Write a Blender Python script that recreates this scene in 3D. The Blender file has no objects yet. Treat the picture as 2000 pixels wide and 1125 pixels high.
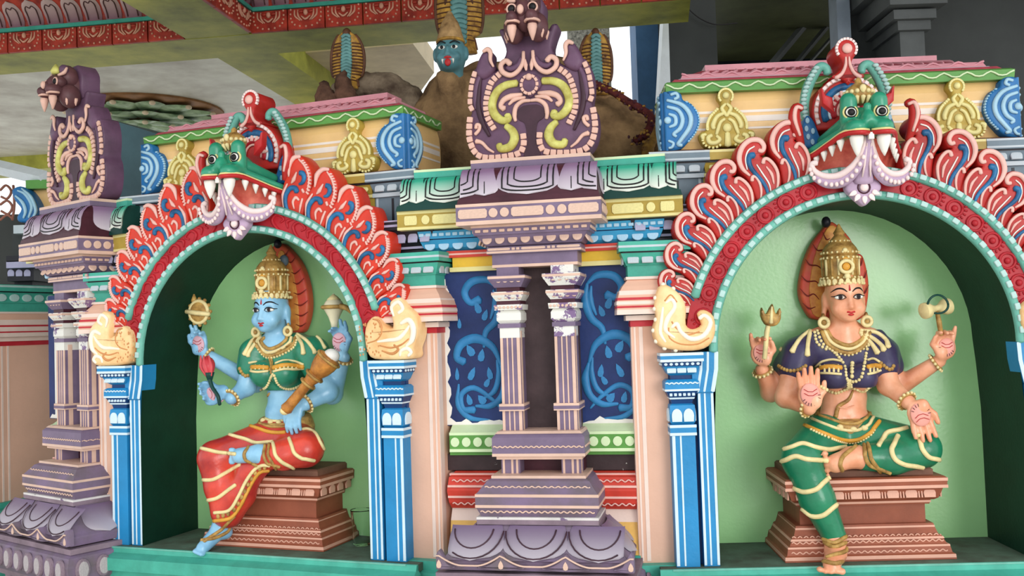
import bpy, math, random
import numpy as np
from math import sin, cos, pi, radians, sqrt, atan2, exp
from mathutils import Vector, Matrix
from mathutils.bvhtree import BVHTree

random.seed(7)
scene = bpy.context.scene
COL = scene.collection

# ------------------------------------------------------------------ camera
FPX, PITCH, ROLL, EYE = 1900.0, 0.0391, -0.0327, 0.8784
cam_data = bpy.data.cameras.new('camera')
cam_data.sensor_width = 36.0
cam_data.lens = FPX / 2000.0 * 36.0
cam_data.clip_end = 200
cam = bpy.data.objects.new('camera', cam_data)
COL.objects.link(cam)
_rt, _fw, _up = Vector((1, 0, 0)), Vector((0, cos(PITCH), sin(PITCH))), Vector((0, -sin(PITCH), cos(PITCH)))
_cr = cos(ROLL) * _rt + sin(ROLL) * _up
_cu = cos(ROLL) * _up - sin(ROLL) * _rt
cam.matrix_world = Matrix(((_cr.x, _cu.x, -_fw.x, 0), (_cr.y, _cu.y, -_fw.y, 0), (_cr.z, _cu.z, -_fw.z, EYE), (0, 0, 0, 1)))
scene.camera = cam

# ------------------------------------------------------------------ daylight
world = bpy.data.worlds.new('overcast_sky')
scene.world = world
world.use_nodes = True
_bg = world.node_tree.nodes['Background']
_bg.inputs[0].default_value = (0.93, 0.97, 1.0, 1)
_bg.inputs[1].default_value = 1.3
sun_data = bpy.data.lights.new('hazy_sun', 'SUN')
sun_data.energy = 0.95
sun_data.angle = radians(24)
sun_data.color = (1.0, 0.985, 0.955)
sun = bpy.data.objects.new('hazy_sun', sun_data)
COL.objects.link(sun)
sun.rotation_euler = Vector((-0.36, 0.92, -0.10)).to_track_quat('-Z', 'Y').to_euler()

vs = scene.view_settings
vs.view_transform = 'Standard'
vs.look = 'None'
vs.gamma = 1.0
vs.use_curve_mapping = False
vs.exposure = 0.20

# ------------------------------------------------------------------ materials
def lin(c):
    return tuple(((v / 255.0) / 12.92 if v <= 10.3 else (((v / 255.0) + 0.055) / 1.055) ** 2.4) for v in c)

def soft(c, k=0.06):
    l = 0.3 * c[0] + 0.6 * c[1] + 0.1 * c[2]
    return tuple(v + (l - v) * k for v in c)

MATS = {}
def mat(name, rgb, rough=0.42, var=0.12, scale=9.0, flake=None, second=None, bump=0.08, zgrad=None, metal=0.0):
    """painted plaster: base colour with soft mottling, optional second tint and flaked patches"""
    if name in MATS:
        return MATS[name]
    m = bpy.data.materials.new(name)
    m.use_nodes = True
    nt = m.node_tree
    N, L = nt.nodes, nt.links
    b = N['Principled BSDF']
    b.inputs['Roughness'].default_value = rough
    b.inputs['Metallic'].default_value = metal
    b.inputs['Specular IOR Level'].default_value = 0.5 if rough <= 0.34 else 0.28
    tc = N.new('ShaderNodeTexCoord')
    no = N.new('ShaderNodeTexNoise')
    no.inputs['Scale'].default_value = scale
    no.inputs['Detail'].default_value = 6
    no.inputs['Roughness'].default_value = 0.62
    L.new(tc.outputs['Object'], no.inputs['Vector'])
    c = soft(lin(rgb))
    ramp = N.new('ShaderNodeValToRGB')
    lo = tuple(max(0, v * (1 - 1.5 * var)) for v in c) if second is None else soft(lin(second))
    hi = tuple(min(1, v * (1 + 0.9 * var)) for v in c)
    ramp.color_ramp.elements[0].position = 0.30
    ramp.color_ramp.elements[0].color = lo + (1,)
    ramp.color_ramp.elements[1].position = 0.66
    ramp.color_ramp.elements[1].color = hi + (1,)
    L.new(no.outputs['Fac'], ramp.inputs['Fac'])
    out = ramp.outputs['Color']
    if flake is not None:
        col, thr, fs = flake
        n2 = N.new('ShaderNodeTexNoise')
        n2.inputs['Scale'].default_value = fs
        n2.inputs['Detail'].default_value = 8
        n2.inputs['Roughness'].default_value = 0.7
        L.new(tc.outputs['Object'], n2.inputs['Vector'])
        r2 = N.new('ShaderNodeValToRGB')
        r2.color_ramp.elements[0].position = thr
        r2.color_ramp.elements[1].position = thr + 0.02
        L.new(n2.outputs['Fac'], r2.inputs['Fac'])
        mx = N.new('ShaderNodeMix')
        mx.data_type = 'RGBA'
        L.new(r2.outputs['Color'], mx.inputs[0])
        L.new(out, mx.inputs[6])
        mx.inputs[7].default_value = lin(col) + (1,)
        out = mx.outputs[2]
    L.new(out, b.inputs['Base Color'])
    if bump:
        n3 = N.new('ShaderNodeTexNoise')
        n3.inputs['Scale'].default_value = 70
        n3.inputs['Detail'].default_value = 4
        L.new(tc.outputs['Object'], n3.inputs['Vector'])
        bp = N.new('ShaderNodeBump')
        bp.inputs['Strength'].default_value = bump
        bp.inputs['Distance'].default_value = 0.01
        L.new(n3.outputs['Fac'], bp.inputs['Height'])
        L.new(bp.outputs['Normal'], b.inputs['Normal'])
    MATS[name] = m
    return m

def petal_mat(name, top, bottom, z0, z1):
    """hand-blended paint that runs from one colour at z0 to another at z1 (object space)"""
    if name in MATS:
        return MATS[name]
    m = mat(name, top)
    nt = m.node_tree
    N, L = nt.nodes, nt.links
    b = N['Principled BSDF']
    tc = N.new('ShaderNodeTexCoord')
    sp = N.new('ShaderNodeSeparateXYZ')
    L.new(tc.outputs['Object'], sp.inputs[0])
    mr = N.new('ShaderNodeMapRange')
    mr.inputs[1].default_value = z0
    mr.inputs[2].default_value = z1
    L.new(sp.outputs[2], mr.inputs[0])
    mx = N.new('ShaderNodeMix')
    mx.data_type = 'RGBA'
    L.new(mr.outputs[0], mx.inputs[0])
    mx.inputs[6].default_value = lin(bottom) + (1,)
    mx.inputs[7].default_value = lin(top) + (1,)
    L.new(mx.outputs[2], b.inputs['Base Color'])
    return m

WHT = (226, 224, 216)
M = {
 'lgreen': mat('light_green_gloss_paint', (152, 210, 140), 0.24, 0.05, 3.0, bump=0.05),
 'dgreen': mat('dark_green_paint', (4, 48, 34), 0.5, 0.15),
 'teal': mat('teal_paint', (62, 168, 146), 0.45, 0.14),
 'tealdust': mat('dusty_teal_ledge', (84, 108, 92), 0.85, 0.3, 7, second=(70, 70, 58)),
 'rim': mat('rim_teal', (104, 178, 160), 0.4, 0.15),
 'rimw': mat('rim_white', (174, 208, 202), 0.4, 0.1),
 'red': mat('crimson_band', (178, 18, 34), 0.42, 0.16),
 'dred': mat('deep_crimson', (150, 18, 32), 0.35, 0.14),
 'orange': mat('flame_orange_red', (214, 50, 24), 0.35, 0.14),
 'flred': mat('flame_red', (184, 34, 28), 0.38, 0.16),
 'flpink': mat('flame_pink', (234, 180, 168), 0.4, 0.08),
 'white': mat('white_paint', (232, 228, 220), 0.4, 0.05),
 'blue': mat('column_blue', (22, 134, 192), 0.38, 0.08),
 'dblue': mat('column_dark_blue', (12, 62, 116), 0.4, 0.1),
 'bluew': mat('column_white', (206, 226, 236), 0.4, 0.05),
 'flblue': mat('flame_blue', (32, 112, 162), 0.38, 0.2, 14, second=(22, 58, 96)),
 'pink': mat('pilaster_pink', (224, 176, 150), 0.45, 0.05, 4),
 'lpink': mat('pilaster_light_pink', (234, 208, 194), 0.45, 0.05),
 'stripe': mat('pilaster_red_stripe', (192, 34, 48), 0.4, 0.1),
 'purple': mat('pillar_purple', (120, 102, 128), 0.45, 0.13),
 'peach': mat('pillar_peach', (218, 182, 162), 0.45, 0.08),
 'maroon': mat('pillar_maroon', (74, 32, 44), 0.45, 0.2),
 'dkrecess': mat('brown_black_recess', (72, 56, 58), 0.6, 0.2),
 'grey': mat('grey_paint', (112, 130, 142), 0.45, 0.1),
 'lgrey': mat('light_grey_paint', (186, 196, 202), 0.45, 0.06),
 'black': mat('black_paint', (34, 32, 40), 0.4, 0.1),
 'lilac': mat('lilac_paint', (172, 168, 198), 0.45, 0.06),
 'goldp': mat('ochre_gold_paint', (176, 148, 52), 0.4, 0.15),
 'goldl': mat('pale_gold_paint', (226, 214, 140), 0.4, 0.08),
 'yellow': mat('yellow_paint', (232, 186, 22), 0.4, 0.1),
 'cream': mat('apricot_cream_paint', (236, 190, 120), 0.32, 0.05),
 'creamw': mat('cream_highlight', (240, 226, 214), 0.35, 0.05),
 'azure': mat('azure_paint', (48, 152, 200), 0.4, 0.1),
 'lazure': mat('pale_azure_paint', (172, 208, 232), 0.4, 0.08),
 'navy': mat('navy_panel', (30, 50, 104), 0.45, 0.22, 6, flake=(WHT, 0.70, 5.5)),
 'scroll': mat('panel_scroll_blue', (44, 128, 184), 0.4, 0.16),
 'green': mat('leaf_green_paint', (86, 148, 62), 0.4, 0.12),
 'lgreenw': mat('pale_green_white', (206, 226, 178), 0.4, 0.05),
 'dkgreen2': mat('bottle_green', (12, 62, 54), 0.4, 0.12),
 'redp': mat('vermilion_paint', (208, 58, 40), 0.4, 0.12),
 'rpink': mat('roof_pink', (212, 142, 152), 0.45, 0.1),
 'rrose': mat('roof_rose', (178, 72, 84), 0.5, 0.2, 20),
 'boss': mat('corner_blue', (34, 110, 170), 0.35, 0.16),
 'bossl': mat('corner_pale_blue', (160, 200, 220), 0.35, 0.08),
 'sand': mat('sand_cream', (246, 214, 158), 0.4, 0.1, 8, second=(236, 176, 110)),
 'sandw': mat('sand_white', (250, 238, 214), 0.4, 0.05),
 'sando': mat('sand_orange_line', (206, 138, 78), 0.45, 0.12),
 'brown': mat('pedestal_brown', (148, 78, 52), 0.5, 0.12),
 'dbrown': mat('pedestal_dust_brown', (122, 84, 66), 0.7, 0.22),
 'ppeach': mat('pedestal_peach', (218, 162, 138), 0.5, 0.06),
 'mgreen': mat('monster_green', (34, 148, 112), 0.32, 0.14),
 'mouth': mat('mouth_red', (232, 122, 98), 0.45, 0.2, 14, second=(206, 58, 50)),
 'gum': mat('gum_red', (190, 32, 34), 0.35, 0.1),
 'tongue': mat('tongue_lavender', (190, 162, 190), 0.42, 0.12),
 'tonguew': mat('tongue_pink_white', (240, 216, 212), 0.42, 0.06),
 'ivory': mat('ivory_white', (240, 236, 226), 0.35, 0.04),
 'ink': mat('black_line', (26, 22, 24), 0.5, 0.05),
 'gold': mat('statue_gold', (190, 150, 76), 0.38, 0.18, 30, second=(124, 84, 34)),
 'goldw': mat('statue_pale_gold', (232, 212, 150), 0.38, 0.1, 30),
 'ochre': mat('statue_ochre', (216, 152, 40), 0.38, 0.14, 20),
}
def fin_mats():
    M['plum'] = mat('finial_plum', (98, 68, 92), 0.45, 0.2, 10)
    M['dplum'] = mat('finial_dark_plum', (66, 40, 52), 0.5, 0.2, 10)
    M['flesh'] = mat('finial_flesh', (222, 176, 158), 0.45, 0.1)
    M['lime'] = mat('finial_lime', (206, 204, 112), 0.4, 0.16, 16, second=(160, 146, 50))
fin_mats()

# ------------------------------------------------------------------ frames
class Bay:
    def __init__(s, X, Y, t):
        s.X, s.Y, s.t = X, Y, t
        s.m = Matrix.Translation((X, Y, 0)) @ Matrix.Rotation(-t, 4, 'Z')
        s.inv = s.m.inverted()
BL = Bay(-1.0812, 3.9834, 0.3612)
BR = Bay(1.2569, 3.5, 0.0392)
BC = Bay(0.0639, 3.6239, 0.2099)
BP = Bay(-1.971, 4.419, 0.66)
BW = Bay(0, 0, 0)                      # plain world frame
CAM = Vector((0, 0, EYE))

def ray(px, py):
    ix, iy = px - 1000.0, py - 562.5
    c, s = cos(ROLL), sin(ROLL)
    return _fw * FPX + _rt * (c * ix + s * iy) - _up * (-s * ix + c * iy)

def at(b, px, py, d=0.0):
    """point of the bay's plane at depth d seen at photo pixel (px, py), in bay coordinates"""
    o = b.inv @ CAM
    v = b.inv.to_3x3() @ ray(px, py)
    k = (d - o.y) / v.y
    return o + v * k

def atz(px, py, z):
    v = ray(px, py)
    return CAM + v * ((z - EYE) / v.z)

def aty(px, py, y):
    v = ray(px, py)
    return CAM + v * (y / v.y)

# ------------------------------------------------------------------ objects
ORG = {}
BAYOF = {}
def thing(name, label, cat, bay, base, group=None, kind=None):
    o = bpy.data.objects.new(name, None)
    o.empty_display_size = 0.05
    COL.objects.link(o)
    o.matrix_world = bay.m @ Matrix.Translation(base)
    ORG[o.name] = Vector(base)
    if label:
        o['label'] = label
    if cat:
        o['category'] = cat
    if group:
        o['group'] = group
    o['kind'] = kind or 'thing'
    BAYOF[o.name] = bay
    return o

def mesh_of(name, VF, smooth=False):
    me = bpy.data.meshes.new(name)
    me.from_pydata([tuple(v) for v in VF[0]], [], VF[1])
    me.validate()
    if smooth is True:
        me.polygons.foreach_set('use_smooth', [True] * len(me.polygons))
    elif smooth:
        me.polygons.foreach_set('use_smooth', [True] * len(me.polygons))
        me.set_sharp_from_angle(angle=radians(smooth))
    return me

def part(name, VF, m, parent, smooth=False, pos=None, rot=None, scale=None, label=None, kind=None):
    """a mesh under parent; VF is (verts, faces) or an existing mesh; coordinates are bay coordinates (or relative to pos)"""
    me = VF if isinstance(VF, bpy.types.Mesh) else mesh_of(name, VF, smooth)
    if m is not None and len(me.materials) == 0:
        me.materials.append(m)
    o = bpy.data.objects.new(name, me)
    COL.objects.link(o)
    o.parent = parent
    p = Vector(pos) if pos is not None else Vector((0, 0, 0))
    ORG[o.name] = p
    o.location = p - ORG[parent.name]
    if rot is not None:
        o.rotation_euler = rot
    if scale is not None:
        o.scale = scale
    if label:
        o['label'] = label
    if kind:
        o['kind'] = kind
    return o

# ------------------------------------------------------------------ shapes
def join(*ms):
    V, Fc = [], []
    for v, f in ms:
        n = len(V)
        V += list(v)
        Fc += [tuple(i + n for i in q) for q in f]
    return V, Fc

def box(u0, u1, d0, d1, z0, z1):
    V = [(u0, d0, z0), (u1, d0, z0), (u1, d1, z0), (u0, d1, z0), (u0, d0, z1), (u1, d0, z1), (u1, d1, z1), (u0, d1, z1)]
    return V, [(0, 3, 2, 1), (4, 5, 6, 7), (0, 1, 5, 4), (1, 2, 6, 5), (2, 3, 7, 6), (3, 0, 4, 7)]

def rloft(secs, cu=0.0, db=0.3):
    """rectangular loft: secs = [(z, half_width, front_depth)], back at db"""
    V, Fc = [], []
    for z, hw, df in secs:
        V += [(cu - hw, df, z), (cu + hw, df, z), (cu + hw, db, z), (cu - hw, db, z)]
    n = len(secs)
    for i in range(n - 1):
        a, b = 4 * i, 4 * i + 4
        for k in range(4):
            k2 = (k + 1) % 4
            Fc.append((a + k, a + k2, b + k2, b + k))
    Fc.append((3, 2, 1, 0))
    e = 4 * (n - 1)
    Fc.append((e, e + 1, e + 2, e + 3))
    return V, Fc

def area2(o):
    return sum(o[i][0] * o[(i + 1) % len(o)][1] - o[(i + 1) % len(o)][0] * o[i][1] for i in range(len(o)))

def plate(outline, d0, t, bev=0.006, dome=0.0):
    """raised plate: outline [(u, z)], wall at depth d0, front at d0 - t with a rounded edge"""
    o = [tuple(p) for p in outline]
    if area2(o) < 0:
        o = o[::-1]
    n = len(o)
    nor = []
    for i in range(n):
        a, b = o[i - 1], o[(i + 1) % n]
        tx, tz = b[0] - a[0], b[1] - a[1]
        l = math.hypot(tx, tz) or 1
        nor.append((-tz / l, tx / l))
    rings = [(0, d0), (0, d0 - t + bev * 0.8), (bev * 0.35, d0 - t + bev * 0.25), (bev, d0 - t)]
    V = []
    for off, d in rings:
        V += [(o[i][0] + nor[i][0] * off, d, o[i][1] + nor[i][1] * off) for i in range(n)]
    Fc = []
    for r in range(len(rings) - 1):
        for i in range(n):
            j = (i + 1) % n
            Fc.append((r * n + i, r * n + j, (r + 1) * n + j, (r + 1) * n + i))
    from mathutils.geometry import tessellate_polygon
    base = (len(rings) - 1) * n
    for tr in tessellate_polygon([[Vector((o[i][0], o[i][1], 0)) for i in range(n)]]):
        Fc.append(tuple(base + i for i in tr))
    return V, Fc

def tube(path, rad, n=7, flat=1.0, up=None, caps=True):
    """round tube along a 3-D path; rad number or list; flat squashes it along the d axis"""
    P = [Vector(p) for p in path]
    k = len(P)
    if not hasattr(rad, '__len__'):
        rad = [rad] * k
    elif len(rad) != k:
        rad = list(np.interp(np.linspace(0, 1, k), np.linspace(0, 1, len(rad)), rad))
    V, Fc = [], []
    ref = Vector(up) if up else Vector((0, 1, 0))
    for i in range(k):
        t = (P[min(i + 1, k - 1)] - P[max(i - 1, 0)])
        t = t.normalized() if t.length > 1e-9 else Vector((1, 0, 0))
        a = ref - t * ref.dot(t)
        if a.length < 0.05:
            a = Vector((0.3, 0.2, 1)) - t * Vector((0.3, 0.2, 1)).dot(t)
        a.normalize()
        b = t.cross(a)
        for j in range(n):
            w = 2 * pi * j / n
            V.append(P[i] + a * (cos(w) * rad[i] * flat) + b * (sin(w) * rad[i]))
    for i in range(k - 1):
        for j in range(n):
            j2 = (j + 1) % n
            Fc.append((i * n + j, i * n + j2, (i + 1) * n + j2, (i + 1) * n + j))
    if caps:
        V.append(P[0] - (P[1] - P[0]).normalized() * rad[0] * 0.5)
        V.append(P[-1] + (P[-1] - P[-2]).normalized() * rad[-1] * 0.5)
        c0, c1 = len(V) - 2, len(V) - 1
        e = (k - 1) * n
        for j in range(n):
            j2 = (j + 1) % n
            Fc.append((c0, j2, j))
            Fc.append((c1, e + j, e + j2))
    return V, Fc

def spline(pts, per=6, closed=False):
    """Catmull-Rom through points of any dimension"""
    P = [np.array(p, float) for p in pts]
    n = len(P)
    out = []
    segs = n if closed else n - 1
    for i in range(segs):
        if closed:
            p0, p1, p2, p3 = P[i - 1], P[i], P[(i + 1) % n], P[(i + 2) % n]
        else:
            p1, p2 = P[i], P[i + 1]
            p0 = P[i - 1] if i > 0 else 2 * p1 - p2
            p3 = P[i + 2] if i + 2 < n else 2 * p2 - p1
        for j in range(per):
            t = j / per
            out.append(0.5 * ((2 * p1) + (-p0 + p2) * t + (2 * p0 - 5 * p1 + 4 * p2 - p3) * t * t + (-p0 + 3 * p1 - 3 * p2 + p3) * t ** 3))
    if not closed:
        out.append(P[-1])
    return [tuple(p) for p in out]

def lathe(prof, c=(0, 0, 0), n=20, axis='z'):
    V, Fc = [], []
    k = len(prof)
    for r, z in prof:
        for j in range(n):
            w = 2 * pi * j / n
            if axis == 'z':
                V.append((c[0] + r * cos(w), c[1] + r * sin(w), c[2] + z))
            else:
                V.append((c[0] + r * cos(w), c[1] + z, c[2] - r * sin(w)))
    for i in range(k - 1):
        for j in range(n):
            j2 = (j + 1) % n
            Fc.append((i * n + j, i * n + j2, (i + 1) * n + j2, (i + 1) * n + j))
    Fc.append(tuple(range(n - 1, -1, -1)))
    Fc.append(tuple((k - 1) * n + j for j in range(n)))
    return V, Fc

def ball(c, r, nu=10, nv=7):
    if not hasattr(r, '__len__'):
        r = (r, r, r)
    V, Fc = [], []
    for i in range(1, nv):
        a = pi * i / nv
        for j in range(nu):
            w = 2 * pi * j / nu
            V.append((c[0] + r[0] * sin(a) * cos(w), c[1] + r[1] * sin(a) * sin(w), c[2] + r[2] * cos(a)))
    for i in range(nv - 2):
        for j in range(nu):
            j2 = (j + 1) % nu
            Fc.append((i * nu + j, (i + 1) * nu + j, (i + 1) * nu + j2, i * nu + j2))
    V += [(c[0], c[1], c[2] + r[2]), (c[0], c[1], c[2] - r[2])]
    t, b = len(V) - 2, len(V) - 1
    e = (nv - 2) * nu
    for j in range(nu):
        j2 = (j + 1) % nu
        Fc.append((t, j, j2))
        Fc.append((b, e + j2, e + j))
    return V, Fc

UNIT = {}
def unit_oval(kind='oval', m=None):
    """shared low relief pieces, one unit wide and high, standing on the wall plane d = 0"""
    key = (kind, m.name)
    if key in UNIT:
        return UNIT[key]
    if kind == 'oval':
        ol = [(0.5 * cos(a), 0.5 * sin(a)) for a in np.linspace(0, 2 * pi, 17)[:-1]]
    elif kind == 'petal':                 # round top, flat foot
        ol = [(-0.46, -0.5), (0.46, -0.5)] + [(0.5 * cos(a), -0.05 + 0.55 * sin(a)) for a in np.linspace(0, pi, 12)]
    elif kind == 'tear':                  # round foot, pointed top
        ol = [(0, 0.5), (-0.3, 0.2), (-0.45, -0.12), (-0.36, -0.4), (0, -0.5), (0.36, -0.4), (0.45, -0.12), (0.3, 0.2)]
    elif kind == 'bar':                   # rounded bar
        ol = [(-0.44, -0.5), (0.44, -0.5), (0.5, -0.3), (0.5, 0.3), (0.44, 0.5), (-0.44, 0.5), (-0.5, 0.3), (-0.5, -0.3)]
    V, Fc = plate(ol, 0.0, 1.0, 0.16)
    me = mesh_of(kind + '_relief', (V, Fc), 40)
    me.materials.append(m)
    UNIT[key] = me
    return me

def relief(name, kind, m, parent, u, d, z, w, h, t=0.006, tilt=0.0, spin=0.0, turn=0.0):
    o = part(name, unit_oval(kind, m), None, parent, pos=(u, d, z), scale=(w, t, h))
    o.rotation_euler = (tilt, spin, turn)
    return o

def wave(u0, u1, d, z, amp=0.004, n=9, r=0.004, m=None, parent=None, name='wavy_line'):
    pts = []
    k = n * 6
    for i in range(k + 1):
        s = i / k
        pts.append((u0 + (u1 - u0) * s, d, z + amp * sin(2 * pi * n * s)))
    return part(name, tube(pts, r, 5, 0.5), m, parent, True)

def stroke(name, pts, r, m, parent, d=None, per=5, n=6, flat=0.6, smooth=True):
    """painted relief stroke: pts [(u, z)] at depth d, or 3-D points"""
    P = spline([(p[0], d, p[1]) if d is not None else tuple(p) for p in pts], per)
    return part(name, tube(P, r, n, flat), m, parent, smooth)
# ------------------------------------------------------------------ smooth sculpting: blended solids turned into one surface
def _prim_dist(p, X, Y, Z):
    if p[0] == 'c':                       # capsule with two radii
        a, b, ra, rb = np.array(p[1], float), np.array(p[2], float), p[3], p[4]
        ab = b - a
        L = max(float(ab @ ab), 1e-9)
        t = np.clip(((X - a[0]) * ab[0] + (Y - a[1]) * ab[1] + (Z - a[2]) * ab[2]) / L, 0, 1)
        return np.sqrt((X - a[0] - t * ab[0]) ** 2 + (Y - a[1] - t * ab[1]) ** 2 + (Z - a[2] - t * ab[2]) ** 2) - (ra + (rb - ra) * t)
    if p[0] == 'e':                       # ellipsoid, optional rotation matrix
        c, r = p[1], p[2]
        x, y, z = X - c[0], Y - c[1], Z - c[2]
        if len(p) > 4 and p[4] is not None:
            R = np.array(p[4]).T
            x, y, z = R[0, 0] * x + R[0, 1] * y + R[0, 2] * z, R[1, 0] * x + R[1, 1] * y + R[1, 2] * z, R[2, 0] * x + R[2, 1] * y + R[2, 2] * z
        k0 = np.sqrt((x / r[0]) ** 2 + (y / r[1]) ** 2 + (z / r[2]) ** 2)
        k1 = np.sqrt((x / r[0] ** 2) ** 2 + (y / r[1] ** 2) ** 2 + (z / r[2] ** 2) ** 2)
        return k0 * (k0 - 1.0) / np.maximum(k1, 1e-6)

def _bounds(p):
    if p[0] == 'c':
        a, b, r = np.array(p[1], float), np.array(p[2], float), max(p[3], p[4])
        return np.minimum(a, b) - r, np.maximum(a, b) + r
    c, r = np.array(p[1], float), np.array([max(p[2])] * 3 if len(p) > 4 and p[4] is not None else p[2], float)
    return c - r, c + r

def sculpt(prims, res=0.006, grow=0.0, cut=None, k=0.012):
    """prims: ('c', a, b, ra, rb, k) or ('e', c, r, k, rot); negative k carves. cut(X, Y, Z) -> field to intersect with"""
    lo = np.min([_bounds(p)[0] for p in prims], axis=0) - 0.02 - grow
    hi = np.max([_bounds(p)[1] for p in prims], axis=0) + 0.02 + grow
    n = np.ceil((hi - lo) / res).astype(int) + 2
    gx, gy, gz = [lo[i] + np.arange(n[i]) * res for i in range(3)]
    Fd = np.full(n, 1.0, dtype=np.float32)
    for p in prims:
        kk = p[5] if p[0] == 'c' and len(p) > 5 else (p[3] if p[0] == 'e' and len(p) > 3 else k)
        b0, b1 = _bounds(p)
        m = abs(kk) + 4 * res + 0.01
        i0 = np.maximum(((b0 - m - lo) / res).astype(int), 0)
        i1 = np.minimum(((b1 + m - lo) / res).astype(int) + 2, n)
        sl = tuple(slice(i0[q], i1[q]) for q in range(3))
        X, Y, Z = np.meshgrid(gx[sl[0]], gy[sl[1]], gz[sl[2]], indexing='ij', sparse=True)
        d = _prim_dist(p, X, Y, Z).astype(np.float32)
        f = Fd[sl]
        if kk < 0:
            kk = -kk
            h = np.maximum(kk - np.abs(f + d), 0) / kk
            Fd[sl] = np.maximum(f, -d) + h * h * kk * 0.25
        else:
            h = np.maximum(kk - np.abs(f - d), 0) / kk
            Fd[sl] = np.minimum(f, d) - h * h * kk * 0.25
    Fd -= grow
    if cut is not None:
        X, Y, Z = np.meshgrid(gx, gy, gz, indexing='ij', sparse=True)
        Fd = np.maximum(Fd, cut(X, Y, Z))
    return nets(Fd, lo, res)

def nets(Fd, lo, res):
    ins = Fd < 0
    nx, ny, nz = Fd.shape
    c = np.zeros((nx - 1, ny - 1, nz - 1), np.int8)
    for dx in (0, 1):
        for dy in (0, 1):
            for dz in (0, 1):
                c += ins[dx:nx - 1 + dx, dy:ny - 1 + dy, dz:nz - 1 + dz]
    act = (c > 0) & (c < 8)
    I = np.argwhere(act)
    idx = -np.ones(act.shape, np.int64)
    idx[act] = np.arange(len(I))
    acc = np.zeros((len(I), 3))
    cnt = np.zeros(len(I))
    cor = [(dx, dy, dz) for dx in (0, 1) for dy in (0, 1) for dz in (0, 1)]
    val = {q: Fd[I[:, 0] + q[0], I[:, 1] + q[1], I[:, 2] + q[2]].astype(float) for q in cor}
    for a in cor:
        for ax in range(3):
            if a[ax] == 0:
                b = list(a)
                b[ax] = 1
                b = tuple(b)
                va, vb = val[a], val[b]
                m = (va < 0) != (vb < 0)
                t = np.where(m, va / np.where(m, va - vb, 1), 0)
                P = np.tile(np.array(a, float), (len(I), 1))
                P[:, ax] += t
                acc[m] += P[m]
                cnt[m] += 1
    V = lo + (I + acc / np.maximum(cnt, 1)[:, None]) * res
    Fc = []
    for ax in range(3):
        sl0 = [slice(None)] * 3
        sl1 = [slice(None)] * 3
        sl0[ax] = slice(0, -1)
        sl1[ax] = slice(1, None)
        a, b = ins[tuple(sl0)], ins[tuple(sl1)]
        E = np.argwhere(a != b)
        o1, o2 = [(1, 2), (2, 0), (0, 1)][ax]
        ok = (E[:, o1] > 0) & (E[:, o2] > 0) & (E[:, o1] < Fd.shape[o1] - 1) & (E[:, o2] < Fd.shape[o2] - 1)
        E = E[ok]
        def g(s1, s2):
            q = E.copy()
            q[:, o1] -= s1
            q[:, o2] -= s2
            return idx[q[:, 0], q[:, 1], q[:, 2]]
        Q = np.stack([g(1, 1), g(0, 1), g(0, 0), g(1, 0)], 1)
        fl = ~a[E[:, 0], E[:, 1], E[:, 2]]
        Q[fl] = Q[fl][:, ::-1]
        Fc.append(Q)
    Fc = np.concatenate(Fc)
    # light relaxation to even the surface
    nb = np.zeros_like(V)
    ct = np.zeros(len(V))
    for i, j in ((0, 1), (1, 2), (2, 3), (3, 0)):
        np.add.at(nb, Fc[:, i], V[Fc[:, j]]); np.add.at(nb, Fc[:, j], V[Fc[:, i]])
        np.add.at(ct, Fc[:, i], 1); np.add.at(ct, Fc[:, j], 1)
    V = 0.5 * V + 0.5 * nb / np.maximum(ct, 1)[:, None]
    return V, Fc.tolist()

def mesh_np(name, VF):
    V, Fc = VF
    me = bpy.data.meshes.new(name)
    me.from_pydata(np.asarray(V).tolist(), [], Fc)
    me.polygons.foreach_set('use_smooth', [True] * len(me.polygons))
    return me
# ------------------------------------------------------------------ setting: ground, bay walls with their niches

def struct(name, bay, base=(0, 0, 0), label=None):
    return thing(name, label, None, bay, base, kind='structure')

g = struct('floor', BW, (0, 3, -1.05), 'unseen stone courtyard floor, made pale to bounce light at the ceiling')
part('paving', box(-14, 14, -6, 16, -1.25, -1.05), mat('pale_bounce_floor', (206, 198, 184), 0.7, 0.12, 3), g)  # out of view, kept pale so it throws light up at the ceiling

ZC, RI, RO = 0.768, 0.527, 0.642       # arch centre height, opening radius, outer radius of the rims
ND = 0.34                              # niche depth

def arch_pts(r, n=28, z0=0.0):
    return [(-r - .02, z0), (-r - .019, .50), (-r - .008, .68)] + [(r * cos(a), ZC + r * sin(a)) for a in np.linspace(pi, 0, n)] + [(r + .008, .68), (r + .019, .50), (r + .02, z0)]

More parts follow.
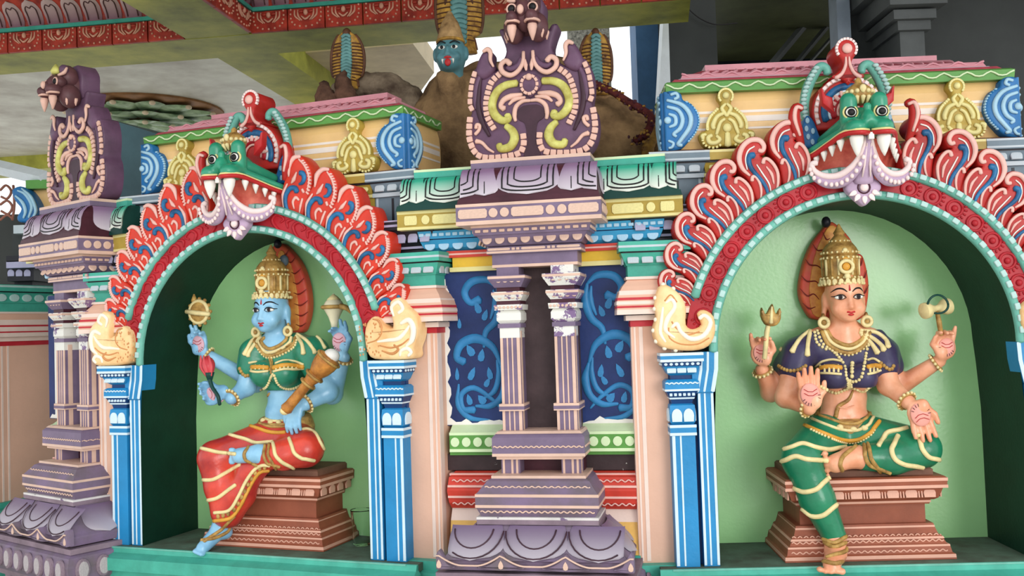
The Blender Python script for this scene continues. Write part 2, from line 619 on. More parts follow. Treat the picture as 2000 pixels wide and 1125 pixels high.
def bay_wall(name, bay, label):
    w = struct(name, bay, (0, 0, -1.05), label)
    inn = arch_pts(RI)
    n = len(inn)
    # front face round the opening, at d = 0.07
    out = []
    for (u, z) in inn:
        if z <= ZC:
            out.append((0.66 * (1 if u > 0 else -1), z))
        else:
            k = min(0.66 / abs(u) if abs(u) > 1e-6 else 9, (1.5 - ZC) / max(z - ZC, 1e-6))
            out.append((u * k, ZC + (z - ZC) * k))
    V = [(u, 0.125, z) for u, z in inn] + [(u, 0.125, z) for u, z in out]
    F = [(i, i + 1, n + i + 1, n + i) for i in range(n - 1)]
    for c in (-1, 1):                  # corners of the rectangle
        V.append((0.66 * c, 0.125, 1.5))
    part('spandrel_panel', (V, F), M['grey'], w)
    # lining of the niche
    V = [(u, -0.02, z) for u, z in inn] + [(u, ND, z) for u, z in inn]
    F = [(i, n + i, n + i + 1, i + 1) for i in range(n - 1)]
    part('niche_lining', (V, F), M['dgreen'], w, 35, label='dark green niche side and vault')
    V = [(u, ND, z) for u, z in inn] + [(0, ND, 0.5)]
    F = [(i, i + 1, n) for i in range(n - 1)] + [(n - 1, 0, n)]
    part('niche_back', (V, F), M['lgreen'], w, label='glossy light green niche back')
    # ledge
    part('ledge_top', box(-0.76, 0.76, -0.055, ND + 0.02, -0.03, -0.001), M['tealdust'], w, label='dusty niche floor')
    part('ledge_front', rloft([(-0.085, 0.775, -0.115), (-0.035, 0.775, -0.115), (-0.02, 0.765, -0.07), (0.001, 0.765, -0.062)], 0, -0.05), M['teal'], w)
    part('ledge_lip', box(-0.72, 0.72, -0.0655, -0.06, -0.004, 0.0025), M['rim'], w)
    part('plinth', box(-0.74, 0.74, -0.08, 0.3, -1.05, -0.085), M['teal'], w)
    part('core', box(-0.70, 0.70, ND + 0.03, 0.6, -1.05, 1.5), M['grey'], w)
    return w
WL = bay_wall('wall_left', BL, 'left shrine bay with a light green arched niche')
WR = bay_wall('wall_right', BR, 'right shrine bay with a light green arched niche')

# ------------------------------------------------------------------ pink pilaster stacks beside the niches
def stack(bay, s, label, side_only=False):
    t = thing('pilaster', label, 'pilaster', bay, (s * 0.735, 0.06, 0), 'pink pilasters beside the niches')
    c = s * 0.735
    B = 0.32
    part('plinth', rloft([(-0.12, 0.105, -0.0450), (-0.075, 0.105, -0.0450), (-0.07, 0.098, -0.0250), (-0.035, 0.098, -0.0250), (-0.03, 0.098, 0.0000), (0.003, 0.098, 0.0000)], c, B), M['teal'], t)
    part('lower_plinth', rloft([(-1.05, 0.11, -0.0550), (-0.12, 0.11, -0.0550)], c, B), M['teal'], t)
    sh = part('shaft', rloft([(0.003, 0.092, 0.0400), (0.862, 0.092, 0.0400)], c, B), M['pink'], t)
    for k, w in ((0.058, 0.014), (0.080, 0.007)):
        for q in (-1, 1):
            part('white_line', box(c + q * k - w / 2, c + q * k + w / 2, 0.038, 0.041, 0.01, 0.86), M['lpink'], sh)
    for q in (-1, 1):
        part('white_line', box(c + q * 0.0925 - 0.001, c + q * 0.0925 + 0.001, 0.041, 0.075, 0.01, 0.86), M['lpink'], sh)
    part('red_band', rloft([(0.862, 0.095, 0.0350), (0.884, 0.095, 0.0350)], c, B), M['stripe'], t)
    part('neck', rloft([(0.884, 0.112, 0.0150), (0.903, 0.112, 0.0150)], c, B), M['lpink'], t)
    cap = part('bell_capital', rloft([(0.906, 0.145, -0.0170), (0.955, 0.143, -0.0150), (0.985, 0.135, -0.0070), (1.01, 0.120, 0.0070), (1.027, 0.105, 0.0200), (1.034, 0.100, 0.0250)], c, B), M['pink'], t)
    for z, h, k, mm in ((0.915, 0.018, 0, 'lpink'), (0.934, 0.007, 0, 'stripe'), (0.948, 0.012, 0, 'lpink'), (0.963, 0.009, 0.003, 'stripe'), (0.985, 0.016, 0.011, 'lpink')):
        part('stripe', rloft([(z - h / 2, 0.1458 - k, -0.0178 + k * 0.75), (z + h / 2, 0.1458 - k - 0.001, -0.0178 + k * 0.75)], c, B - 0.01), M[mm], cap)
    part('white_fillet', rloft([(1.034, 0.106, 0.0180), (1.044, 0.106, 0.0180)], c, B), M['lpink'], t)
    part('teal_neck', rloft([(1.044, 0.098, 0.0300), (1.085, 0.098, 0.0300)], c, B), M['teal'], t)
    tf = part('teal_flare', rloft([(1.085, 0.102, 0.0250), (1.105, 0.112, 0.0150), (1.13, 0.122, 0.0050)], c, B), M['teal'], t)
    for i in range(4):
        relief('petal', 'petal', M['lgrey'], tf, c - 0.078 + 0.052 * i, 0.016, 1.108, 0.042, 0.034, 0.008, tilt=radians(-24))
    for i in range(4):
        for q in (-1, 1):
            relief('petal', 'petal', M['lgrey'], tf, c + q * 0.111, 0.055 + 0.05 * i, 1.108, 0.036, 0.034, 0.006, turn=radians(90 * q))
    part('teal_gap', rloft([(1.13, 0.116, 0.0110), (1.136, 0.116, 0.0110)], c, B), M['black'], t)
    sl = part('teal_slab', rloft([(1.136, 0.13, -0.0030), (1.172, 0.13, -0.0030)], c, B), M['teal'], t)
    part('white_line', rloft([(1.150, 0.1308, -0.0038), (1.158, 0.1308, -0.0038)], c, B - .01), M['lgrey'], sl)
    # black capital above, stepped towards the arch
    c2 = s * 0.70
    bl = part('black_capital', rloft([(1.172, 0.08, 0.095), (1.190, 0.08, 0.095), (1.192, 0.088, 0.085), (1.205, 0.088, 0.085), (1.207, 0.092, 0.08), (1.225, 0.104, 0.068), (1.268, 0.116, 0.058)], c2, B), M['black'], t)
    part('grey_line', rloft([(1.194, 0.0886, 0.0842), (1.203, 0.0886, 0.0842)], c2, B - .01), M['lilac'], bl)
    for i in range(4):
        relief('petal', 'petal', M['lilac'], bl, c2 - 0.078 + 0.052 * i, 0.066, 1.236, 0.040, 0.042, 0.008, tilt=radians(-16))
    for q in (-1, 1):
        for i in range(4):
            relief('petal', 'petal', M['lilac'], bl, c2 + q * 0.108, 0.10 + 0.05 * i, 1.236, 0.036, 0.042, 0.006, turn=radians(90 * q))
    bs = part('black_slab', rloft([(1.268, 0.125, 0.046), (1.306, 0.128, 0.043)], c2, B), M['black'], t)
    part('grey_line', rloft([(1.281, 0.127, 0.0442), (1.290, 0.1275, 0.0436)], c2, B - .01), M['lilac'], bs)
    part('grey_line', rloft([(1.301, 0.1288, 0.0424), (1.3065, 0.1288, 0.0424)], c2, B - .01), M['lilac'], bs)
    # grey upper pilaster
    c3 = s * 0.62
    gs = part('grey_shaft', rloft([(1.306, 0.082, 0.12), (1.412, 0.082, 0.12)], c3, B), M['grey'], t)
    part('dark_groove', box(c3 - 0.012, c3 - 0.002, 0.118, 0.121, 1.306, 1.405), M['black'], gs)
    for q in (-1, 1):
        part('light_line', box(c3 + q * 0.077 - 0.005, c3 + q * 0.077 + 0.005, 0.1185, 0.122, 1.306, 1.41), M['lgrey'], gs)
    part('grey_fillet', rloft([(1.412, 0.092, 0.108), (1.428, 0.092, 0.108)], c3, B), M['lgrey'], t)
    gc = part('grey_flare', rloft([(1.428, 0.082, 0.118), (1.434, 0.088, 0.112), (1.466, 0.098, 0.10)], c3, B), M['grey'], t)
    for i in range(3):
        relief('petal', 'petal', M['lgrey'], gc, c3 - 0.056 + 0.056 * i, 0.107, 1.448, 0.042, 0.032, 0.008, tilt=radians(-18))
    part('dark_fillet', rloft([(1.466, 0.098, 0.10), (1.472, 0.098, 0.10)], c3, B), M['black'], t)
    gt = part('grey_slab', rloft([(1.472, 0.112, 0.085), (1.51, 0.112, 0.085)], c3, B), M['grey'], t)
    part('light_line', rloft([(1.476, 0.1128, 0.0842), (1.483, 0.1128, 0.0842)], c3, B - .01), M['lgrey'], gt)
    part('light_line', rloft([(1.503, 0.1128, 0.0842), (1.5105, 0.1128, 0.0842)], c3, B - .01), M['lgrey'], gt)
    return t
stack(BL, 1, 'pink pilaster with red-striped bell capital, right of the blue-skinned goddess niche')
stack(BR, -1, 'pink pilaster with red-striped bell capital, left of the orange-skinned goddess niche')
stack(BL, -1, 'pink pilaster mostly hidden behind the leftmost blue column')
stack(BR, 1, 'pink pilaster at the right edge, behind the right arch')

# ------------------------------------------------------------------ blue columns carrying the arches
def column(bay, s, label):
    t = thing('blue_column', label, 'column', bay, (s * 0.66, 0, 0), 'blue columns carrying the arches')
    c, B = s * 0.660, 0.06
    sh = part('shaft', rloft([(0.0, 0.042, -0.022), (0.468, 0.042, -0.022)], c, B), M['blue'], t)
    for k, w, mm in ((0.035, 0.011, 'bluew'), (0.010, 0.006, 'bluew')):
        part('painted_line', box(c + s * k - w / 2, c + s * k + w / 2, -0.0235, -0.021, 0.004, 0.466), M[mm], sh)
    nb = part('neck_band', rloft([(0.468, 0.047, -0.027), (0.506, 0.047, -0.027)], c, B), M['blue'], t)
    for z in (0.472, 0.500):
        part('white_line', rloft([(z - 0.005, 0.0475, -0.0275), (z + 0.005, 0.0475, -0.0275)], c, B - .01), M['bluew'], nb)
    pb = part('petal_block', rloft([(0.506, 0.038, -0.016), (0.514, 0.044, -0.024), (0.545, 0.046, -0.028), (0.575, 0.044, -0.024), (0.58, 0.036, -0.014)], c, B), M['blue'], t)
    for i in (-1, 1):
        relief('petal', 'petal', M['bluew'], pb, c + i * 0.021, -0.026, 0.540, 0.037, 0.046, 0.007)
        relief('petal', 'petal', M['bluew'], pb, c + i * 0.045, 0.015, 0.540, 0.050, 0.046, 0.006, turn=radians(90 * i))
    part('dark_neck', rloft([(0.58, 0.036, -0.014), (0.596, 0.040, -0.018)], c, B), M['dblue'], t)
    tp = part('beaded_taper', rloft([(0.596, 0.042, -0.022), (0.626, 0.056, -0.036)], c, B), M['dblue'], t)
    for i in range(6):
        relief('bead', 'bar', M['bluew'], tp, c - 0.040 + 0.016 * i, -0.031, 0.613, 0.010, 0.010, 0.005, tilt=radians(-24))
    part('white_line', rloft([(0.597, 0.0435, -0.0235), (0.603, 0.0455, -0.0255)], c, B - .01), M['bluew'], tp)
    ab = part('abacus', rloft([(0.626, 0.061, -0.042), (0.660, 0.061, -0.042), (0.668, 0.051, -0.032)], c, B), M['blue'], t)
    part('white_line', rloft([(0.627, 0.0616, -0.0426), (0.634, 0.0616, -0.0426)], c, B - .01), M['bluew'], ab)
    wave(c - 0.058, c + 0.058, -0.043, 0.655, 0.002, 7, 0.003, M['bluew'], ab)
    part('dark_neck', rloft([(0.668, 0.038, -0.018), (0.682, 0.038, -0.018)], c, B), M['dblue'], t)
    fl_ = part('petal_flare', rloft([(0.682, 0.040, -0.02), (0.690, 0.050, -0.032), (0.716, 0.064, -0.048)], c, B), M['blue'], t)
    for i in (-1, 0, 1):
        relief('petal', 'petal', M['bluew'], fl_, c + i * 0.036, -0.0395, 0.703, 0.033, 0.026, 0.007, tilt=radians(-28))
    bd = part('bead_band', rloft([(0.716, 0.068, -0.054), (0.732, 0.070, -0.056)], c, B), M['dblue'], t)
    for i in range(7):
        relief('bead', 'oval', M['bluew'], bd, c - 0.057 + 0.019 * i, -0.0545, 0.724, 0.012, 0.010, 0.004)
    for q in (-1, 1):
        for i in range(5):
            relief('bead', 'oval', M['bluew'], bd, c + q * 0.0695, -0.04 + 0.022 * i, 0.724, 0.012, 0.010, 0.003, turn=radians(90 * q))
    sl = part('slab', rloft([(0.732, 0.076, -0.064), (0.763, 0.076, -0.064)], c, B), M['blue'], t)
    for z in (0.736, 0.758):
        part('white_line', rloft([(z - 0.004, 0.0766, -0.0646), (z + 0.0055, 0.0766, -0.0646)], c, B - .01), M['bluew'], sl)
    part('back_plate', box(min(s * .58, s * .70), max(s * .58, s * .70), .02, .075, 0, .76), M['dblue'], t)
    # striped jamb strip with its slanted bracket
    js = part('jamb_strip', rloft([(0.0, 0.028, -0.018), (0.618, 0.028, -0.018)], s * 0.575, 0.06), M['blue'], t)
    for k, w, mm in ((-0.023, 0.009, 'bluew'), (0.003, 0.006, 'bluew'), (0.023, 0.009, 'bluew')):
        part('painted_line', box(s * (0.575 + k) - w / 2, s * (0.575 + k) + w / 2, -0.0195, -0.017, 0.004, 0.615), M[mm], js)
    ol = [(s * 0.545, 0.618), (s * 0.622, 0.618), (s * 0.622, 0.764), (s * 0.526, 0.764), (s * 0.529, 0.70), (s * 0.540, 0.635)]
    br = part('bracket', plate(ol, 0.06, 0.086, 0.003), M['blue'], t)
    for k, w in ((0.0, 0.007), (0.030, 0.004), (0.054, 0.005)):
        p = [(s * (0.532 + k), -0.0265, 0.762), (s * (0.535 + k), -0.0265, 0.70), (s * (0.550 + k), -0.0265, 0.622)]
        part('painted_line', tube(p, w, 4, 0.25), M['bluew'], br)
    return t
column(BL, -1, 'blue and white column left of the blue-skinned goddess niche')
column(BL, 1, 'blue and white column right of the blue-skinned goddess niche')
column(BR, -1, 'blue and white column left of the orange-skinned goddess niche')
column(BR, 1, 'blue and white column at the right edge of the orange-skinned goddess niche')
# ------------------------------------------------------------------ lotus courses
def prof_at(prof, z):
    zs = [p[0] for p in prof]; ds = [p[1] for p in prof]
    if zs[0] > zs[-1]:
        zs, ds = zs[::-1], ds[::-1]
    return float(np.interp(z, zs, ds))

def petal_sheet(cu, hw, zt, zb, prof, clip=None, th=0.007, shape='round'):
    """one lotus petal lying on a curved moulding; rounded at its lower end"""
    R, C = 12, 10
    V, Fc = [], []
    for i in range(R + 1):
        s = i / R
        z = zt + (zb - zt) * s
        if shape == 'round':
            w = hw * (0.86 + 0.14 * sin(pi * min(s / 0.7, 1) * 0.5)) * (1 if s < 0.55 else sqrt(max(0.0, 1 - ((s - 0.55) / 0.45) ** 2.2)))
        else:
            w = hw * (0.45 + 0.55 * s) * (1 if s < 0.7 else sqrt(max(0.0, 1 - ((s - 0.7) / 0.3) ** 2)))
        w = max(w, hw * 0.03)
        for j in range(C + 1):
            k = -1 + 2 * j / C
            u = cu + w * k
            if clip:
                u = min(max(u, clip[0]), clip[1])
            V.append((u, prof_at(prof, z) - th * (1 - 0.75 * abs(k) ** 3), z))
    for i in range(R):
        for j in range(C):
            a = i * (C + 1) + j
            Fc.append((a, a + C + 1, a + C + 2, a + 1))
    return V, Fc

def lotus_course(parent, cu, hw, prof, petals, m_pet, m_line, zt, zb, clip=None):
    for (c, w, kind) in petals:
        cl = clip or (cu - hw, cu + hw)
        p = part('lotus_petal', petal_sheet(cu + c, w, zt, zb if kind == 'round' else zb + 0.004, prof, cl, shape=kind), m_pet, parent, True)
        # dark painted lines inside the petal
        def line(k, zlow, r):
            pts = []
            for q in np.linspace(-1, 1, 17):
                u = cu + c + k * w * np.sign(q) * min(1, abs(q) * 1.6) ** 0.9
                s = min(1, abs(q) * 1.6)
                z = zlow + (zt - zlow) * (0 if abs(q) < 0.62 else ((abs(q) - 0.62) / 0.38)) + 0.012 * (s ** 2.5) * (1 if abs(q) < .62 else 1)
                z = min(z, zt)
                if cl[0] < u < cl[1]:
                    pts.append((u, prof_at(prof, z) - 0.008, z))
            if len(pts) > 4:
                part('painted_line', tube(pts, r, 5, 0.4), m_line, p, True)
        if kind == 'round':
            H = zt - zb
            line(0.80, zb + H * 0.13, 0.0030)
            line(0.62, zb + H * 0.25, 0.0030)
            line(0.42, zb + H * 0.42, 0.0026)
        else:
            pts = [(cu + c, prof_at(prof, z) - 0.0075, z) for z in np.linspace(zb + 0.012, zb + (zt - zb) * .5, 4)]
            if cl[0] < cu + c < cl[1]:
                part('painted_line', tube(pts, 0.0018, 4, 0.4), m_line, p)

PROF_P = [(1.466, -0.035), (1.455, -0.058), (1.435, -0.076), (1.405, -0.088), (1.375, -0.090), (1.346, -0.098)]
PROF_W = [(1.466, 0.065), (1.455, 0.042), (1.435, 0.028), (1.405, 0.018), (1.375, 0.016), (1.352, 0.008)]
M['pl_petal'] = petal_mat('purple_petal', (136, 106, 138), (198, 188, 196), 1.36, 1.45)
M['tl_petal'] = petal_mat('teal_petal', (58, 170, 140), (222, 226, 214), 1.37, 1.45)
M['bs_petal'] = petal_mat('base_petal', (112, 92, 120), (178, 170, 178), 0.07, 0.17)

# ------------------------------------------------------------------ wall between the bays
def wings(name, bay, cu, hl, hr, label):
    """recessed wall on both sides of an ornamental pillar: hl / hr reach left and right of cu"""
    w = struct(name, bay, (cu, 0.2, -1.05), label)
    B = 0.34
    RH = [hl, hr]
    def R(nm, secs, m, k=0.0, par=None):
        """loft between cu-hl+k and cu+hr-k; extra width rides on each section"""
        c, h = cu + (RH[1] - RH[0]) / 2, (RH[0] + RH[1]) / 2
        return part(nm, rloft([(z, h + e - k, d) for z, e, d in secs], c, B), m, par or w)
    part('core', box(cu - hl + 0.05, cu + hr - 0.05, 0.26, 0.6, -1.05, 1.48), M['dkrecess'], w)
    st = R('teal_strip', [(1.466, -0.03, 0.062), (1.497, -0.03, 0.062)], M['teal'])
    R('white_line', [(1.489, -0.0295, 0.0612), (1.4985, -0.0295, 0.0612)], M['lgreenw'], par=st)
    lt = R('lotus_course', [(z, 0.02 - (z - 1.352) * 0.25, d) for z, d in PROF_W[::-1]], M['dkgreen2'])
    lotus_course(lt, cu, 1, PROF_W, [(s * c, wd, kd) for s in (-1, 1) for c, wd, kd in ((0.350, 0.094, 'round'), (0.462, 0.042, 'tongue'), (0.262, 0.036, 'tongue'), (0.545, 0.07, 'round'))], M['tl_petal'], M['ink'], 1.464, 1.357, (cu - hl - 0.012, cu + hr + 0.012))
    R('green_fillet', [(1.334, 0.03, 0.002), (1.354, 0.025, 0.008)], M['dkgreen2'])
    gb = R('gold_band', [(1.262, 0.03, 0.02), (1.334, 0.03, 0.02)], M['goldp'])
    R('pale_line', [(1.322, 0.0305, 0.0192), (1.3345, 0.0305, 0.0192)], M['goldl'], par=gb)
    R('pale_line', [(1.2615, 0.0305, 0.0192), (1.272, 0.0305, 0.0192)], M['goldl'], par=gb)
    for s in (-1, 1):
        for (c, wd) in ((0.345, 0.115), (0.43, 0.032), (0.49, 0.05)):
            if c + wd / 2 < (hl if s < 0 else hr) + 0.03:
                relief('gold_boss', 'bar' if wd > 0.04 else 'oval', M['goldl'], gb, cu + s * c, 0.02, 1.297, wd, 0.036, 0.006)
    R('dark_gap', [(1.252, -0.04, 0.06), (1.262, -0.04, 0.06)], M['black'])
    ab = R('azure_bead_band', [(1.226, -0.045, 0.058), (1.256, -0.04, 0.052)], M['azure'])
    R('dark_line', [(1.222, -0.055, 0.07), (1.228, -0.055, 0.07)], M['dblue'])
    af = R('azure_flare', [(1.176, -0.095, 0.09), (1.19, -0.06, 0.07), (1.222, -0.045, 0.06)], M['azure'])
    for s in (-1, 1):
        h = hl if s < 0 else hr
        for i in range(5):
            c = h - 0.085 - 0.056 * i
            if c > 0.15:
                relief('petal', 'oval', M['lazure'], af, cu + s * c, 0.0705, 1.200, 0.042, 0.040, 0.007, tilt=radians(-16))
        for i in range(10):
            c = h - 0.055 - 0.027 * i
            if c > 0.16:
                relief('bead', 'bar', M['lazure'], ab, cu + s * c, 0.0565, 1.241, 0.019, 0.012, 0.005, tilt=radians(-8))
    rf = R('red_fillet', [(1.150, -0.15, 0.07), (1.176, -0.15, 0.07)], M['redp'])
    R('pale_line', [(1.160, -0.1495, 0.0692), (1.1665, -0.1495, 0.0692)], M['flpink'], par=rf)
    R('yellow_band', [(1.112, -0.17, 0.08), (1.150, -0.17, 0.08)], M['yellow'])
    R('pale_fillet', [(1.095, -0.16, 0.072), (1.112, -0.16, 0.072)], M['goldl'])
    nv = R('navy_panel', [(0.5, -0.05, 0.2), (1.096, -0.05, 0.2)], M['navy'], label) if False else part('navy_panel', box(cu - hl + 0.02, cu + hr - 0.02, 0.1, 0.3, 0.5, 1.1), M['navy'], w, label='navy panel painted with azure foliage')
    # azure foliage scrolls, one stack of spirals each side of the pillar
    for s in (-1, 1):
        X = lambda u: cu + s * u
        D = 0.099
        def sc(pts, r, k=5):
            part('foliage_scroll', tube(spline([(X(a), D, b) for a, b in pts], k), [q * 1.5 for q in r], 6, 0.22), M['scroll'], nv, True)
        sc([(0.175, 1.03), (0.215, 1.06), (0.275, 1.055), (0.305, 1.015), (0.285, 0.975), (0.245, 0.985)], [0.004, 0.010, 0.012, 0.011, 0.009, 0.013])
        sc([(0.175, 1.03), (0.165, 0.97), (0.185, 0.90), (0.225, 0.86), (0.235, 0.80)], [0.004, 0.012, 0.011, 0.009, 0.004])
        sc([(0.19, 1.02), (0.185, 0.97), (0.205, 0.91)], [0.003, 0.009, 0.003])
        sc([(0.17, 0.73), (0.20, 0.80), (0.265, 0.835), (0.325, 0.815), (0.345, 0.765), (0.315, 0.745)], [0.004, 0.010, 0.014, 0.013, 0.010, 0.012])
        sc([(0.17, 0.73), (0.155, 0.67), (0.17, 0.61), (0.215, 0.575), (0.275, 0.575)], [0.004, 0.012, 0.010, 0.009, 0.004])
        sc([(0.185, 0.75), (0.18, 0.69), (0.20, 0.63), (0.25, 0.60)], [0.003, 0.008, 0.008, 0.003])
        sc([(0.17, 0.56), (0.215, 0.605), (0.28, 0.645), (0.33, 0.62), (0.325, 0.565), (0.28, 0.56)], [0.003, 0.006, 0.008, 0.008, 0.008, 0.011])
        sc([(0.34, 0.66), (0.345, 0.58), (0.30, 0.53), (0.22, 0.52)], [0.003, 0.008, 0.008, 0.003])
        for (a, b, w_, h_, sp) in ((0.255, 0.955, 0.030, 0.050, 20), (0.225, 0.925, 0.026, 0.046, -20), (0.29, 0.79, 0.034, 0.050, 30), (0.245, 0.77, 0.030, 0.05, -12), (0.215, 0.70, 0.026, 0.05, 10), (0.285, 0.70, 0.028, 0.056, -25), (0.25, 0.60, 0.034, 0.042, 40), (0.225, 0.665, 0.024, 0.04, -30), (0.30, 0.60, 0.026, 0.044, 15), (0.345, 0.70, 0.018, 0.05, 0), (0.33, 0.895, 0.018, 0.04, 0)):
            relief('painted_leaf', 'tear', M['scroll'], nv, X(a), D + 0.001, b, w_, h_, 0.004, spin=radians(sp * s))
    # chipped white patches along the panel edges
    rg = random.Random(3)
    for s in (-1, 1):
        h = hl if s < 0 else hr
        lo_ = [(cu + s * (.14 + (h - .17) * i / 16), .505 + (.0 if i % 16 == 0 else rg.uniform(.004, .026))) for i in range(17)]
        lo_ += [(cu + s * (h - .03), .503), (cu + s * .14, .503)]
        part('chipped_patch', plate(lo_, .1, .002, .0005), M['white'], nv)
        sd = [(cu + s * (.385 - rg.uniform(.002, .018) * (1 if i % 3 else .3)), .52 + .55 * i / 22) for i in range(23)]
        sd += [(cu + s * .42, 1.07), (cu + s * .42, .52)]
        part('chipped_patch', plate(sd, .1, .0018, .0004), M['white'], nv)
    # lower courses
    hl0, hr0 = hl, hr
    hl, hr = min(hl, 0.42), min(hr, 0.39)
    RH[:] = [hl, hr]
    gs = R('green_slope', [(0.478, -0.05, 0.055), (0.503, -0.05, 0.098)], M['lgreenw'])
    gb2 = R('green_band', [(0.405, -0.05, 0.05), (0.478, -0.05, 0.05)], M['green'])
    R('pale_line', [(0.468, -0.0495, 0.049), (0.4785, -0.0495, 0.049)], M['lgreenw'], par=gb2)
    R('pale_line', [(0.4045, -0.0495, 0.049), (0.416, -0.0495, 0.049)], M['lgreenw'], par=gb2)
    for s in (-1, 1):
        h = hl if s < 0 else hr
        for i in range(5):
            c = h - 0.072 - 0.0445 * i
            if c > 0.15:
                relief('dot', 'oval', M['lgreenw'], gb2, cu + s * c, 0.05, 0.442, 0.034, 0.036, 0.004)
    R('green_fillet', [(0.390, -0.045, 0.07), (0.405, -0.045, 0.07)], M['green'])
    part('dark_recess', box(cu - hl + 0.03, cu + hr - 0.03, 0.09, 0.3, 0.33, 0.392), mat('flaked_dark', (60, 44, 46), 0.5, 0.2, flake=(WHT, 0.66, 14)), w)
    rb = R('red_course', [(0.192, -0.05, 0.055), (0.215, -0.045, 0.037), (0.262, -0.04, 0.030), (0.31, -0.045, 0.045), (0.327, -0.06, 0.085)], mat('vermilion_flaked', (206, 56, 38), 0.42, 0.14, flake=(WHT, 0.70, 9)))
    for z, d in ((0.318, 0.063), (0.278, 0.0315), (0.238, 0.0325)):
        R('pink_line', [(z - 0.004, -0.043, d - 0.003), (z + 0.004, -0.043, d - 0.003)], M['flpink'], par=rb)
    c0, c1 = cu - hl + 0.06, cu + hr - 0.06
    wave(c0, c1, 0.035, 0.298, 0.004, 26, 0.0028, M['flpink'], rb)
    wave(c0, c1, 0.034, 0.212, 0.004, 26, 0.0028, M['flpink'], rb)
    R('white_course', [(0.145, -0.045, 0.055), (0.192, -0.05, 0.065)], M['lpink'])
    R('yellow_course', [(0.03, -0.045, 0.03), (0.145, -0.045, 0.055)], mat('mustard_course', (226, 176, 84), 0.45, 0.12))
    R('foot', [(-1.05, -0.045, 0.02), (0.03, -0.045, 0.02)], M['teal'])
    return w
wings('wall_center', BC, 0.03, 0.515, 0.515, 'recessed blue-panelled wall between the two niches')
wings('wall_corner', BP, 0.0, 0.50, 0.34, 'recessed blue-panelled wall beside the left corner pillar')

# ------------------------------------------------------------------ ornamental purple pillars
M['colw'] = mat('colonette_flaking', (132, 104, 146), 0.45, 0.1, flake=(WHT, 0.44, 9))
M['purpf'] = mat('pillar_purple_dusty', (120, 100, 128), 0.55, 0.15, 8, second=(106, 94, 96), flake=(WHT, 0.74, 10))
M['dustp'] = mat('dusty_mauve', (132, 112, 124), 0.6, 0.2, 8, flake=(WHT, 0.72, 12))

FIN_Z = lambda x, y: (890 + 0.2933 * x, 0.2933 * y)
def fz(x, y, d=-0.03):
    p = at(BC, *FIN_Z(x, y), d)
    return (p.x - 0.03, p.z)

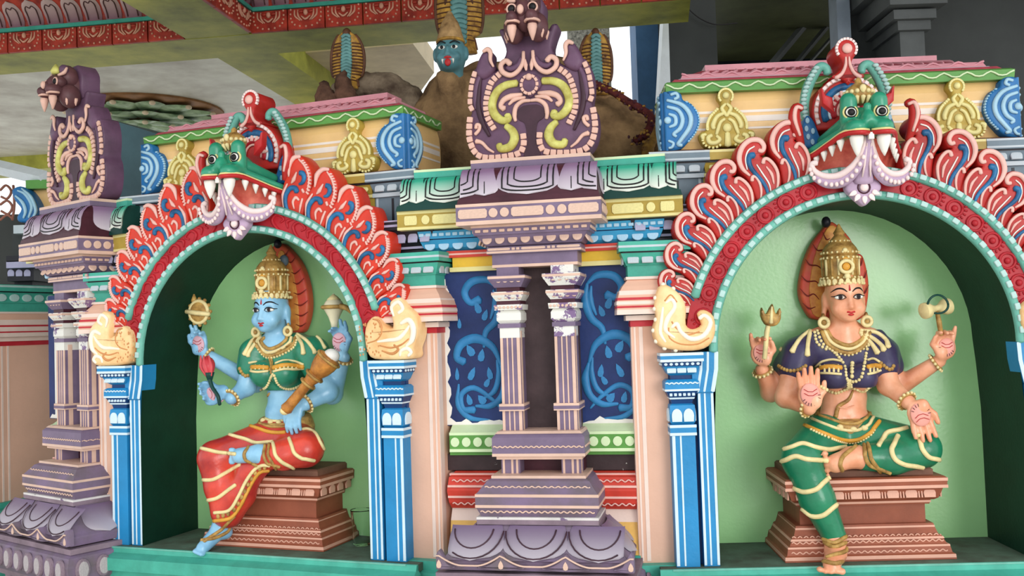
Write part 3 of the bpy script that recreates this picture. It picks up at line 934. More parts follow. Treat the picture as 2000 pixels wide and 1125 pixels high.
M['headplum'] = mat('finial_head_brown_plum', (96, 60, 64), 0.45, 0.2, 12)
def finial(parent, cu):
    D = -0.005
    cx = fz(475, 700)[0]
    def half(pts):
        return [(-(abs(fz(x, y)[0] - cx)), fz(x, y)[1]) for x, y in pts]
    def both(pts):
        L = half(pts)
        return [(cu + u, z) for u, z in L], [(cu - u, z) for u, z in L]
    left = [(475, 1050), (400, 1048), (300, 1060), (200, 1066), (120, 1052), (70, 990), (48, 900), (52, 800), (78, 742), (62, 650), (60, 560), (82, 475), (112, 440), (150, 455), (215, 470), (265, 440), (285, 395), (310, 330), (290, 260), (262, 190), (300, 178), (335, 215), (350, 120), (345, 20), (400, -60), (475, -80)]
    H = spline(half(left), 3)
    ol = [(cu + u, z) for u, z in H] + [(cu - u, z) for u, z in H[::-1]]
    f = part('finial', plate(ol, 0.085, 0.085 - D, 0.012), M['plum'], parent, 50, label='carved plum finial plate with scrolls')
    # keyhole: flat dark plate, the recess shade put into its colour
    key = [(475, 690), (420, 700), (385, 740), (395, 790), (435, 815), (450, 880), (455, 950), (430, 1030), (475, 1040)]
    K = spline(half(key), 3)
    part('keyhole', plate([(cu + u, z) for u, z in K] + [(cu - u, z) for u, z in K[::-1]], D, 0.004, 0.001), M['dplum'], f)
    def S(name, pts, r, m, d=D - 0.004, fl=0.8):
        for P in both(pts):
            part(name, tube(spline([(u, d, z) for u, z in P], 5), r, 8, fl), M[m], f, True)
    S('lime_scroll', [(385, 545), (310, 560), (250, 605), (218, 690), (235, 755), (285, 795), (325, 785), (318, 755)], [0.014, 0.015, 0.016, 0.017, 0.017, 0.015, 0.015, 0.012], 'lime')
    S('lime_scroll', [(310, 830), (352, 865), (368, 915), (340, 970), (280, 985), (262, 955)], [0.012, 0.016, 0.018, 0.017, 0.015, 0.012], 'lime')
    S('scroll', [(420, 620), (345, 635), (295, 660), (275, 700), (300, 718)], [0.006, 0.012, 0.011, 0.009, 0.012], 'flesh')
    S('scroll', [(440, 640), (370, 655), (330, 690)], [0.005, 0.009, 0.005], 'flesh')
    S('scroll', [(475, 662), (420, 668), (378, 705), (368, 760), (375, 800)], [0.006, 0.008, 0.009, 0.009, 0.006], 'flesh')
    S('scroll', [(432, 340), (428, 410), (395, 470), (345, 498), (292, 475), (282, 430), (315, 402), (345, 425)], [0.006, 0.008, 0.009, 0.010, 0.010, 0.010, 0.010, 0.011], 'flesh', D - 0.016)
    S('scroll', [(415, 380), (395, 430), (350, 455), (320, 445)], [0.006, 0.011, 0.011, 0.007], 'plum', D - 0.014)
    S('scroll', [(440, 390), (445, 430), (450, 465)], [0.004, 0.009, 0.004], 'flesh', D - 0.014)
    S('scroll', [(110, 850), (115, 825), (135, 830), (130, 860), (105, 890)], 0.007, 'flesh')
    S('scroll', [(110, 935), (150, 945), (190, 985), (230, 1010)], [0.010, 0.007, 0.006, 0.004], 'flesh')
    S('groove', [(145, 500), (130, 600), (125, 700), (150, 800), (200, 900)], [0.004, 0.009, 0.011, 0.010, 0.006], 'dplum')
    S('ridge', [(150, 470), (115, 560), (105, 660), (112, 720)], [0.006, 0.010, 0.010, 0.006], 'plum')
    # leaf horns rising from the shoulders
    horn = [(112, 470), (128, 400), (160, 340), (195, 320), (222, 345), (222, 400), (240, 450), (200, 500), (150, 520)]
    for P in both(horn):
        part('leaf_horn', plate(spline(P, 3, True), 0.06, 0.085, 0.018), M['plum'], f, 50)
    S('horn_edge', [(165, 345), (195, 330), (215, 350), (215, 400), (235, 445)], [0.006, 0.010, 0.009, 0.007, 0.004], 'flesh', D - 0.024)
    # rows of bead blocks along the edges
    def blocks(pts, step, w, h, m='flesh', d=D):
        for P in both(pts):
            Q = np.array(spline(P, 8))
            seg = np.r_[0, np.cumsum(np.hypot(*np.diff(Q, axis=0).T))]
            n = max(2, int(seg[-1] / step))
            for i in range(n):
                s = (i + 0.5) / n * seg[-1]
                u, z = np.interp(s, seg, Q[:, 0]), np.interp(s, seg, Q[:, 1])
                a, b = np.interp(s + 0.004, seg, Q[:, 0]) - u, np.interp(s + 0.004, seg, Q[:, 1]) - z
                relief('edge_block', 'bar', M[m], f, u, d, z, w, h, 0.010, spin=-atan2(b, a))
    blocks([(275, 480), (215, 540), (188, 620), (178, 700), (190, 780), (235, 860)], 0.020, 0.016, 0.022)
    blocks([(108, 465), (85, 540), (75, 620), (72, 690), (90, 735)], 0.024, 0.021, 0.018)
    blocks([(72, 770), (66, 840), (68, 920), (98, 1000), (150, 1040), (235, 1046), (330, 1034), (405, 1010), (430, 950), (425, 880)], 0.024, 0.021, 0.022)
    # diamond leaf with boss
    dm = [(cu + fz(x, y)[0] - cx, fz(x, y)[1]) for x, y in ((475, 645), (440, 610), (400, 560), (420, 505), (475, 485), (530, 505), (550, 560), (512, 610))]
    dl = part('diamond_leaf', plate(spline(dm, 3, True), D, 0.016, 0.008), M['plum'], f, 50)
    for q in np.linspace(0, 2 * pi, 13)[:-1]:
        u, z = cu + 0.030 * sin(q), fz(475, 560)[1] + 0.034 * cos(q)
        relief('edge_block', 'bar', M['flesh'], f, u, D - 0.013, z, 0.014, 0.011, 0.008, spin=q)
    part('boss', ball((cu, D - 0.02, fz(475, 510)[1]), (0.013, 0.009, 0.013)), M['flesh'], f, True)
    # monster head on top
    D = D - .045
    hz = lambda y: fz(475, y)[1]
    hd = []
    for s in (-1, 1):
        hd += [ball((cu + s * 0.037, D - 0.04, hz(95)), (0.026, 0.03, 0.026), 12, 9), ball((cu + s * 0.036, D - 0.065, hz(165)), (0.024, 0.045, 0.028), 12, 9), ball((cu + s * 0.045, D, hz(200)), (0.040, 0.05, 0.055), 12, 9)]
    hd += [ball((cu, D - 0.03, hz(130)), (0.035, 0.06, 0.06), 12, 9), ball((cu, D + 0.01, hz(40)), (0.058, 0.05, 0.06), 12, 9), ball((cu, D - 0.085, hz(130)), (0.016, 0.02, 0.020))]
    hd += [ball((cu, D + .06, hz(110)), (0.05, 0.08, 0.07), 12, 9)]
    h = part('monster_head', join(*hd), M['headplum'], parent, True, label='dark plum fanged monster head')
    for s in (-1, 1):
        part('eye', ball((cu + s * 0.039, D - 0.064, hz(98)), (0.014, 0.010, 0.015)), M['ink'], h, True)
        part('eye_ring', tube([(cu + s * 0.039 + 0.017 * cos(a), D - 0.064, hz(98) + 0.017 * sin(a)) for a in np.linspace(0, 2 * pi, 17)], 0.004, 5), M['flesh'], h, True)
        part('lip_band', tube([(cu + s * 0.036 + 0.026 * cos(a), D - 0.058 - 0.04 * sin(a), hz(192)) for a in np.linspace(0, pi, 9)], 0.0055, 6), M['flesh'], h, True)
        part('fang', lathe([(0.017, 0), (0.018, -0.012), (0.012, -0.035), (0.003, -0.060)], (cu + s * 0.038, D - 0.075, hz(215)), 10), M['flesh'], h, True)
        for k in (1, 2):
            part('side_tooth', lathe([(0.010, 0), (0.010, -0.008), (0.002, -0.032)], (cu + s * (0.052 + 0.012 * k), D - 0.06 + 0.035 * k, hz(225)), 8), M['flesh'], h, True)
        part('crest_ball', ball((cu + s * 0.034, D - 0.02, hz(-10)), (0.022, 0.022, 0.024)), M['plum'], h, True)
        part('crest_scroll', tube(spline([(cu + s * 0.03, D - 0.045, hz(40)), (cu + s * 0.055, D - 0.03, hz(20)), (cu + s * 0.06, D - 0.02, hz(-20))], 4), [0.006, 0.009, 0.005], 6), M['flesh'], h, True)
    part('nose', ball((cu, D - 0.098, hz(125)), (0.013, 0.012, 0.018)), M['flesh'], h, True)
    part('crown_bud', lathe([(0.018, 0), (0.024, 0.012), (0.016, 0.028), (0.004, 0.045)], (cu, D - 0.04, hz(20)), 12), M['lime'], h, True)
    return f

def pillar(bay, cu, label):
    t = thing('ornamental_pillar', label, 'pillar', bay, (cu, -0.1, -0.35), 'purple pillars with carved finials')
    B = 0.2
    def R(nm, secs, m, par=None, db=None, sm=False):
        return part(nm, rloft(secs, cu, B if db is None else db), M[m] if isinstance(m, str) else m, par or t, sm)
    # base block seen below the lotus
    fb = R('base_frame', [(-1.05, 0.33, -0.215), (-0.36, 0.33, -0.215)], 'dplum')
    rc = R('base_recess', [(-0.36, 0.29, -0.16), (-0.135, 0.29, -0.16)], 'dplum')
    for x in (-0.28, -0.10, 0.10, 0.28):
        part('post', rloft([(-0.36, 0.027, -0.2), (-0.14, 0.027, -0.2)], cu + x, 0), M['dustp'], t)
    for q in (-1, 1):
        for y in (-0.05, 0.1):
            part('post', box(cu + q * 0.295 - 0.02, cu + q * 0.295 + 0.02, y - 0.027, y + 0.027, -0.36, -0.14), M['dustp'], t)
    R('base_shelf', [(-0.155, 0.335, -0.225), (-0.13, 0.345, -0.235)], 'dustp')
    oc = R('oval_course', [(-0.13, 0.345, -0.235), (-0.105, 0.366, -0.256), (-0.05, 0.372, -0.262), (-0.012, 0.362, -0.252), (0.0, 0.342, -0.23)], 'purpf')
    for i in range(8):
        relief('upright_petal', 'oval', M['dustp'], oc, cu - 0.315 + 0.09 * i, -0.2585, -0.062, 0.062, 0.088, 0.014)
        relief('petal_centre', 'oval', mat('dusty_grey_petal', (176, 166, 168), 0.6, 0.15), oc, cu - 0.315 + 0.09 * i, -0.2715, -0.062, 0.042, 0.068, 0.004)
    for q in (-1, 1):
        for i in range(5):
            relief('upright_petal', 'oval', M['dustp'], oc, cu + q * 0.369, -0.20 + 0.09 * i, -0.062, 0.062, 0.088, 0.012, turn=radians(90 * q))
            relief('petal_centre', 'oval', mat('dusty_grey_petal', (0, 0, 0)), oc, cu + q * 0.381, -0.20 + 0.09 * i, -0.062, 0.042, 0.068, 0.004, turn=radians(90 * q))
    R('fillet', [(0.0, 0.352, -0.24), (0.022, 0.352, -0.24)], 'dustp')
    # lotus base with turned-up petals
    prof = [(0.175, -0.142), (0.16, -0.155), (0.135, -0.182), (0.105, -0.208), (0.075, -0.228), (0.066, -0.236)]
    lb = R('lotus_base', [(0.028, 0.325, -0.222), (0.06, 0.33, -0.23)] + [(z, 0.205 + (-0.132 - d) * 1.2, d) for z, d in prof[::-1]], 'purpf')
    for (c, w_) in ((0.0, 0.115), (-0.225, 0.115), (0.225, 0.115)):
        p = part('lotus_petal', petal_sheet(cu + c, w_, 0.172, 0.068, prof, (cu - 0.31, cu + 0.31), th=0.016), M['bs_petal'], lb, True)
        for k, zl in ((0.62, 0.105), (0.95, 0.074)):
            pts = [(cu + c + k * w_ * sin(a), prof_at(prof, zl + (0.172 - zl) * (1 - cos(a)) * (0.9 if abs(a) > 1 else 0.9)) - 0.0165, zl + (0.172 - zl) * (1 - cos(a)) * 0.9) for a in np.linspace(-1.5, 1.5, 15)]
            pts = [q for q in pts if abs(q[0] - cu) < 0.30]
            if len(pts) > 3:
                part('painted_line', tube(pts, 0.003, 5, 0.5), M['dplum'], p, True)
        # petal flanks seen on the sides of the base
    for q in (-1, 1):
        for c in (-0.06, 0.10):
            V, F = petal_sheet(0, 0.09, 0.172, 0.068, [(z, -(0.205 + (-0.132 - d) * 1.2)) for z, d in prof], th=0.014)
            V = [(cu + q * (-y), c + q * x * 1.0, z) for x, y, z in V]
            part('lotus_petal', (V, F), M['bs_petal'], lb, True)
    for c in (-0.335, -0.113, 0.113, 0.335):
        s_ = spline([(-0.085, 0.045), (-0.05, 0.052), (-0.02, 0.070), (0, 0.092), (0.02, 0.070), (0.05, 0.052), (0.085, 0.045), (0.03, 0.036), (-0.03, 0.036)], 3, True)
        cl = [(min(max(cu + c + a, cu - 0.345), cu + 0.345), b) for a, b in s_]
        if abs(c) > 0.3:
            cl = [(min(max(cu + c + a * 0.7, cu - 0.346), cu + 0.346), b + 0.01 * (1 if b > .06 else 0)) for a, b in s_]
        part('turned_tip', plate(cl, -0.22, 0.034, 0.004), M['purpf'], lb, 50)
        relief('tip_leaf', 'tear', M['peach'], lb, cu + c, -0.254, 0.056, 0.02, 0.03, 0.003)
    part('peach_edge', tube([(cu - 0.345 + 0.69 * i / 60, -0.2565, 0.052 + 0.036 * max(0, 1 - abs(((i / 60 * 0.69 - 0.345 + 0.113) / 0.226 + 0.5) % 1 - 0.5) * 2 * 1.35) ** 1.6) for i in range(61)], 0.0035, 5), M['peach'], lb, True)
    tp = R('dusty_top', [(0.174, 0.219, -0.155), (0.199, 0.219, -0.155)], M['dustp'])
    R('flaked_line', [(0.191, 0.2195, -0.1555), (0.1995, 0.2195, -0.1555)], mat('flaked_white', (214, 208, 204), 0.6, 0.1, flake=((120, 100, 128), 0.6, 12)), tp)
    tr = R('torus', [(0.199, 0.205, -0.14), (0.206, 0.208, -0.143), (0.232, 0.219, -0.155), (0.236, 0.222, -0.158), (0.277, 0.222, -0.158), (0.282, 0.218, -0.153), (0.322, 0.186, -0.12), (0.328, 0.172, -0.105), (0.338, 0.172, -0.105)], 'purpf')
    for z, k in ((0.238, 0.2225), (0.276, 0.2225)):
        R('peach_line', [(z - 0.005, k, -0.1586), (z + 0.005, k, -0.1586)], 'peach', tr, B - .01)
    R('peach_line', [(0.329, 0.1726, -0.1056), (0.3385, 0.1726, -0.1056)], 'peach', tr, B - .01)
    wave(cu - 0.19, cu + 0.19, -0.1365, 0.303, 0.003, 16, 0.003, M['peach'], tr)
    wave(cu - 0.205, cu + 0.205, -0.1505, 0.218, 0.003, 18, 0.003, M['peach'], tr)
    # stub posts
    part('stub_recess', box(cu - 0.15, cu + 0.15, 0.03, 0.2, 0.33, 0.40), M['maroon'], t)
    for s in (-1, 1):
        st = part('stub_post', rloft([(0.336, 0.035, -0.045), (0.40, 0.035, -0.045)], cu + s * 0.112, 0.1), M['purple'], t)
        for k in (-0.026, 0.006, 0.024):
            part('pale_line', box(cu + s * 0.112 + k - 0.004, cu + s * 0.112 + k + 0.004, -0.0465, -0.044, 0.337, 0.399), M['peach'], st)
        part('pale_line', box(cu + s * 0.1475 - 0.001, cu + s * 0.1475 + 0.001, -0.03, -0.01, 0.337, 0.399), M['peach'], st)
    R('strip', [(0.393, 0.158, -0.075), (0.406, 0.158, -0.075)], 'peach')
    sf = R('shelf', [(0.406, 0.170, -0.09), (0.474, 0.170, -0.09), (0.48, 0.164, -0.084), (0.494, 0.150, -0.065)], 'purple')
    R('peach_line', [(0.4055, 0.1706, -0.0906), (0.416, 0.1706, -0.0906)], 'peach', sf, B - .01)
    R('peach_line', [(0.486, 0.161, -0.0785), (0.4945, 0.1525, -0.068)], 'peach', sf, B - .01)
    wave(cu - 0.165, cu + 0.165, -0.091, 0.44, 0.0025, 17, 0.003, M['peach'], sf)
    for q in (-1, 1):
        part('peach_line', tube([(cu + q * 0.171, -0.085 + 0.01 * i, 0.44 + 0.0025 * sin(i * 2.2)) for i in range(26)], 0.003, 5), M['peach'], sf)
    # colonettes
    rec = part('recess_panel', box(cu - 0.14, cu + 0.14, 0.06, 0.2, 0.49, 1.11), M['dkrecess'], t, label='dark brown panel between the colonettes')
    for s in (-1, 1):
        c = cu + s * 0.102
        def Rc(nm, secs, m, par=None):
            return part(nm, rloft(secs, c, 0.1), M[m], par or t)
        cs = Rc('colonette', [(0.492, 0.038, -0.035), (0.875, 0.036, -0.033)], 'purple')
        Rc('flaked_top', [(0.835, 0.0372, -0.0372), (0.872, 0.0372, -0.0372)], 'colw', cs)
        for k, w_ in ((-0.032, 0.010), (-0.010, 0.005), (0.008, 0.005), (0.031, 0.012)):
            part('pale_line', box(c + k - w_ / 2, c + k + w_ / 2, -0.0365, -0.033, 0.494, 0.87), M['peach'], cs)
        for q in (-1, 1):
            part('pale_line', box(c + q * 0.0382 - 0.001, c + q * 0.0382 + 0.001, -0.02, 0.0, 0.494, 0.86), M['peach'], cs)
        cl = Rc('collar', [(0.566, 0.047, -0.045), (0.592, 0.047, -0.045)], 'peach', cs)
        Rc('collar_line', [(0.571, 0.0475, -0.0456), (0.583, 0.0475, -0.0456)], 'purple', cs)
        for nm, secs, m in (('lower_ring', [(0.872, 0.043, -0.041), (0.888, 0.043, -0.041)], 'purple'),
                            ('bulge', [(0.888, 0.036, -0.034), (0.90, 0.046, -0.044), (0.925, 0.046, -0.044), (0.938, 0.038, -0.036)], 'colw'),
                            ('bead_ring', [(0.938, 0.052, -0.05), (0.958, 0.054, -0.052)], 'colw'),
                            ('neck', [(0.958, 0.046, -0.044), (0.972, 0.044, -0.042)], 'maroon'),
                            ('taper', [(0.972, 0.046, -0.044), (0.99, 0.058, -0.056), (1.006, 0.060, -0.058)], 'colw'),
                            ('neck', [(1.006, 0.044, -0.042), (1.022, 0.044, -0.042)], 'maroon'),
                            ('taper', [(1.022, 0.050, -0.048), (1.050, 0.068, -0.066), (1.066, 0.070, -0.068)], 'purple' if s < 0 else 'colw'),
                            ('top_block', [(1.066, 0.042, -0.038), (1.097, 0.042, -0.038)], 'purple' if s < 0 else 'colw')):
            q = Rc('capital_' + nm, secs, m)
            if nm == 'taper':
                z = secs[-1][0]
                Rc('pale_line', [(z - 0.012, secs[-1][1] + 0.0006, secs[-1][2] - 0.0006), (z - 0.003, secs[-1][1] + 0.0006, secs[-1][2] - 0.0006)], 'peach', q)
                wave(c - 0.05, c + 0.05, secs[1][2] + 0.0055, z - 0.022, 0.003, 4, 0.0028, M['peach'], q)
            if nm == 'bead_ring':
                for i in range(7):
                    relief('bead', 'oval', M['peach'], q, c - 0.045 + 0.015 * i, -0.051, 0.948, 0.010, 0.010, 0.004)
    # entablature
    bk = R('plain_block', [(1.097, 0.160, -0.035), (1.147, 0.160, -0.035)], 'purple')
    R('peach_line', [(1.0965, 0.1606, -0.0356), (1.107, 0.1606, -0.0356)], 'peach', bk, B - .01)
    bd = R('bead_strip', [(1.147, 0.176, -0.05), (1.172, 0.176, -0.05)], 'purple')
    R('peach_line', [(1.149, 0.1766, -0.0506), (1.157, 0.1766, -0.0506)], 'peach', bd, B - .01)
    for x, w_ in ((-0.13, 0.085), (-0.075, 0.012), (-0.058, 0.012), (0.0, 0.09), (0.058, 0.012), (0.075, 0.012), (0.13, 0.085)):
        relief('bead', 'bar', M['peach'], bd, cu + x, -0.05, 1.164, w_, 0.009, 0.003)
    of = R('oval_flare', [(1.172, 0.160, -0.035), (1.178, 0.180, -0.055), (1.215, 0.206, -0.082)], 'purple')
    n = 8
    for i in range(n):
        relief('egg', 'tear' if False else 'oval', M['peach'], of, cu - 0.168 + 0.048 * i, -0.0685, 1.198, 0.035, 0.042, 0.008, tilt=radians(-36))
    for q in (-1, 1):
        for i in range(5):
            relief('egg', 'oval', M['peach'], of, cu + q * 0.1935, -0.04 + 0.048 * i, 1.198, 0.035, 0.042, 0.008, tilt=radians(-30), turn=radians(90 * q))
    bb = R('bead_band', [(1.215, 0.214, -0.09), (1.25, 0.222, -0.098)], 'purple')
    for i in range(14):
        relief('bead', 'bar', M['peach'], bb, cu - 0.197 + 0.0303 * i, -0.094, 1.229, 0.020, 0.010, 0.004, tilt=radians(-12))
    R('peach_line', [(1.242, 0.2224, -0.0984), (1.2505, 0.2226, -0.0986)], 'peach', bb, B - .01)
    for q in (-1, 1):
        for i in range(8):
            relief('bead', 'bar', M['peach'], bb, cu + q * 0.2175, -0.075 + 0.03 * i, 1.229, 0.020, 0.010, 0.004, turn=radians(90 * q))
    ba = R('bar_band', [(1.25, 0.266, -0.14), (1.326, 0.266, -0.14)], 'purple')
    R('peach_line', [(1.2495, 0.2666, -0.1406), (1.264, 0.2666, -0.1406)], 'peach', ba, B - .01)
    R('peach_line', [(1.316, 0.2666, -0.1406), (1.3265, 0.2666, -0.1406)], 'peach', ba, B - .01)
    for x, w_ in ((-0.203, 0.108), (-0.126, 0.033), (-0.084, 0.033), (0.0, 0.118), (0.084, 0.033), (0.126, 0.033), (0.203, 0.108)):
        relief('bar_boss', 'bar' if w_ > 0.05 else 'oval', M['peach'], ba, cu + x, -0.14, 1.290, w_, 0.034, 0.005)
    for q in (-1, 1):
        for y in (-0.10, -0.055, -0.01, 0.035):
            relief('bar_boss', 'oval', M['peach'], ba, cu + q * 0.266, y, 1.290, 0.034, 0.034, 0.005, turn=radians(90 * q))
    R('maroon_fillet', [(1.326, 0.263, -0.137), (1.348, 0.258, -0.132)], 'maroon')
    pr = [(z, d - 0.028) for z, d in PROF_P]
    lc = R('lotus_course', [(z, 0.221 + (-0.06 - d) * 0.55, d) for z, d in pr[::-1]], 'maroon')
    lotus_course(lc, cu, 0.252, pr, [(0, 0.118, 'round'), (-0.160, 0.060, 'tongue'), (0.160, 0.060, 'tongue'), (-0.268, 0.105, 'round'), (0.268, 0.105, 'round')], M['pl_petal'], M['ink'], 1.464, 1.352)
    for q in (-1, 1):
        for c, w_, kd in ((0.02, 0.085, 'round'), (0.13, 0.03, 'tongue')):
            V, F = petal_sheet(0, w_, 1.464, 1.352, [(z, -(0.221 + (-0.06 - d) * 0.55)) for z, d in pr], (-0.09, 0.2), shape=kd)
            part('lotus_petal', ([(cu + q * (-y), c + q * x, z) for x, y, z in V], F), M['pl_petal'], lc, True)
    pl = R('finial_plinth', [(1.466, 0.224, -0.062), (1.499, 0.224, -0.062)], 'purple')
    R('peach_line', [(1.487, 0.2246, -0.0626), (1.4995, 0.2246, -0.0626)], 'peach', pl, B - .01)
    finial(t, cu)
    return t
pillar(BC, 0.03, 'purple ornamental pillar between the two arched niches')
pillar(BP, 0.0, 'purple ornamental pillar at the left corner, turned to the left')
# ------------------------------------------------------------------ arches over the niches
def polar(r, deg):
    return (r * cos(radians(deg)), ZC + r * sin(radians(deg)))

FL_R = dict(
 outline=[(-.16, -.06), (-.24, .32), (-.37, .53), (-.38, .74), (-.29, .90), (-.11, 1.0), (.05, .97), (.14, .82), (.08, .69), (.01, .68), (.06, .64), (.16, .60), (.24, .44), (.26, .23), (.19, .08), (.07, -.04)],
 strokes=[('pink_scroll', 'flpink', [(-.22, .40), (-.31, .53), (-.33, .70), (-.25, .86), (-.11, .945), (.03, .92), (.085, .82), (.05, .745), (-.005, .765)], [.02, .035, .045, .045, .045, .045, .04, .035, .035]),
          ('white_dashes', 'white', [(-.24, .50), (-.235, .66), (-.17, .79), (-.06, .84)], [.010, .014, .014, .012]),
          ('blue_scroll', 'flblue', [(-.09, .70), (-.15, .705), (-.19, .64), (-.18, .53), (-.12, .40), (-.04, .26), (0, .13), (0, .0)], [.055, .055, .045, .04, .036, .032, .028, .018]),
          ('pink_scroll', 'flpink', [(.02, .55), (.05, .61), (.11, .60), (.18, .50), (.215, .36), (.19, .20), (.14, .08)], [.035, .032, .03, .03, .028, .024, .014]),
          ('pink_scroll', 'flpink', [(.06, .49), (.12, .36), (.125, .20)], [.012, .026, .012]),
          ('pink_scroll', 'flpink', [(-.20, .31), (-.18, .37), (-.13, .36), (-.09, .26), (-.09, .12), (-.13, -.02)], [.03, .03, .026, .024, .02, .012]),
          ('white_dashes', 'white', [(-.08, .55), (-.02, .40), (.05, .22), (.055, .08)], [.010, .014, .014, .008])])
FL_L = dict(
 outline=[(-.26, .08), (-.37, .32), (-.43, .60), (-.35, .84), (-.17, 1.0), (-.02, .92), (.07, .70), (.16, .48), (.19, .26), (.16, .04), (0, -.04), (-.21, -.05)],
 strokes=[('white_curl', 'flpink', [(-.22, .96), (-.10, .95), (0, .84), (.02, .64)], [.03, .045, .05, .015]),
          ('blue_scroll', 'flblue', [(-.20, .68), (-.26, .67), (-.29, .59), (-.25, .51), (-.18, .49)], [.045, .05, .045, .038, .02]),
          ('blue_scroll', 'flblue', [(-.14, .36), (-.10, .43), (0, .43), (.09, .31), (.09, .14), (.02, .02)], [.05, .052, .046, .044, .038, .015]),
          ('white_stroke', 'flpink', [(-.14, .70), (-.08, .58), (-.03, .52)], [.014, .04, .014]),
          ('white_stroke', 'flpink', [(.05, .52), (.14, .34), (.14, .10)], [.015, .035, .012]),
          ('white_stroke', 'flpink', [(-.17, .22), (-.11, .27), (-.05, .2), (-.07, .08)], [.02, .03, .025, .012]),
          ('white_stroke', 'flpink', [(-.27, .34), (-.24, .40)], [.025, .025]),
          ('white_stroke', 'flpink', [(-.24, .24), (-.20, .12), (-.17, 0)], [.02, .024, .012]),
          ('white_edge', 'flpink', [(-.34, .36), (-.38, .58), (-.31, .78), (-.19, .92)], [.014, .02, .02, .016])])
FLAME_ANG = [73.5, 63.6, 54.4, 46.0, 37.6, 29.3, 21.8]
FLAME_R = [0.862, 0.855, 0.845, 0.832, 0.812, 0.790, 0.772]

def flame(arch, spec, base, tip, s, mbody, dd):
    """one flame leaf between base and tip (bay coordinates); s mirrors it"""
    base, tip = np.array(base), np.array(tip)
    v = tip - base
    ref = np.array([-.11 * s, 1.0])
    sc = np.linalg.norm(v) / np.linalg.norm(ref)
    th = atan2(v[1], v[0]) - atan2(ref[1], ref[0])
    R = np.array([[cos(th), -sin(th)], [sin(th), cos(th)]]) * sc
    T = lambda p: tuple(base + R @ np.array([p[0] * s, p[1]]))
    ol = [T(p) for p in spline(spec['outline'], 3, True)]
    f = part('flame_leaf', plate(ol, 0.075, 0.085 + dd, 0.010), M[mbody], arch, 50)
    D = -0.012 - dd
    if spec is FL_L:
        Q = spline([(-.36, .30), (-.42, .52), (-.38, .74), (-.27, .90)], 4)
        for i in range(0, len(Q) - 1):
            a, b = T(Q[i]), T(Q[i + 1])
            m_ = T(((Q[i][0] + Q[i + 1][0]) / 2 + .03, (Q[i][1] + Q[i + 1][1]) / 2))
            relief('white_dash', 'bar', M['flpink'], f, m_[0], D + .006, m_[1], .016, .007, .009, spin=-(atan2(b[1] - a[1], b[0] - a[0]) + pi / 2 + .5 * s))
    for nm, mm, pts, rad in spec['strokes']:
        P = [T(p) for p in spline(pts, 4)]
        part(nm, tube([(u, D, z) for u, z in P], [r * sc for r in rad], 6, 0.75), M[mm], f, True)
    return f

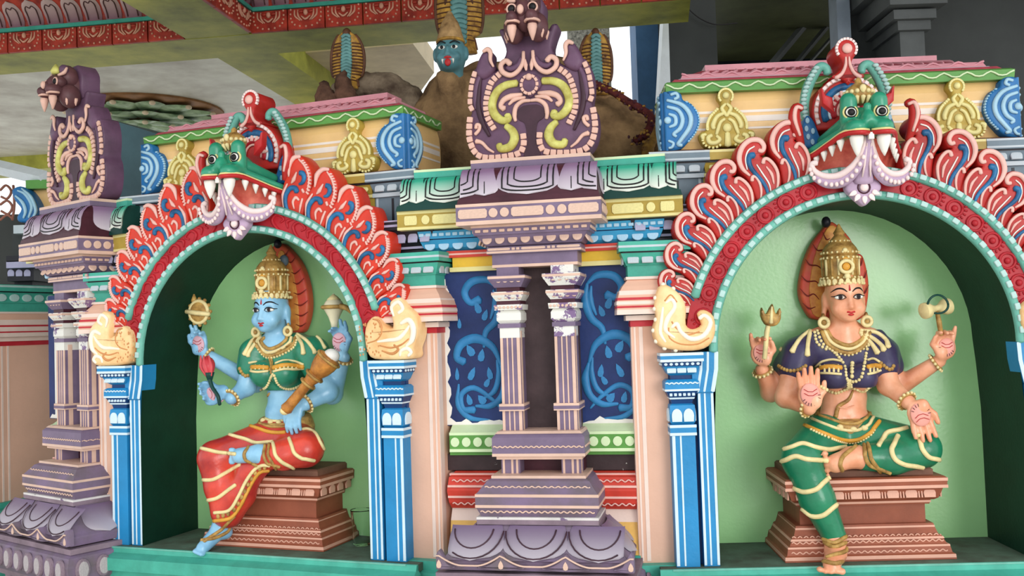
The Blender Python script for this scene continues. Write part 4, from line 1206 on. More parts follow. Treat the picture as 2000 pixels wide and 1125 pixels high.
def monster(arch, bay):
    prims = []
    for s in (-1, 1):
        prims += [('c', (s * .053, -.115, 1.555), (s * .053, -.118, 1.628), .031, .029, .01),
                  ('e', (s * .045, -.150, 1.523), (.041, .058, .034), .012),
                  ('c', (s * .052, -.13, 1.530), (s * .178, .04, 1.468), .020, .010, .010),
                  ('c', (s * .05, -.06, 1.555), (s * .10, .05, 1.52), .028, .020, .012)]
    prims += [('e', (0, -.055, 1.560), (.058, .085, .055), .015), ('e', (0, -.155, 1.553), (.024, .034, .034), .008), ('e', (0, -.155, 1.598), (.014, .016, .016), .004),
              ('e', (-.013, -.176, 1.543), (.012, .014, .013), .004), ('e', (.013, -.176, 1.543), (.012, .014, .013), .004)]
    h = part('monster_head', mesh_np('monster_head', sculpt(prims, 0.006)), M['mgreen'], arch, label='green bug-eyed fanged monster head')
    for s in (-1, 1):
        part('eye', ball((s * .053, -.136, 1.583), (.022, .016, .020), 14, 10), M['ivory'], h, True)
        part('pupil', ball((s * .053, -.149, 1.582), (.0135, .007, .0125), 12, 8), M['ink'], h, True)
        part('eye_rim', tube([(s * .053 + .024 * cos(a), -.1415 + .004 * abs(cos(a)), 1.584 + .022 * sin(a)) for a in np.linspace(0, 2 * pi, 21)], .0042, 6), M['goldl'], h, True)
        part('eye_line', tube([(s * .053 + .0195 * cos(a), -.149 + .006 * abs(cos(a)), 1.583 + .0175 * sin(a)) for a in np.linspace(0, 2 * pi, 21)], .0024, 5), M['ink'], h, True)
        lip = spline([(s * .006, -.176, 1.503), (s * .045, -.207, 1.500), (s * .085, -.160, 1.503), (s * .115, -.085, 1.484), (s * .15, -.015, 1.460), (s * .188, .05, 1.442)], 5)
        part('lip_gold', tube([(a, b, c + .009) for a, b, c in lip], .006, 6), M['goldl'], h, True)
        part('lip_red', tube(lip, .0095, 7), M['gum'], h, True)
        part('fang', lathe([(.020, 0), (.024, -.012), (.021, -.032), (.010, -.062), (.002, -.078)], (s * .046, -.170, 1.500), 14), M['ivory'], h, True)
        for k, (u, d, z) in enumerate(((.088, -.125, 1.494), (.106, -.082, 1.482), (.124, -.045, 1.468), (.142, -.010, 1.456))):
            part('tooth', lathe([(.013 - .001 * k, 0), (.014 - .001 * k, -.010), (.002, -.044 + .003 * k)], (s * u, d, z), 10), M['ivory'], h, True)
        ear = plate([(s * .085, 1.60), (s * .125, 1.635), (s * .130, 1.69), (s * .112, 1.665), (s * .09, 1.655)], -.03, .035, .006)
        part('ear', ear, M['gum'], h, 50)
    part('front_tooth', box(-.009, .009, -.186, -.172, 1.480, 1.503), M['ivory'], h)
    # mouth lining: curved red sheet between the jaws
    V, F = [], []
    NU, NZ = 24, 8
    for i in range(NU + 1):
        k = -1 + 2 * i / NU
        for j in range(NZ + 1):
            q = j / NZ
            u = .185 * k
            zt, zb = 1.510 - .066 * abs(k) ** 1.3, 1.352 + .03 * k * k
            d = -.115 + .165 * abs(k) ** 1.2 + .05 * (1 - q) * (1 - abs(k)) + .03 * sin(pi * q)
            V.append((u, d, zb + (zt - zb) * q))
    for i in range(NU):
        for j in range(NZ):
            a = i * (NZ + 1) + j
            F.append((a, a + NZ + 1, a + NZ + 2, a + 1))
    mo = part('mouth', (V, F), M['mouth'], arch, True, label='wide red gaping mouth')
    for s in (-1, 1):
        part('jaw_edge', tube(spline([(s * .190, .05, 1.442), (s * .198, .045, 1.41), (s * .188, .03, 1.375), (s * .165, .0, 1.362)], 4), .008, 6), M['mgreen'], mo, True)
    # tongue with scrolls and pendant
    to = part('tongue', tube(spline([(0, -.150, 1.495), (0, -.145, 1.455), (0, -.11, 1.40), (0, -.075, 1.35)], 5), [.010, .014, .024, .040], 8, 0.6), M['tongue'], arch, True, label='lavender tongue with scrolled tips')
    for s in (-1, 1):
        part('tongue_scroll', tube(spline([(s * .012, -.153, 1.495), (s * .018, -.145, 1.455), (s * .042, -.12, 1.405), (s * .085, -.095, 1.372), (s * .13, -.075, 1.372), (s * .163, -.06, 1.393), (s * .172, -.055, 1.418), (s * .155, -.06, 1.425)], 6), [.005, .008, .011, .013, .012, .011, .010, .011], 8), M['tonguew'], to, True)
        part('tongue_fold', tube(spline([(s * .008, -.15, 1.46), (s * .030, -.115, 1.39), (s * .075, -.088, 1.350), (s * .125, -.07, 1.348), (s * .165, -.055, 1.372)], 6), [.006, .015, .020, .018, .012], 8), M['tongue'], to, True)
        Q = spline([(s * .020, -.14, 1.42), (s * .045, -.112, 1.368), (s * .085, -.096, 1.340), (s * .125, -.078, 1.338), (s * .170, -.06, 1.365), (s * .184, -.056, 1.405)], 5)
        for k in range(0, len(Q), 2):
            part('tongue_bead', ball((Q[k][0], Q[k][1] - .012, Q[k][2] + .003), (.0075, .006, .009), 8, 6), M['tonguew'], to, True)
        part('tongue_line', tube([(s * .007, -.158, 1.47), (s * .010, -.128, 1.40), (s * .014, -.112, 1.36)], [.002, .005, .003], 5), M['tonguew'], to, True)
    pd = spline([(0, 1.262), (-.022, 1.278), (-.042, 1.298), (-.062, 1.322), (-.058, 1.345), (-.03, 1.365), (0, 1.37), (.03, 1.365), (.058, 1.345), (.062, 1.322), (.042, 1.298), (.022, 1.278)], 3, True)
    pn = part('pendant', plate(pd, -.045, .034, .012), M['tongue'], to, 50)
    part('pendant_boss', ball((0, -.083, 1.327), (.0155, .011, .0155), 12, 8), M['tonguew'], to, True)
    part('pendant_ring', tube([(.021 * cos(a), -.081, 1.327 + .021 * sin(a)) for a in np.linspace(0, 2 * pi, 19)], .003, 5), M['maroon'], to, True)
    for a in (-62, -35, 0, 35, 62):
        u, z = .046 * sin(radians(a)), 1.327 - .045 * cos(radians(a))
        relief('pendant_petal', 'tear', M['tonguew'], to, u, -.078, z, .020, .030, .008, spin=radians(180 - a))
    # gold crown on the head
    cr = part('crown', lathe([(.030, -.03), (.046, -.01), (.050, .008), (.042, .026), (.022, .040), (.012, .046), (.012, .056), (.003, .066)], (0, -.07, 1.655), 18), M['gold'], arch, True, label='small gold crown')
    for k in range(9):
        a = pi + pi * k / 8
        part('crown_bead', ball((.049 * cos(a), -.07 + .049 * sin(a), 1.664), .0085, 8, 6), M['goldw'], cr, True)
    part('crown_jewel', ball((0, -.121, 1.672), (.012, .008, .014), 10, 8), M['goldw'], cr, True)
    for k in range(7):
        a = pi + pi * (k + .5) / 7
        part('crown_leaf', tube([(.05 * cos(a), -.07 + .05 * sin(a), 1.645), (.036 * cos(a), -.07 + .036 * sin(a), 1.622)], [.009, .004], 6), M['goldw'], cr, True)
    # fan behind the head
    fd = .06
    cz = 1.628
    ol = [(.128 * cos(a), cz + .135 * sin(a)) for a in np.linspace(-.5, pi + .5, 30)]
    fan = part('fan', plate(ol, .20, .20 - fd, .012), M['flred'], arch, 50, label='red and blue feathered fan crowned by a red knob')
    arc = lambda r, rz, a0, a1, d: [(r * cos(a), d, cz + rz * sin(a)) for a in np.linspace(a0, a1, 22)]
    for r, rad, mm in ((.117, .008, 'flpink'), (.088, .013, 'flblue'), (.070, .006, 'bluew'), (.055, .012, 'red'), (.040, .005, 'flpink')):
        part('fan_arc', tube(arc(r, r * 1.06, -.35, pi + .35, fd - .004), rad, 7, .7), M[mm], fan, True)
    for k in range(22):
        a = -.3 + (pi + .6) * k / 21
        relief('fan_block', 'bar', M['tonguew'], fan, .118 * cos(a), fd - .005, cz + .125 * sin(a), .013, .014, .010, spin=-a)
    for k in range(9):
        a = .1 + (pi - .2) * k / 8
        relief('fan_feather', 'petal', M['flpink'], fan, .064 * cos(a), fd - .004, cz + .068 * sin(a), .014, .024, .012, spin=pi / 2 - a)
    kn = [(0, 1.895), (-.025, 1.885), (-.038, 1.858), (-.030, 1.830), (-.018, 1.812), (-.020, 1.79), (-.040, 1.768), (-.062, 1.752), (-.02, 1.742), (0, 1.722)]
    K = spline(kn, 3)
    ks = part('fan_knob', plate(K + [(-u, z) for u, z in K[::-1]], .17, .17 - fd + .022, .012), M['flred'], fan, 50)
    part('knob_boss', ball((0, fd - .026, 1.856), (.019, .012, .019), 12, 8), M['flpink'], fan, True)
    for k in range(14):
        a = -.5 + (pi + 1.0) * k / 13
        relief('knob_block', 'bar', M['tonguew'], fan, .036 * cos(a), fd - .012, 1.857 + .037 * sin(a), .010, .010, .010, spin=-a)
    for s in (-1, 1):
        part('knob_line', tube(spline([(s * .006, fd - .024, 1.825), (s * .008, fd - .024, 1.795), (s * .022, fd - .022, 1.765), (s * .045, fd - .02, 1.748)], 4), [.003, .006, .007, .009], 6), M['flpink'], fan, True)
        part('teal_scroll', tube(spline([(s * .142, .10, 1.60), (s * .150, .09, 1.665), (s * .135, .085, 1.73), (s * .105, .08, 1.785), (s * .085, .08, 1.805), (s * .066, .08, 1.795), (s * .062, .08, 1.775)], 5), [.014, .018, .020, .018, .017, .016, .014], 9), M['rim'], fan, True)
        Q = spline([(s * .150, .08, 1.62), (s * .157, .07, 1.68), (s * .140, .065, 1.74), (s * .108, .06, 1.795)], 4)
        for p in Q:
            part('teal_block', ball((p[0], p[1] - .003, p[2]), (.012, .008, .008), 8, 6), M['rimw'], fan, True)
        bo = [(s * .10, 1.505), (s * .165, 1.50), (s * .172, 1.56), (s * .150, 1.62), (s * .125, 1.60), (s * .11, 1.555)]
        b = part('blue_wing', plate(spline(bo, 3, True), .12, .06, .010), M['boss'], fan, 50)
        for k, (u, z) in enumerate(((.150, 1.60), (.155, 1.57), (.150, 1.54), (.135, 1.52), (.132, 1.56))):
            relief('wing_dab', 'oval', M['bossl'], fan, s * u, .060, z, .014, .022, .006)
        part('red_curl', tube(spline([(s * .19, .0, 1.50), (s * .205, -.01, 1.55), (s * .215, -.01, 1.60), (s * .205, -.01, 1.635), (s * .185, -.01, 1.63)], 4), [.012, .02, .022, .018, .012], 8), M['flred'], fan, True)
        part('curl_edge', tube(spline([(s * .20, -.024, 1.53), (s * .218, -.030, 1.59), (s * .210, -.028, 1.632), (s * .188, -.026, 1.628)], 4), [.005, .008, .008, .006], 6), M['flpink'], fan, True)

TAIL_R = dict(outline=[(1287, 561), (1304, 557), (1329, 576), (1340, 601), (1340, 634), (1354, 643), (1371, 634), (1363, 613), (1375, 605), (1394, 618), (1397, 651), (1384, 676), (1354, 685), (1308, 682), (1286, 672), (1277, 647), (1283, 618), (1279, 597)],
 strokes=[([(1300, 592), (1312, 585), (1318, 600), (1304, 622), (1300, 645), (1318, 660)], [.004, .008, .008, .010, .008, .004], 'sandw'),
          ([(1312, 640), (1322, 632), (1330, 648), (1350, 662), (1375, 655), (1388, 630), (1376, 616), (1366, 622)], [.006, .008, .008, .010, .010, .009, .008, .008], 'sandw'),
          ([(1306, 640), (1308, 660), (1330, 672), (1362, 672), (1385, 660)], [.003, .003, .003, .003, .003], 'sando'),
          ([(1295, 600), (1292, 625), (1290, 650), (1300, 668)], [.004, .007, .007, .004], 'sandw'),
          ([(1298, 588), (1310, 576), (1322, 590)], [.003, .003, .003], 'sando'),
          ([(1312, 628), (1320, 640), (1340, 654), (1366, 648)], [.003, .003, .003, .003], 'sando')])
ZL = lambda x, y: (640 + x * .2932, 430 + y * .2932)
TAIL_L = dict(outline=[ZL(*p) for p in ((412, 545), (470, 515), (508, 560), (590, 640), (598, 760), (570, 850), (572, 905), (520, 928), (310, 925), (258, 870), (243, 780), (255, 690), (310, 640), (360, 690), (430, 718), (418, 610))],
 strokes=[([ZL(*p) for p in ((440, 640), (425, 580), (470, 545), (500, 590), (470, 620))], [.004, .008, .009, .008, .007], 'sandw'),
          ([ZL(*p) for p in ((485, 690), (540, 665), (570, 720), (560, 800), (520, 840))], [.007, .012, .013, .011, .005], 'sandw'),
          ([ZL(*p) for p in ((330, 810), (400, 800), (470, 790), (520, 740), (545, 700))], [.004, .008, .010, .008, .004], 'sandw'),
          ([ZL(*p) for p in ((265, 820), (330, 795), (360, 740), (340, 670), (300, 660))], [.003, .003, .004, .004, .003], 'sando'),
          ([ZL(*p) for p in ((345, 835), (420, 850), (490, 830), (540, 790))], [.003, .004, .004, .003], 'sando'),
          ([ZL(*p) for p in ((480, 905), (490, 870), (530, 855), (555, 880), (535, 905))], [.005, .008, .009, .008, .006], 'sandw'),
          ([ZL(*p) for p in ((360, 870), (430, 890), (470, 860), (440, 830))], [.003, .006, .006, .004], 'sando')])
TAIL_LL = dict(outline=[(180 + x * .2934, 430 + y * .2934) for x, y in ((10, 935), (35, 900), (30, 800), (60, 730), (110, 690), (150, 640), (192, 618), (195, 690), (215, 720), (230, 685), (290, 720), (318, 790), (318, 900), (290, 960), (10, 960))])

def arch(bay, label, style):
    t = thing('decorated_arch', label, 'arch', bay, (0, 0, 0.765), 'flame-edged arches over the niches')
    n = 48
    A = np.linspace(radians(3), radians(177), n)
    def ring(r0, r1, d0, d1):
        V, F = [], []
        for a in A:
            for r, d in ((r0, d1), (r0, d0), (r1, d0), (r1, d1)):
                V.append((r * cos(a), d, ZC + r * sin(a)))
        for i in range(n - 1):
            for k in range(4):
                k2 = (k + 1) % 4
                F.append((4 * i + k, 4 * i + k2, 4 * i + 4 + k2, 4 * i + 4 + k))
        F += [(0, 1, 2, 3), (4 * n - 1, 4 * n - 2, 4 * n - 3, 4 * n - 4)]
        return V, F
    band = part('red_band', ring(RI + .002, RO - .004, -.020, .12), M['red'], t, 40, label='carved crimson arch band')
    for r in (RI + .014, RO - .012):
        inner = r < .58
        a0 = 0 if inner else 18
        B = [radians(a) for a in np.linspace(a0, 180 - a0, 60)]
        pts = [(r * cos(a), -.022, ZC + r * sin(a)) for a in B]
        if inner:
            pts = [(r, -.022, .765)] + pts + [(-r, -.022, .765)]
        rim = part('rim', tube(pts, .0165, 8), M['rim'], t, True, label='pale teal beaded rim')
        m_ = 40 if inner else 44
        for k in range(m_):
            a = radians(a0 + 2 + (176 - 2 * a0) * (k + .5) / m_)
            if abs(a - pi / 2) < .07:
                continue
            relief('rim_block', 'bar', M['rimw'], rim, (r + .002) * cos(a), -.033, ZC + (r + .002) * sin(a), .024, .018, .010, spin=pi / 2 - a)
    rm = (RI + RO) / 2
    if style == 'R':
        for s in (-1, 1):
            for k in range(8):
                a = radians(12 + 8.6 * k)
                cu_, cz_ = s * rm * cos(a), ZC + rm * sin(a)
                part('rosette_ring', tube([(cu_ + .028 * cos(q), -.021, cz_ + .028 * sin(q)) for q in np.linspace(0, 2 * pi, 17)], .0055, 6), M['red'], band, True)
                part('rosette_boss', ball((cu_, -.022, cz_), (.012, .009, .012), 10, 7), M['red'], band, True)
                for q in np.linspace(-1.1, 1.1, 7):
                    w = a - s * 0 + (pi if s > 0 else 0)
                    ang = (a - pi / 2 + q) if s > 0 else (pi - a + pi / 2 + q)
                    part('rosette_ray', tube([(cu_ + .036 * cos(ang), -.021, cz_ + .036 * sin(ang)), (cu_ + .045 * cos(ang), -.021, cz_ + .045 * sin(ang))], .004, 5), M['red'], band, True)
    else:
        for s in (-1, 1):
            for k in range(7):
                a = radians(10 + 10.2 * k)
                pol = lambda r, da: (s * r * cos(a + da), -.021, ZC + r * sin(a + da))
                part('carved_scroll', tube(spline([pol(rm - .026, -.06), pol(rm - .03, .02), pol(rm, .09), pol(rm + .028, .06), pol(rm + .018, 0), pol(rm, .02)], 5), [.003, .006, .007, .006, .005, .004], 6), M['red'], band, True)
                part('carved_leaf', tube(spline([pol(rm + .03, -.07), pol(rm + .012, -.03), pol(rm - .012, -.05)], 4), [.003, .008, .003], 6), M['red'], band, True)
    for s in (-1, 1):
        for k, (a, r) in enumerate(zip(FLAME_ANG, FLAME_R)):
            tip = polar(r, a)
            base = polar(RO - .012, a - 4.0 - k * .2)
            flame(t, FL_R if style == 'R' else FL_L, (-s * base[0] * -1 if False else s * base[0], base[1]), (s * tip[0], tip[1]), -s, 'flred' if style == 'R' else 'orange', .003 * (k % 2) + .0015 * k)
    # scrolled beast tails ending the arch on top of the columns
    for s in (-1, 1):
        b0, spec, s0 = (BR, TAIL_R, -1) if style == 'R' else (BL, TAIL_L, 1)
        Q = lambda p, d: (lambda v: (s * s0 * v.x, v.z))(at(b0, p[0], p[1], d))
        ol = [Q(p, -.05) for p in spline(spec['outline'], 3, True)]
        tl = part('scrolled_tail', plate(ol, .03, .085, .016), M['sand'], t, 50, label='cream scrolled beast tail')
        for pts, rad, mm in spec['strokes']:
            part('tail_scroll', tube(spline([(lambda w: (w[0], -.054, w[1]))(Q(p, -.055)) for p in pts], 4), rad, 6, .7), M[mm], tl, True)
        O = np.array(ol)
        seg = np.r_[0, np.cumsum(np.hypot(*np.diff(O, axis=0).T))]
        cen = O.mean(0)
        if style == 'R':
            nb_ = 22
            for k in range(nb_):
                q = seg[-1] * (k + .5) / nb_
                u, z = np.interp(q, seg, O[:, 0]), np.interp(q, seg, O[:, 1])
                if abs(u) > .66:
                    part('tail_bump', ball((u, -.035, z), (.009, .012, .009), 7, 5), M['sandw'], tl, True)
        else:
            rnd = random.Random(5)
            for k in range(34):
                u, z = .575 + rnd.uniform(-.03, .06), .80 + rnd.uniform(-.02, .11)
                relief('tail_spot', 'oval', M['sando'], tl, s * u, -.0535, z, .006, .009, .002)
    monster(t, bay)
    return t
AL = arch(BL, 'orange flame-edged arch with a green monster head, over the blue-skinned goddess', 'L')
AR = arch(BR, 'pink-and-red flame-edged arch with a green monster head, over the orange-skinned goddess', 'R')
# ------------------------------------------------------------------ attics above the arches
KUDU = [(0, 22), (-28, 28), (-48, 48), (-64, 95), (-40, 140), (-52, 172), (-115, 215), (-150, 285), (-160, 350), (-205, 368), (-216, 410), (-170, 478), (-95, 492), (-45, 482), (0, 487)]
def gold_ornament(parent, u0, d):
    k, z0 = .000484, 1.754
    q = lambda x, y: (u0 + x * k, z0 - (y - 22) * k)
    H = spline(KUDU, 3)
    o = part('gold_ornament', plate([q(x, y) for x, y in H] + [q(-x, y) for x, y in H[::-1]], d + .02, .05, .010), M['goldp'], parent, 50, label='carved gold leaf ornament')
    D = d - .032
    def S(pts, r, m='goldl', nm='gold_scroll'):
        for s in (-1, 1):
            part(nm, tube(spline([(q(s * x, y)[0], D, q(s * x, y)[1]) for x, y in pts], 4), r, 6, .8), M[m], o, True)
    S([(-5, 150), (-35, 185), (-15, 225), (0, 250)], [.005, .008, .008, .005])
    S([(-22, 225), (-75, 250), (-108, 310), (-105, 345)], [.007, .009, .010, .008])
    S([(-15, 270), (-50, 295), (-72, 350), (-85, 390)], [.006, .007, .008, .006])
    S([(-85, 400), (-60, 430), (-95, 455), (-140, 450), (-150, 410), (-120, 395)], [.006, .008, .009, .010, .009, .008])
    S([(-165, 385), (-195, 395), (-190, 425)], [.006, .008, .006])
    part('gold_stem', tube([(q(0, 380)[0], D, q(0, 380)[1]), (q(0, 480)[0], D, q(0, 480)[1])], [.010, .014], 6, .6), M['goldl'], o, True)
    part('gold_boss', ball((u0, D, q(0, 85)[1]), (.013, .010, .013), 10, 7), M['goldl'], o, True)
    part('gold_boss', ball((u0, D, q(0, 340)[1]), (.017, .010, .017), 10, 7), M['goldl'], o, True)
    for a in np.linspace(-.6, pi + .6, 13):
        relief('gold_block', 'bar', M['goldl'], o, u0 + .026 * cos(a), d - .026, q(0, 88)[1] + .027 * sin(a), .008, .010, .007, spin=-a)
    E_ = spline([(-70, 190), (-125, 245), (-150, 300), (-152, 345)], 4)
    for s in (-1, 1):
        for x, y in E_:
            u, z = q(s * x, y)
            relief('gold_block', 'bar', M['goldl'], o, u, d - .026, z, .010, .009, .007, spin=s * .6)
        for a in np.linspace(pi * .75, pi * 1.75, 9):
            x, y = -115 + 78 * cos(a), 430 - 62 * sin(a)
            u, z = q(s * x, y)
            relief('gold_block', 'bar', M['goldl'], o, u, d - .027, z, .009, .008, .007, spin=-a * s)

CORN = [(.012, 1.748), (-.03, 1.752), (-.055, 1.738), (-.062, 1.715), (-.092, 1.700), (-.115, 1.665), (-.121, 1.626), (-.104, 1.585), (-.075, 1.553), (-.052, 1.532), (-.02, 1.522), (.012, 1.522)]
def corner_ornament(parent, s, uc, df):
    """blue peacock-feather ornament folded round the attic corner"""
    def place(VF, side):
        V, F = VF
        if side == 0:
            return [(s * (uc + .012 + x), df + y, z) for x, y, z in V], F
        return [(s * (uc + .012 - y - .012), df + .0 - x, z) for x, y, z in V], F
    H = spline(CORN, 3)
    first = None
    for side in (0, 1):
        o = part('corner_ornament', place(plate(H, .01, .045, .010), side), M['boss'], parent, 50, label='blue corner ornament with pale scrolls')
        def S(pts, r, m):
            part('pale_scroll', place(tube(spline([(x, -.037, z) for x, z in pts], 4), r, 6, .8), side), M[m], o, True)
        S([(.0, 1.715), (-.055, 1.695), (-.085, 1.655), (-.082, 1.610), (-.05, 1.565), (-.035, 1.545), (-.05, 1.54)], [.006, .009, .010, .010, .009, .008, .007], 'bossl')
        S([(.0, 1.690), (-.040, 1.675), (-.056, 1.640), (-.045, 1.605), (-.02, 1.585), (-.03, 1.575)], [.006, .008, .009, .009, .007, .006], 'bossl')
        S([(-.005, 1.662), (-.028, 1.65), (-.028, 1.622), (-.005, 1.612)], [.005, .008, .008, .005], 'bossl')
        S([(-.015, 1.735), (-.035, 1.74), (-.042, 1.725), (-.028, 1.718)], [.006, .007, .007, .006], 'bossl')
        S([(0, 1.56), (-.018, 1.55), (-.012, 1.535), (0, 1.532)], [.005, .006, .006, .005], 'bossl')
        part('feather_eye', place(ball((0, -.036, 1.638), (.014, .008, .014), 10, 7), side), M['bossl'], o, True)
        E_ = spline([(-.075, 1.706), (-.108, 1.672), (-.117, 1.63), (-.102, 1.59), (-.076, 1.558)], 4)
        for x, z in E_:
            part('edge_bead', place(ball((x, -.026, z), (.0075, .008, .006), 7, 5), side), M['bossl'], o, True)

def attic(bay, label):
    t = thing('shrine_roof', label, 'roof', bay, (0, 0.3, 1.5), 'stepped shrine roofs over the niches')
    B = 0.52
    def R(nm, secs, m, par=None, db=None):
        return part(nm, rloft(secs, 0, B if db is None else db), M[m], par or t)
    # gold cornice between the grey pilaster heads
    gs = R('gold_frieze', [(1.30, .53, .118), (1.425, .53, .118)], 'goldp', db=.3)
    R('pale_line', [(1.414, .53, .110), (1.427, .53, .110)], 'goldl', gs, .3)
    gc = R('gold_dot_course', [(1.430, .52, .118), (1.466, .53, .104)], 'goldp', db=.3)
    for i in range(16):
        relief('gold_dot', 'oval', M['goldl'], gc, -.4875 + .065 * i, .111, 1.448, .042, .030, .007, tilt=radians(-20))
    R('dark_fillet', [(1.466, .525, .10), (1.474, .525, .10)], 'black', db=.3)
    gt = R('gold_slab', [(1.474, .525, .088), (1.511, .525, .088)], 'goldp', db=.3)
    R('pale_line', [(1.502, .5255, .0872), (1.5115, .5255, .0872)], 'goldl', gt, .3)
    R('platform', [(1.508, .735, .09), (1.512, .735, .09), (1.516, .70, .115), (1.53, .66, .17)], 'dbrown')
    yl = R('yellow_box', [(1.528, .632, .19), (1.56, .640, .178), (1.61, .645, .170), (1.66, .645, .170), (1.71, .64, .178), (1.748, .63, .19)], 'cream')
    for z, h, d in ((1.668, .010, .1695), (1.640, .022, .1685), (1.604, .008, .1695)):
        R('highlight_stripe', [(z - h / 2, .6458, d), (z + h / 2, .6458, d)], 'creamw', yl, B - .01)  # highlights of the curved yellow face laid on as pale stripes
    gr = R('green_slab', [(1.746, .652, .155), (1.782, .655, .150), (1.790, .645, .165)], 'green')
    n = 15
    pts = []
    for i in range(n * 6 + 1):
        s_ = i / (n * 6)
        pts.append((-.65 + 1.30 * s_, .149, 1.757 + .017 * abs(cos(pi * n * s_)) ** 3 + .003))
    part('scallop_line', tube(pts, .004, 5), M['lgreenw'], gr, True)
    for q in (-1, 1):
        part('scallop_line', tube([(q * .6545, .16 + .012 * i, 1.757 + .017 * abs(cos(pi * i * .14)) ** 3) for i in range(30)], .004, 5), M['lgreenw'], gr, True)
    R('rose_course', [(1.788, .632, .18), (1.808, .612, .20)], 'rrose')
    R('grey_line', [(1.806, .60, .215), (1.815, .592, .222)], 'lgrey')
    pk = R('pink_scallop_course', [(1.813, .585, .225), (1.836, .575, .238), (1.848, .545, .28)], 'rpink')
    pts = [(-.578 + 1.156 * i / 96, .234, 1.822 + .016 * abs(cos(pi * 12 * i / 96)) ** 3) for i in range(97)]
    part('scallop_line', tube(pts, .005, 5), M['rpink'], pk, True)
    rs = R('rose_slope', [(1.846, .540, .285), (1.885, .475, .385)], 'rrose')
    for i in range(26):
        u = -.49 + .0392 * i
        part('carved_curl', tube(spline([(u, .295, 1.851), (u * .97 + .012, .325, 1.864), (u * .93 + .004, .365, 1.879)], 3), [.004, .008, .004], 5), M['rpink'], rs, True)
    R('ridge_slab', [(1.883, .462, .385), (1.908, .462, .385)], 'rpink')
    for s in (-1, 1):
        gold_ornament(t, s * .43, .165)
        corner_ornament(t, s, .64, .172)
    return t
attic(BL, 'stepped pink and green roof with yellow box, above the blue-skinned goddess arch')
attic(BR, 'stepped pink and green roof with yellow box, above the orange-skinned goddess arch')
# ------------------------------------------------------------------ hall ceiling: beams, coffers with carved friezes
BCE = Bay(0.0, 5.31, 0.147)
ZB = 2.6
M['beam'] = mat('olive_beam_paint', (176, 172, 58), 0.55, 0.25, 2.2, second=(108, 114, 26))
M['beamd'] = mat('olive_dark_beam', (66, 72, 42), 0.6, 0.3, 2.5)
M['panel'] = mat('mottled_grey_panel', (206, 206, 196), 0.5, 0.2, 2.0, second=(160, 150, 138))
M['beige'] = mat('mottled_beige_panel', (226, 206, 168), 0.6, 0.15, 2.0, second=(190, 168, 130))
M['bluegrey'] = mat('blue_grey_panel', (120, 150, 160), 0.6, 0.2, 3)
M['frz'] = mat('frieze_red', (178, 54, 32), 0.5, 0.25, 14, second=(128, 34, 22))
M['frzl'] = mat('frieze_pale_dots', (222, 160, 130), 0.5, 0.12)
M['mauve'] = petal_mat('mauve_petal', (192, 164, 160), (132, 92, 104), 2.76, 2.84)
M['mauved'] = mat('mauve_line', (92, 56, 56), 0.5, 0.15)

def trim(name, label):
    return thing(name, label, None, BCE, (0, 0, ZB), kind='structure')
tr1 = trim('trim_1', 'olive painted ceiling beam running across the hall')
part('beam', box(-5.5, 1.02, 0.0, 0.40, ZB, ZB + 0.5), M['beam'], tr1)
tr2 = trim('trim_2', 'olive painted ceiling beam running away from the viewer')
part('beam', box(-1.86, -1.47, -2.6, -0.001, ZB + .002, ZB + 0.5), M['beam'], tr2)
part('beam', box(-1.86, -1.47, 0.401, 6, ZB + .002, ZB + 0.5), M['beam'], tr2)
tr3 = trim('trim_3', 'dark far ceiling beam at the left')
part('beam', box(-6, -1.87, 3.6, 4.0, ZB, ZB + 0.5), M['beam'], tr3)

ce = thing('ceiling', 'coffered ceiling panels above the shrine', None, BCE, (0, 0, 2.9), kind='structure')
part('panel', box(-6, -1.87, -2.6, -0.06, 2.90, 2.96), M['bluegrey'], ce)
part('panel', box(-1.46, 3.6, -2.6, -0.06, 2.90, 2.96), M['beamd'], ce)
part('panel', box(-6, -1.87, 0.405, 3.6, 2.74, 2.96), M['panel'], ce, label='mottled grey coffer panel')
part('panel', box(-6, -1.87, 4.0, 9, 2.74, 2.96), M['panel'], ce)
part('panel', box(1.05, 6, -.05, 5, 3.15, 3.25), M['beamd'], ce, label='added dark ceiling blocking sky light over the right interior')  # added to keep sky light off the walls below
poly = [atz(x, y, 2.74) for x, y in ((640, 100), (807, 86), (848, 142), (822, 178), (790, 205), (640, 205))]
poly = [BCE.inv @ p for p in poly]
for q in (0, -1):
    poly[q].x = -1.50
V = [(p.x, p.y, 2.74) for p in poly] + [(p.x, p.y, 2.9) for p in poly]
k = len(poly)
part('panel', (V, [tuple(range(k - 1, -1, -1)), tuple(range(k, 2 * k))] + [(i, (i + 1) % k, k + (i + 1) % k, k + i) for i in range(k)]), M['beige'], ce, label='mottled beige coffer panel')

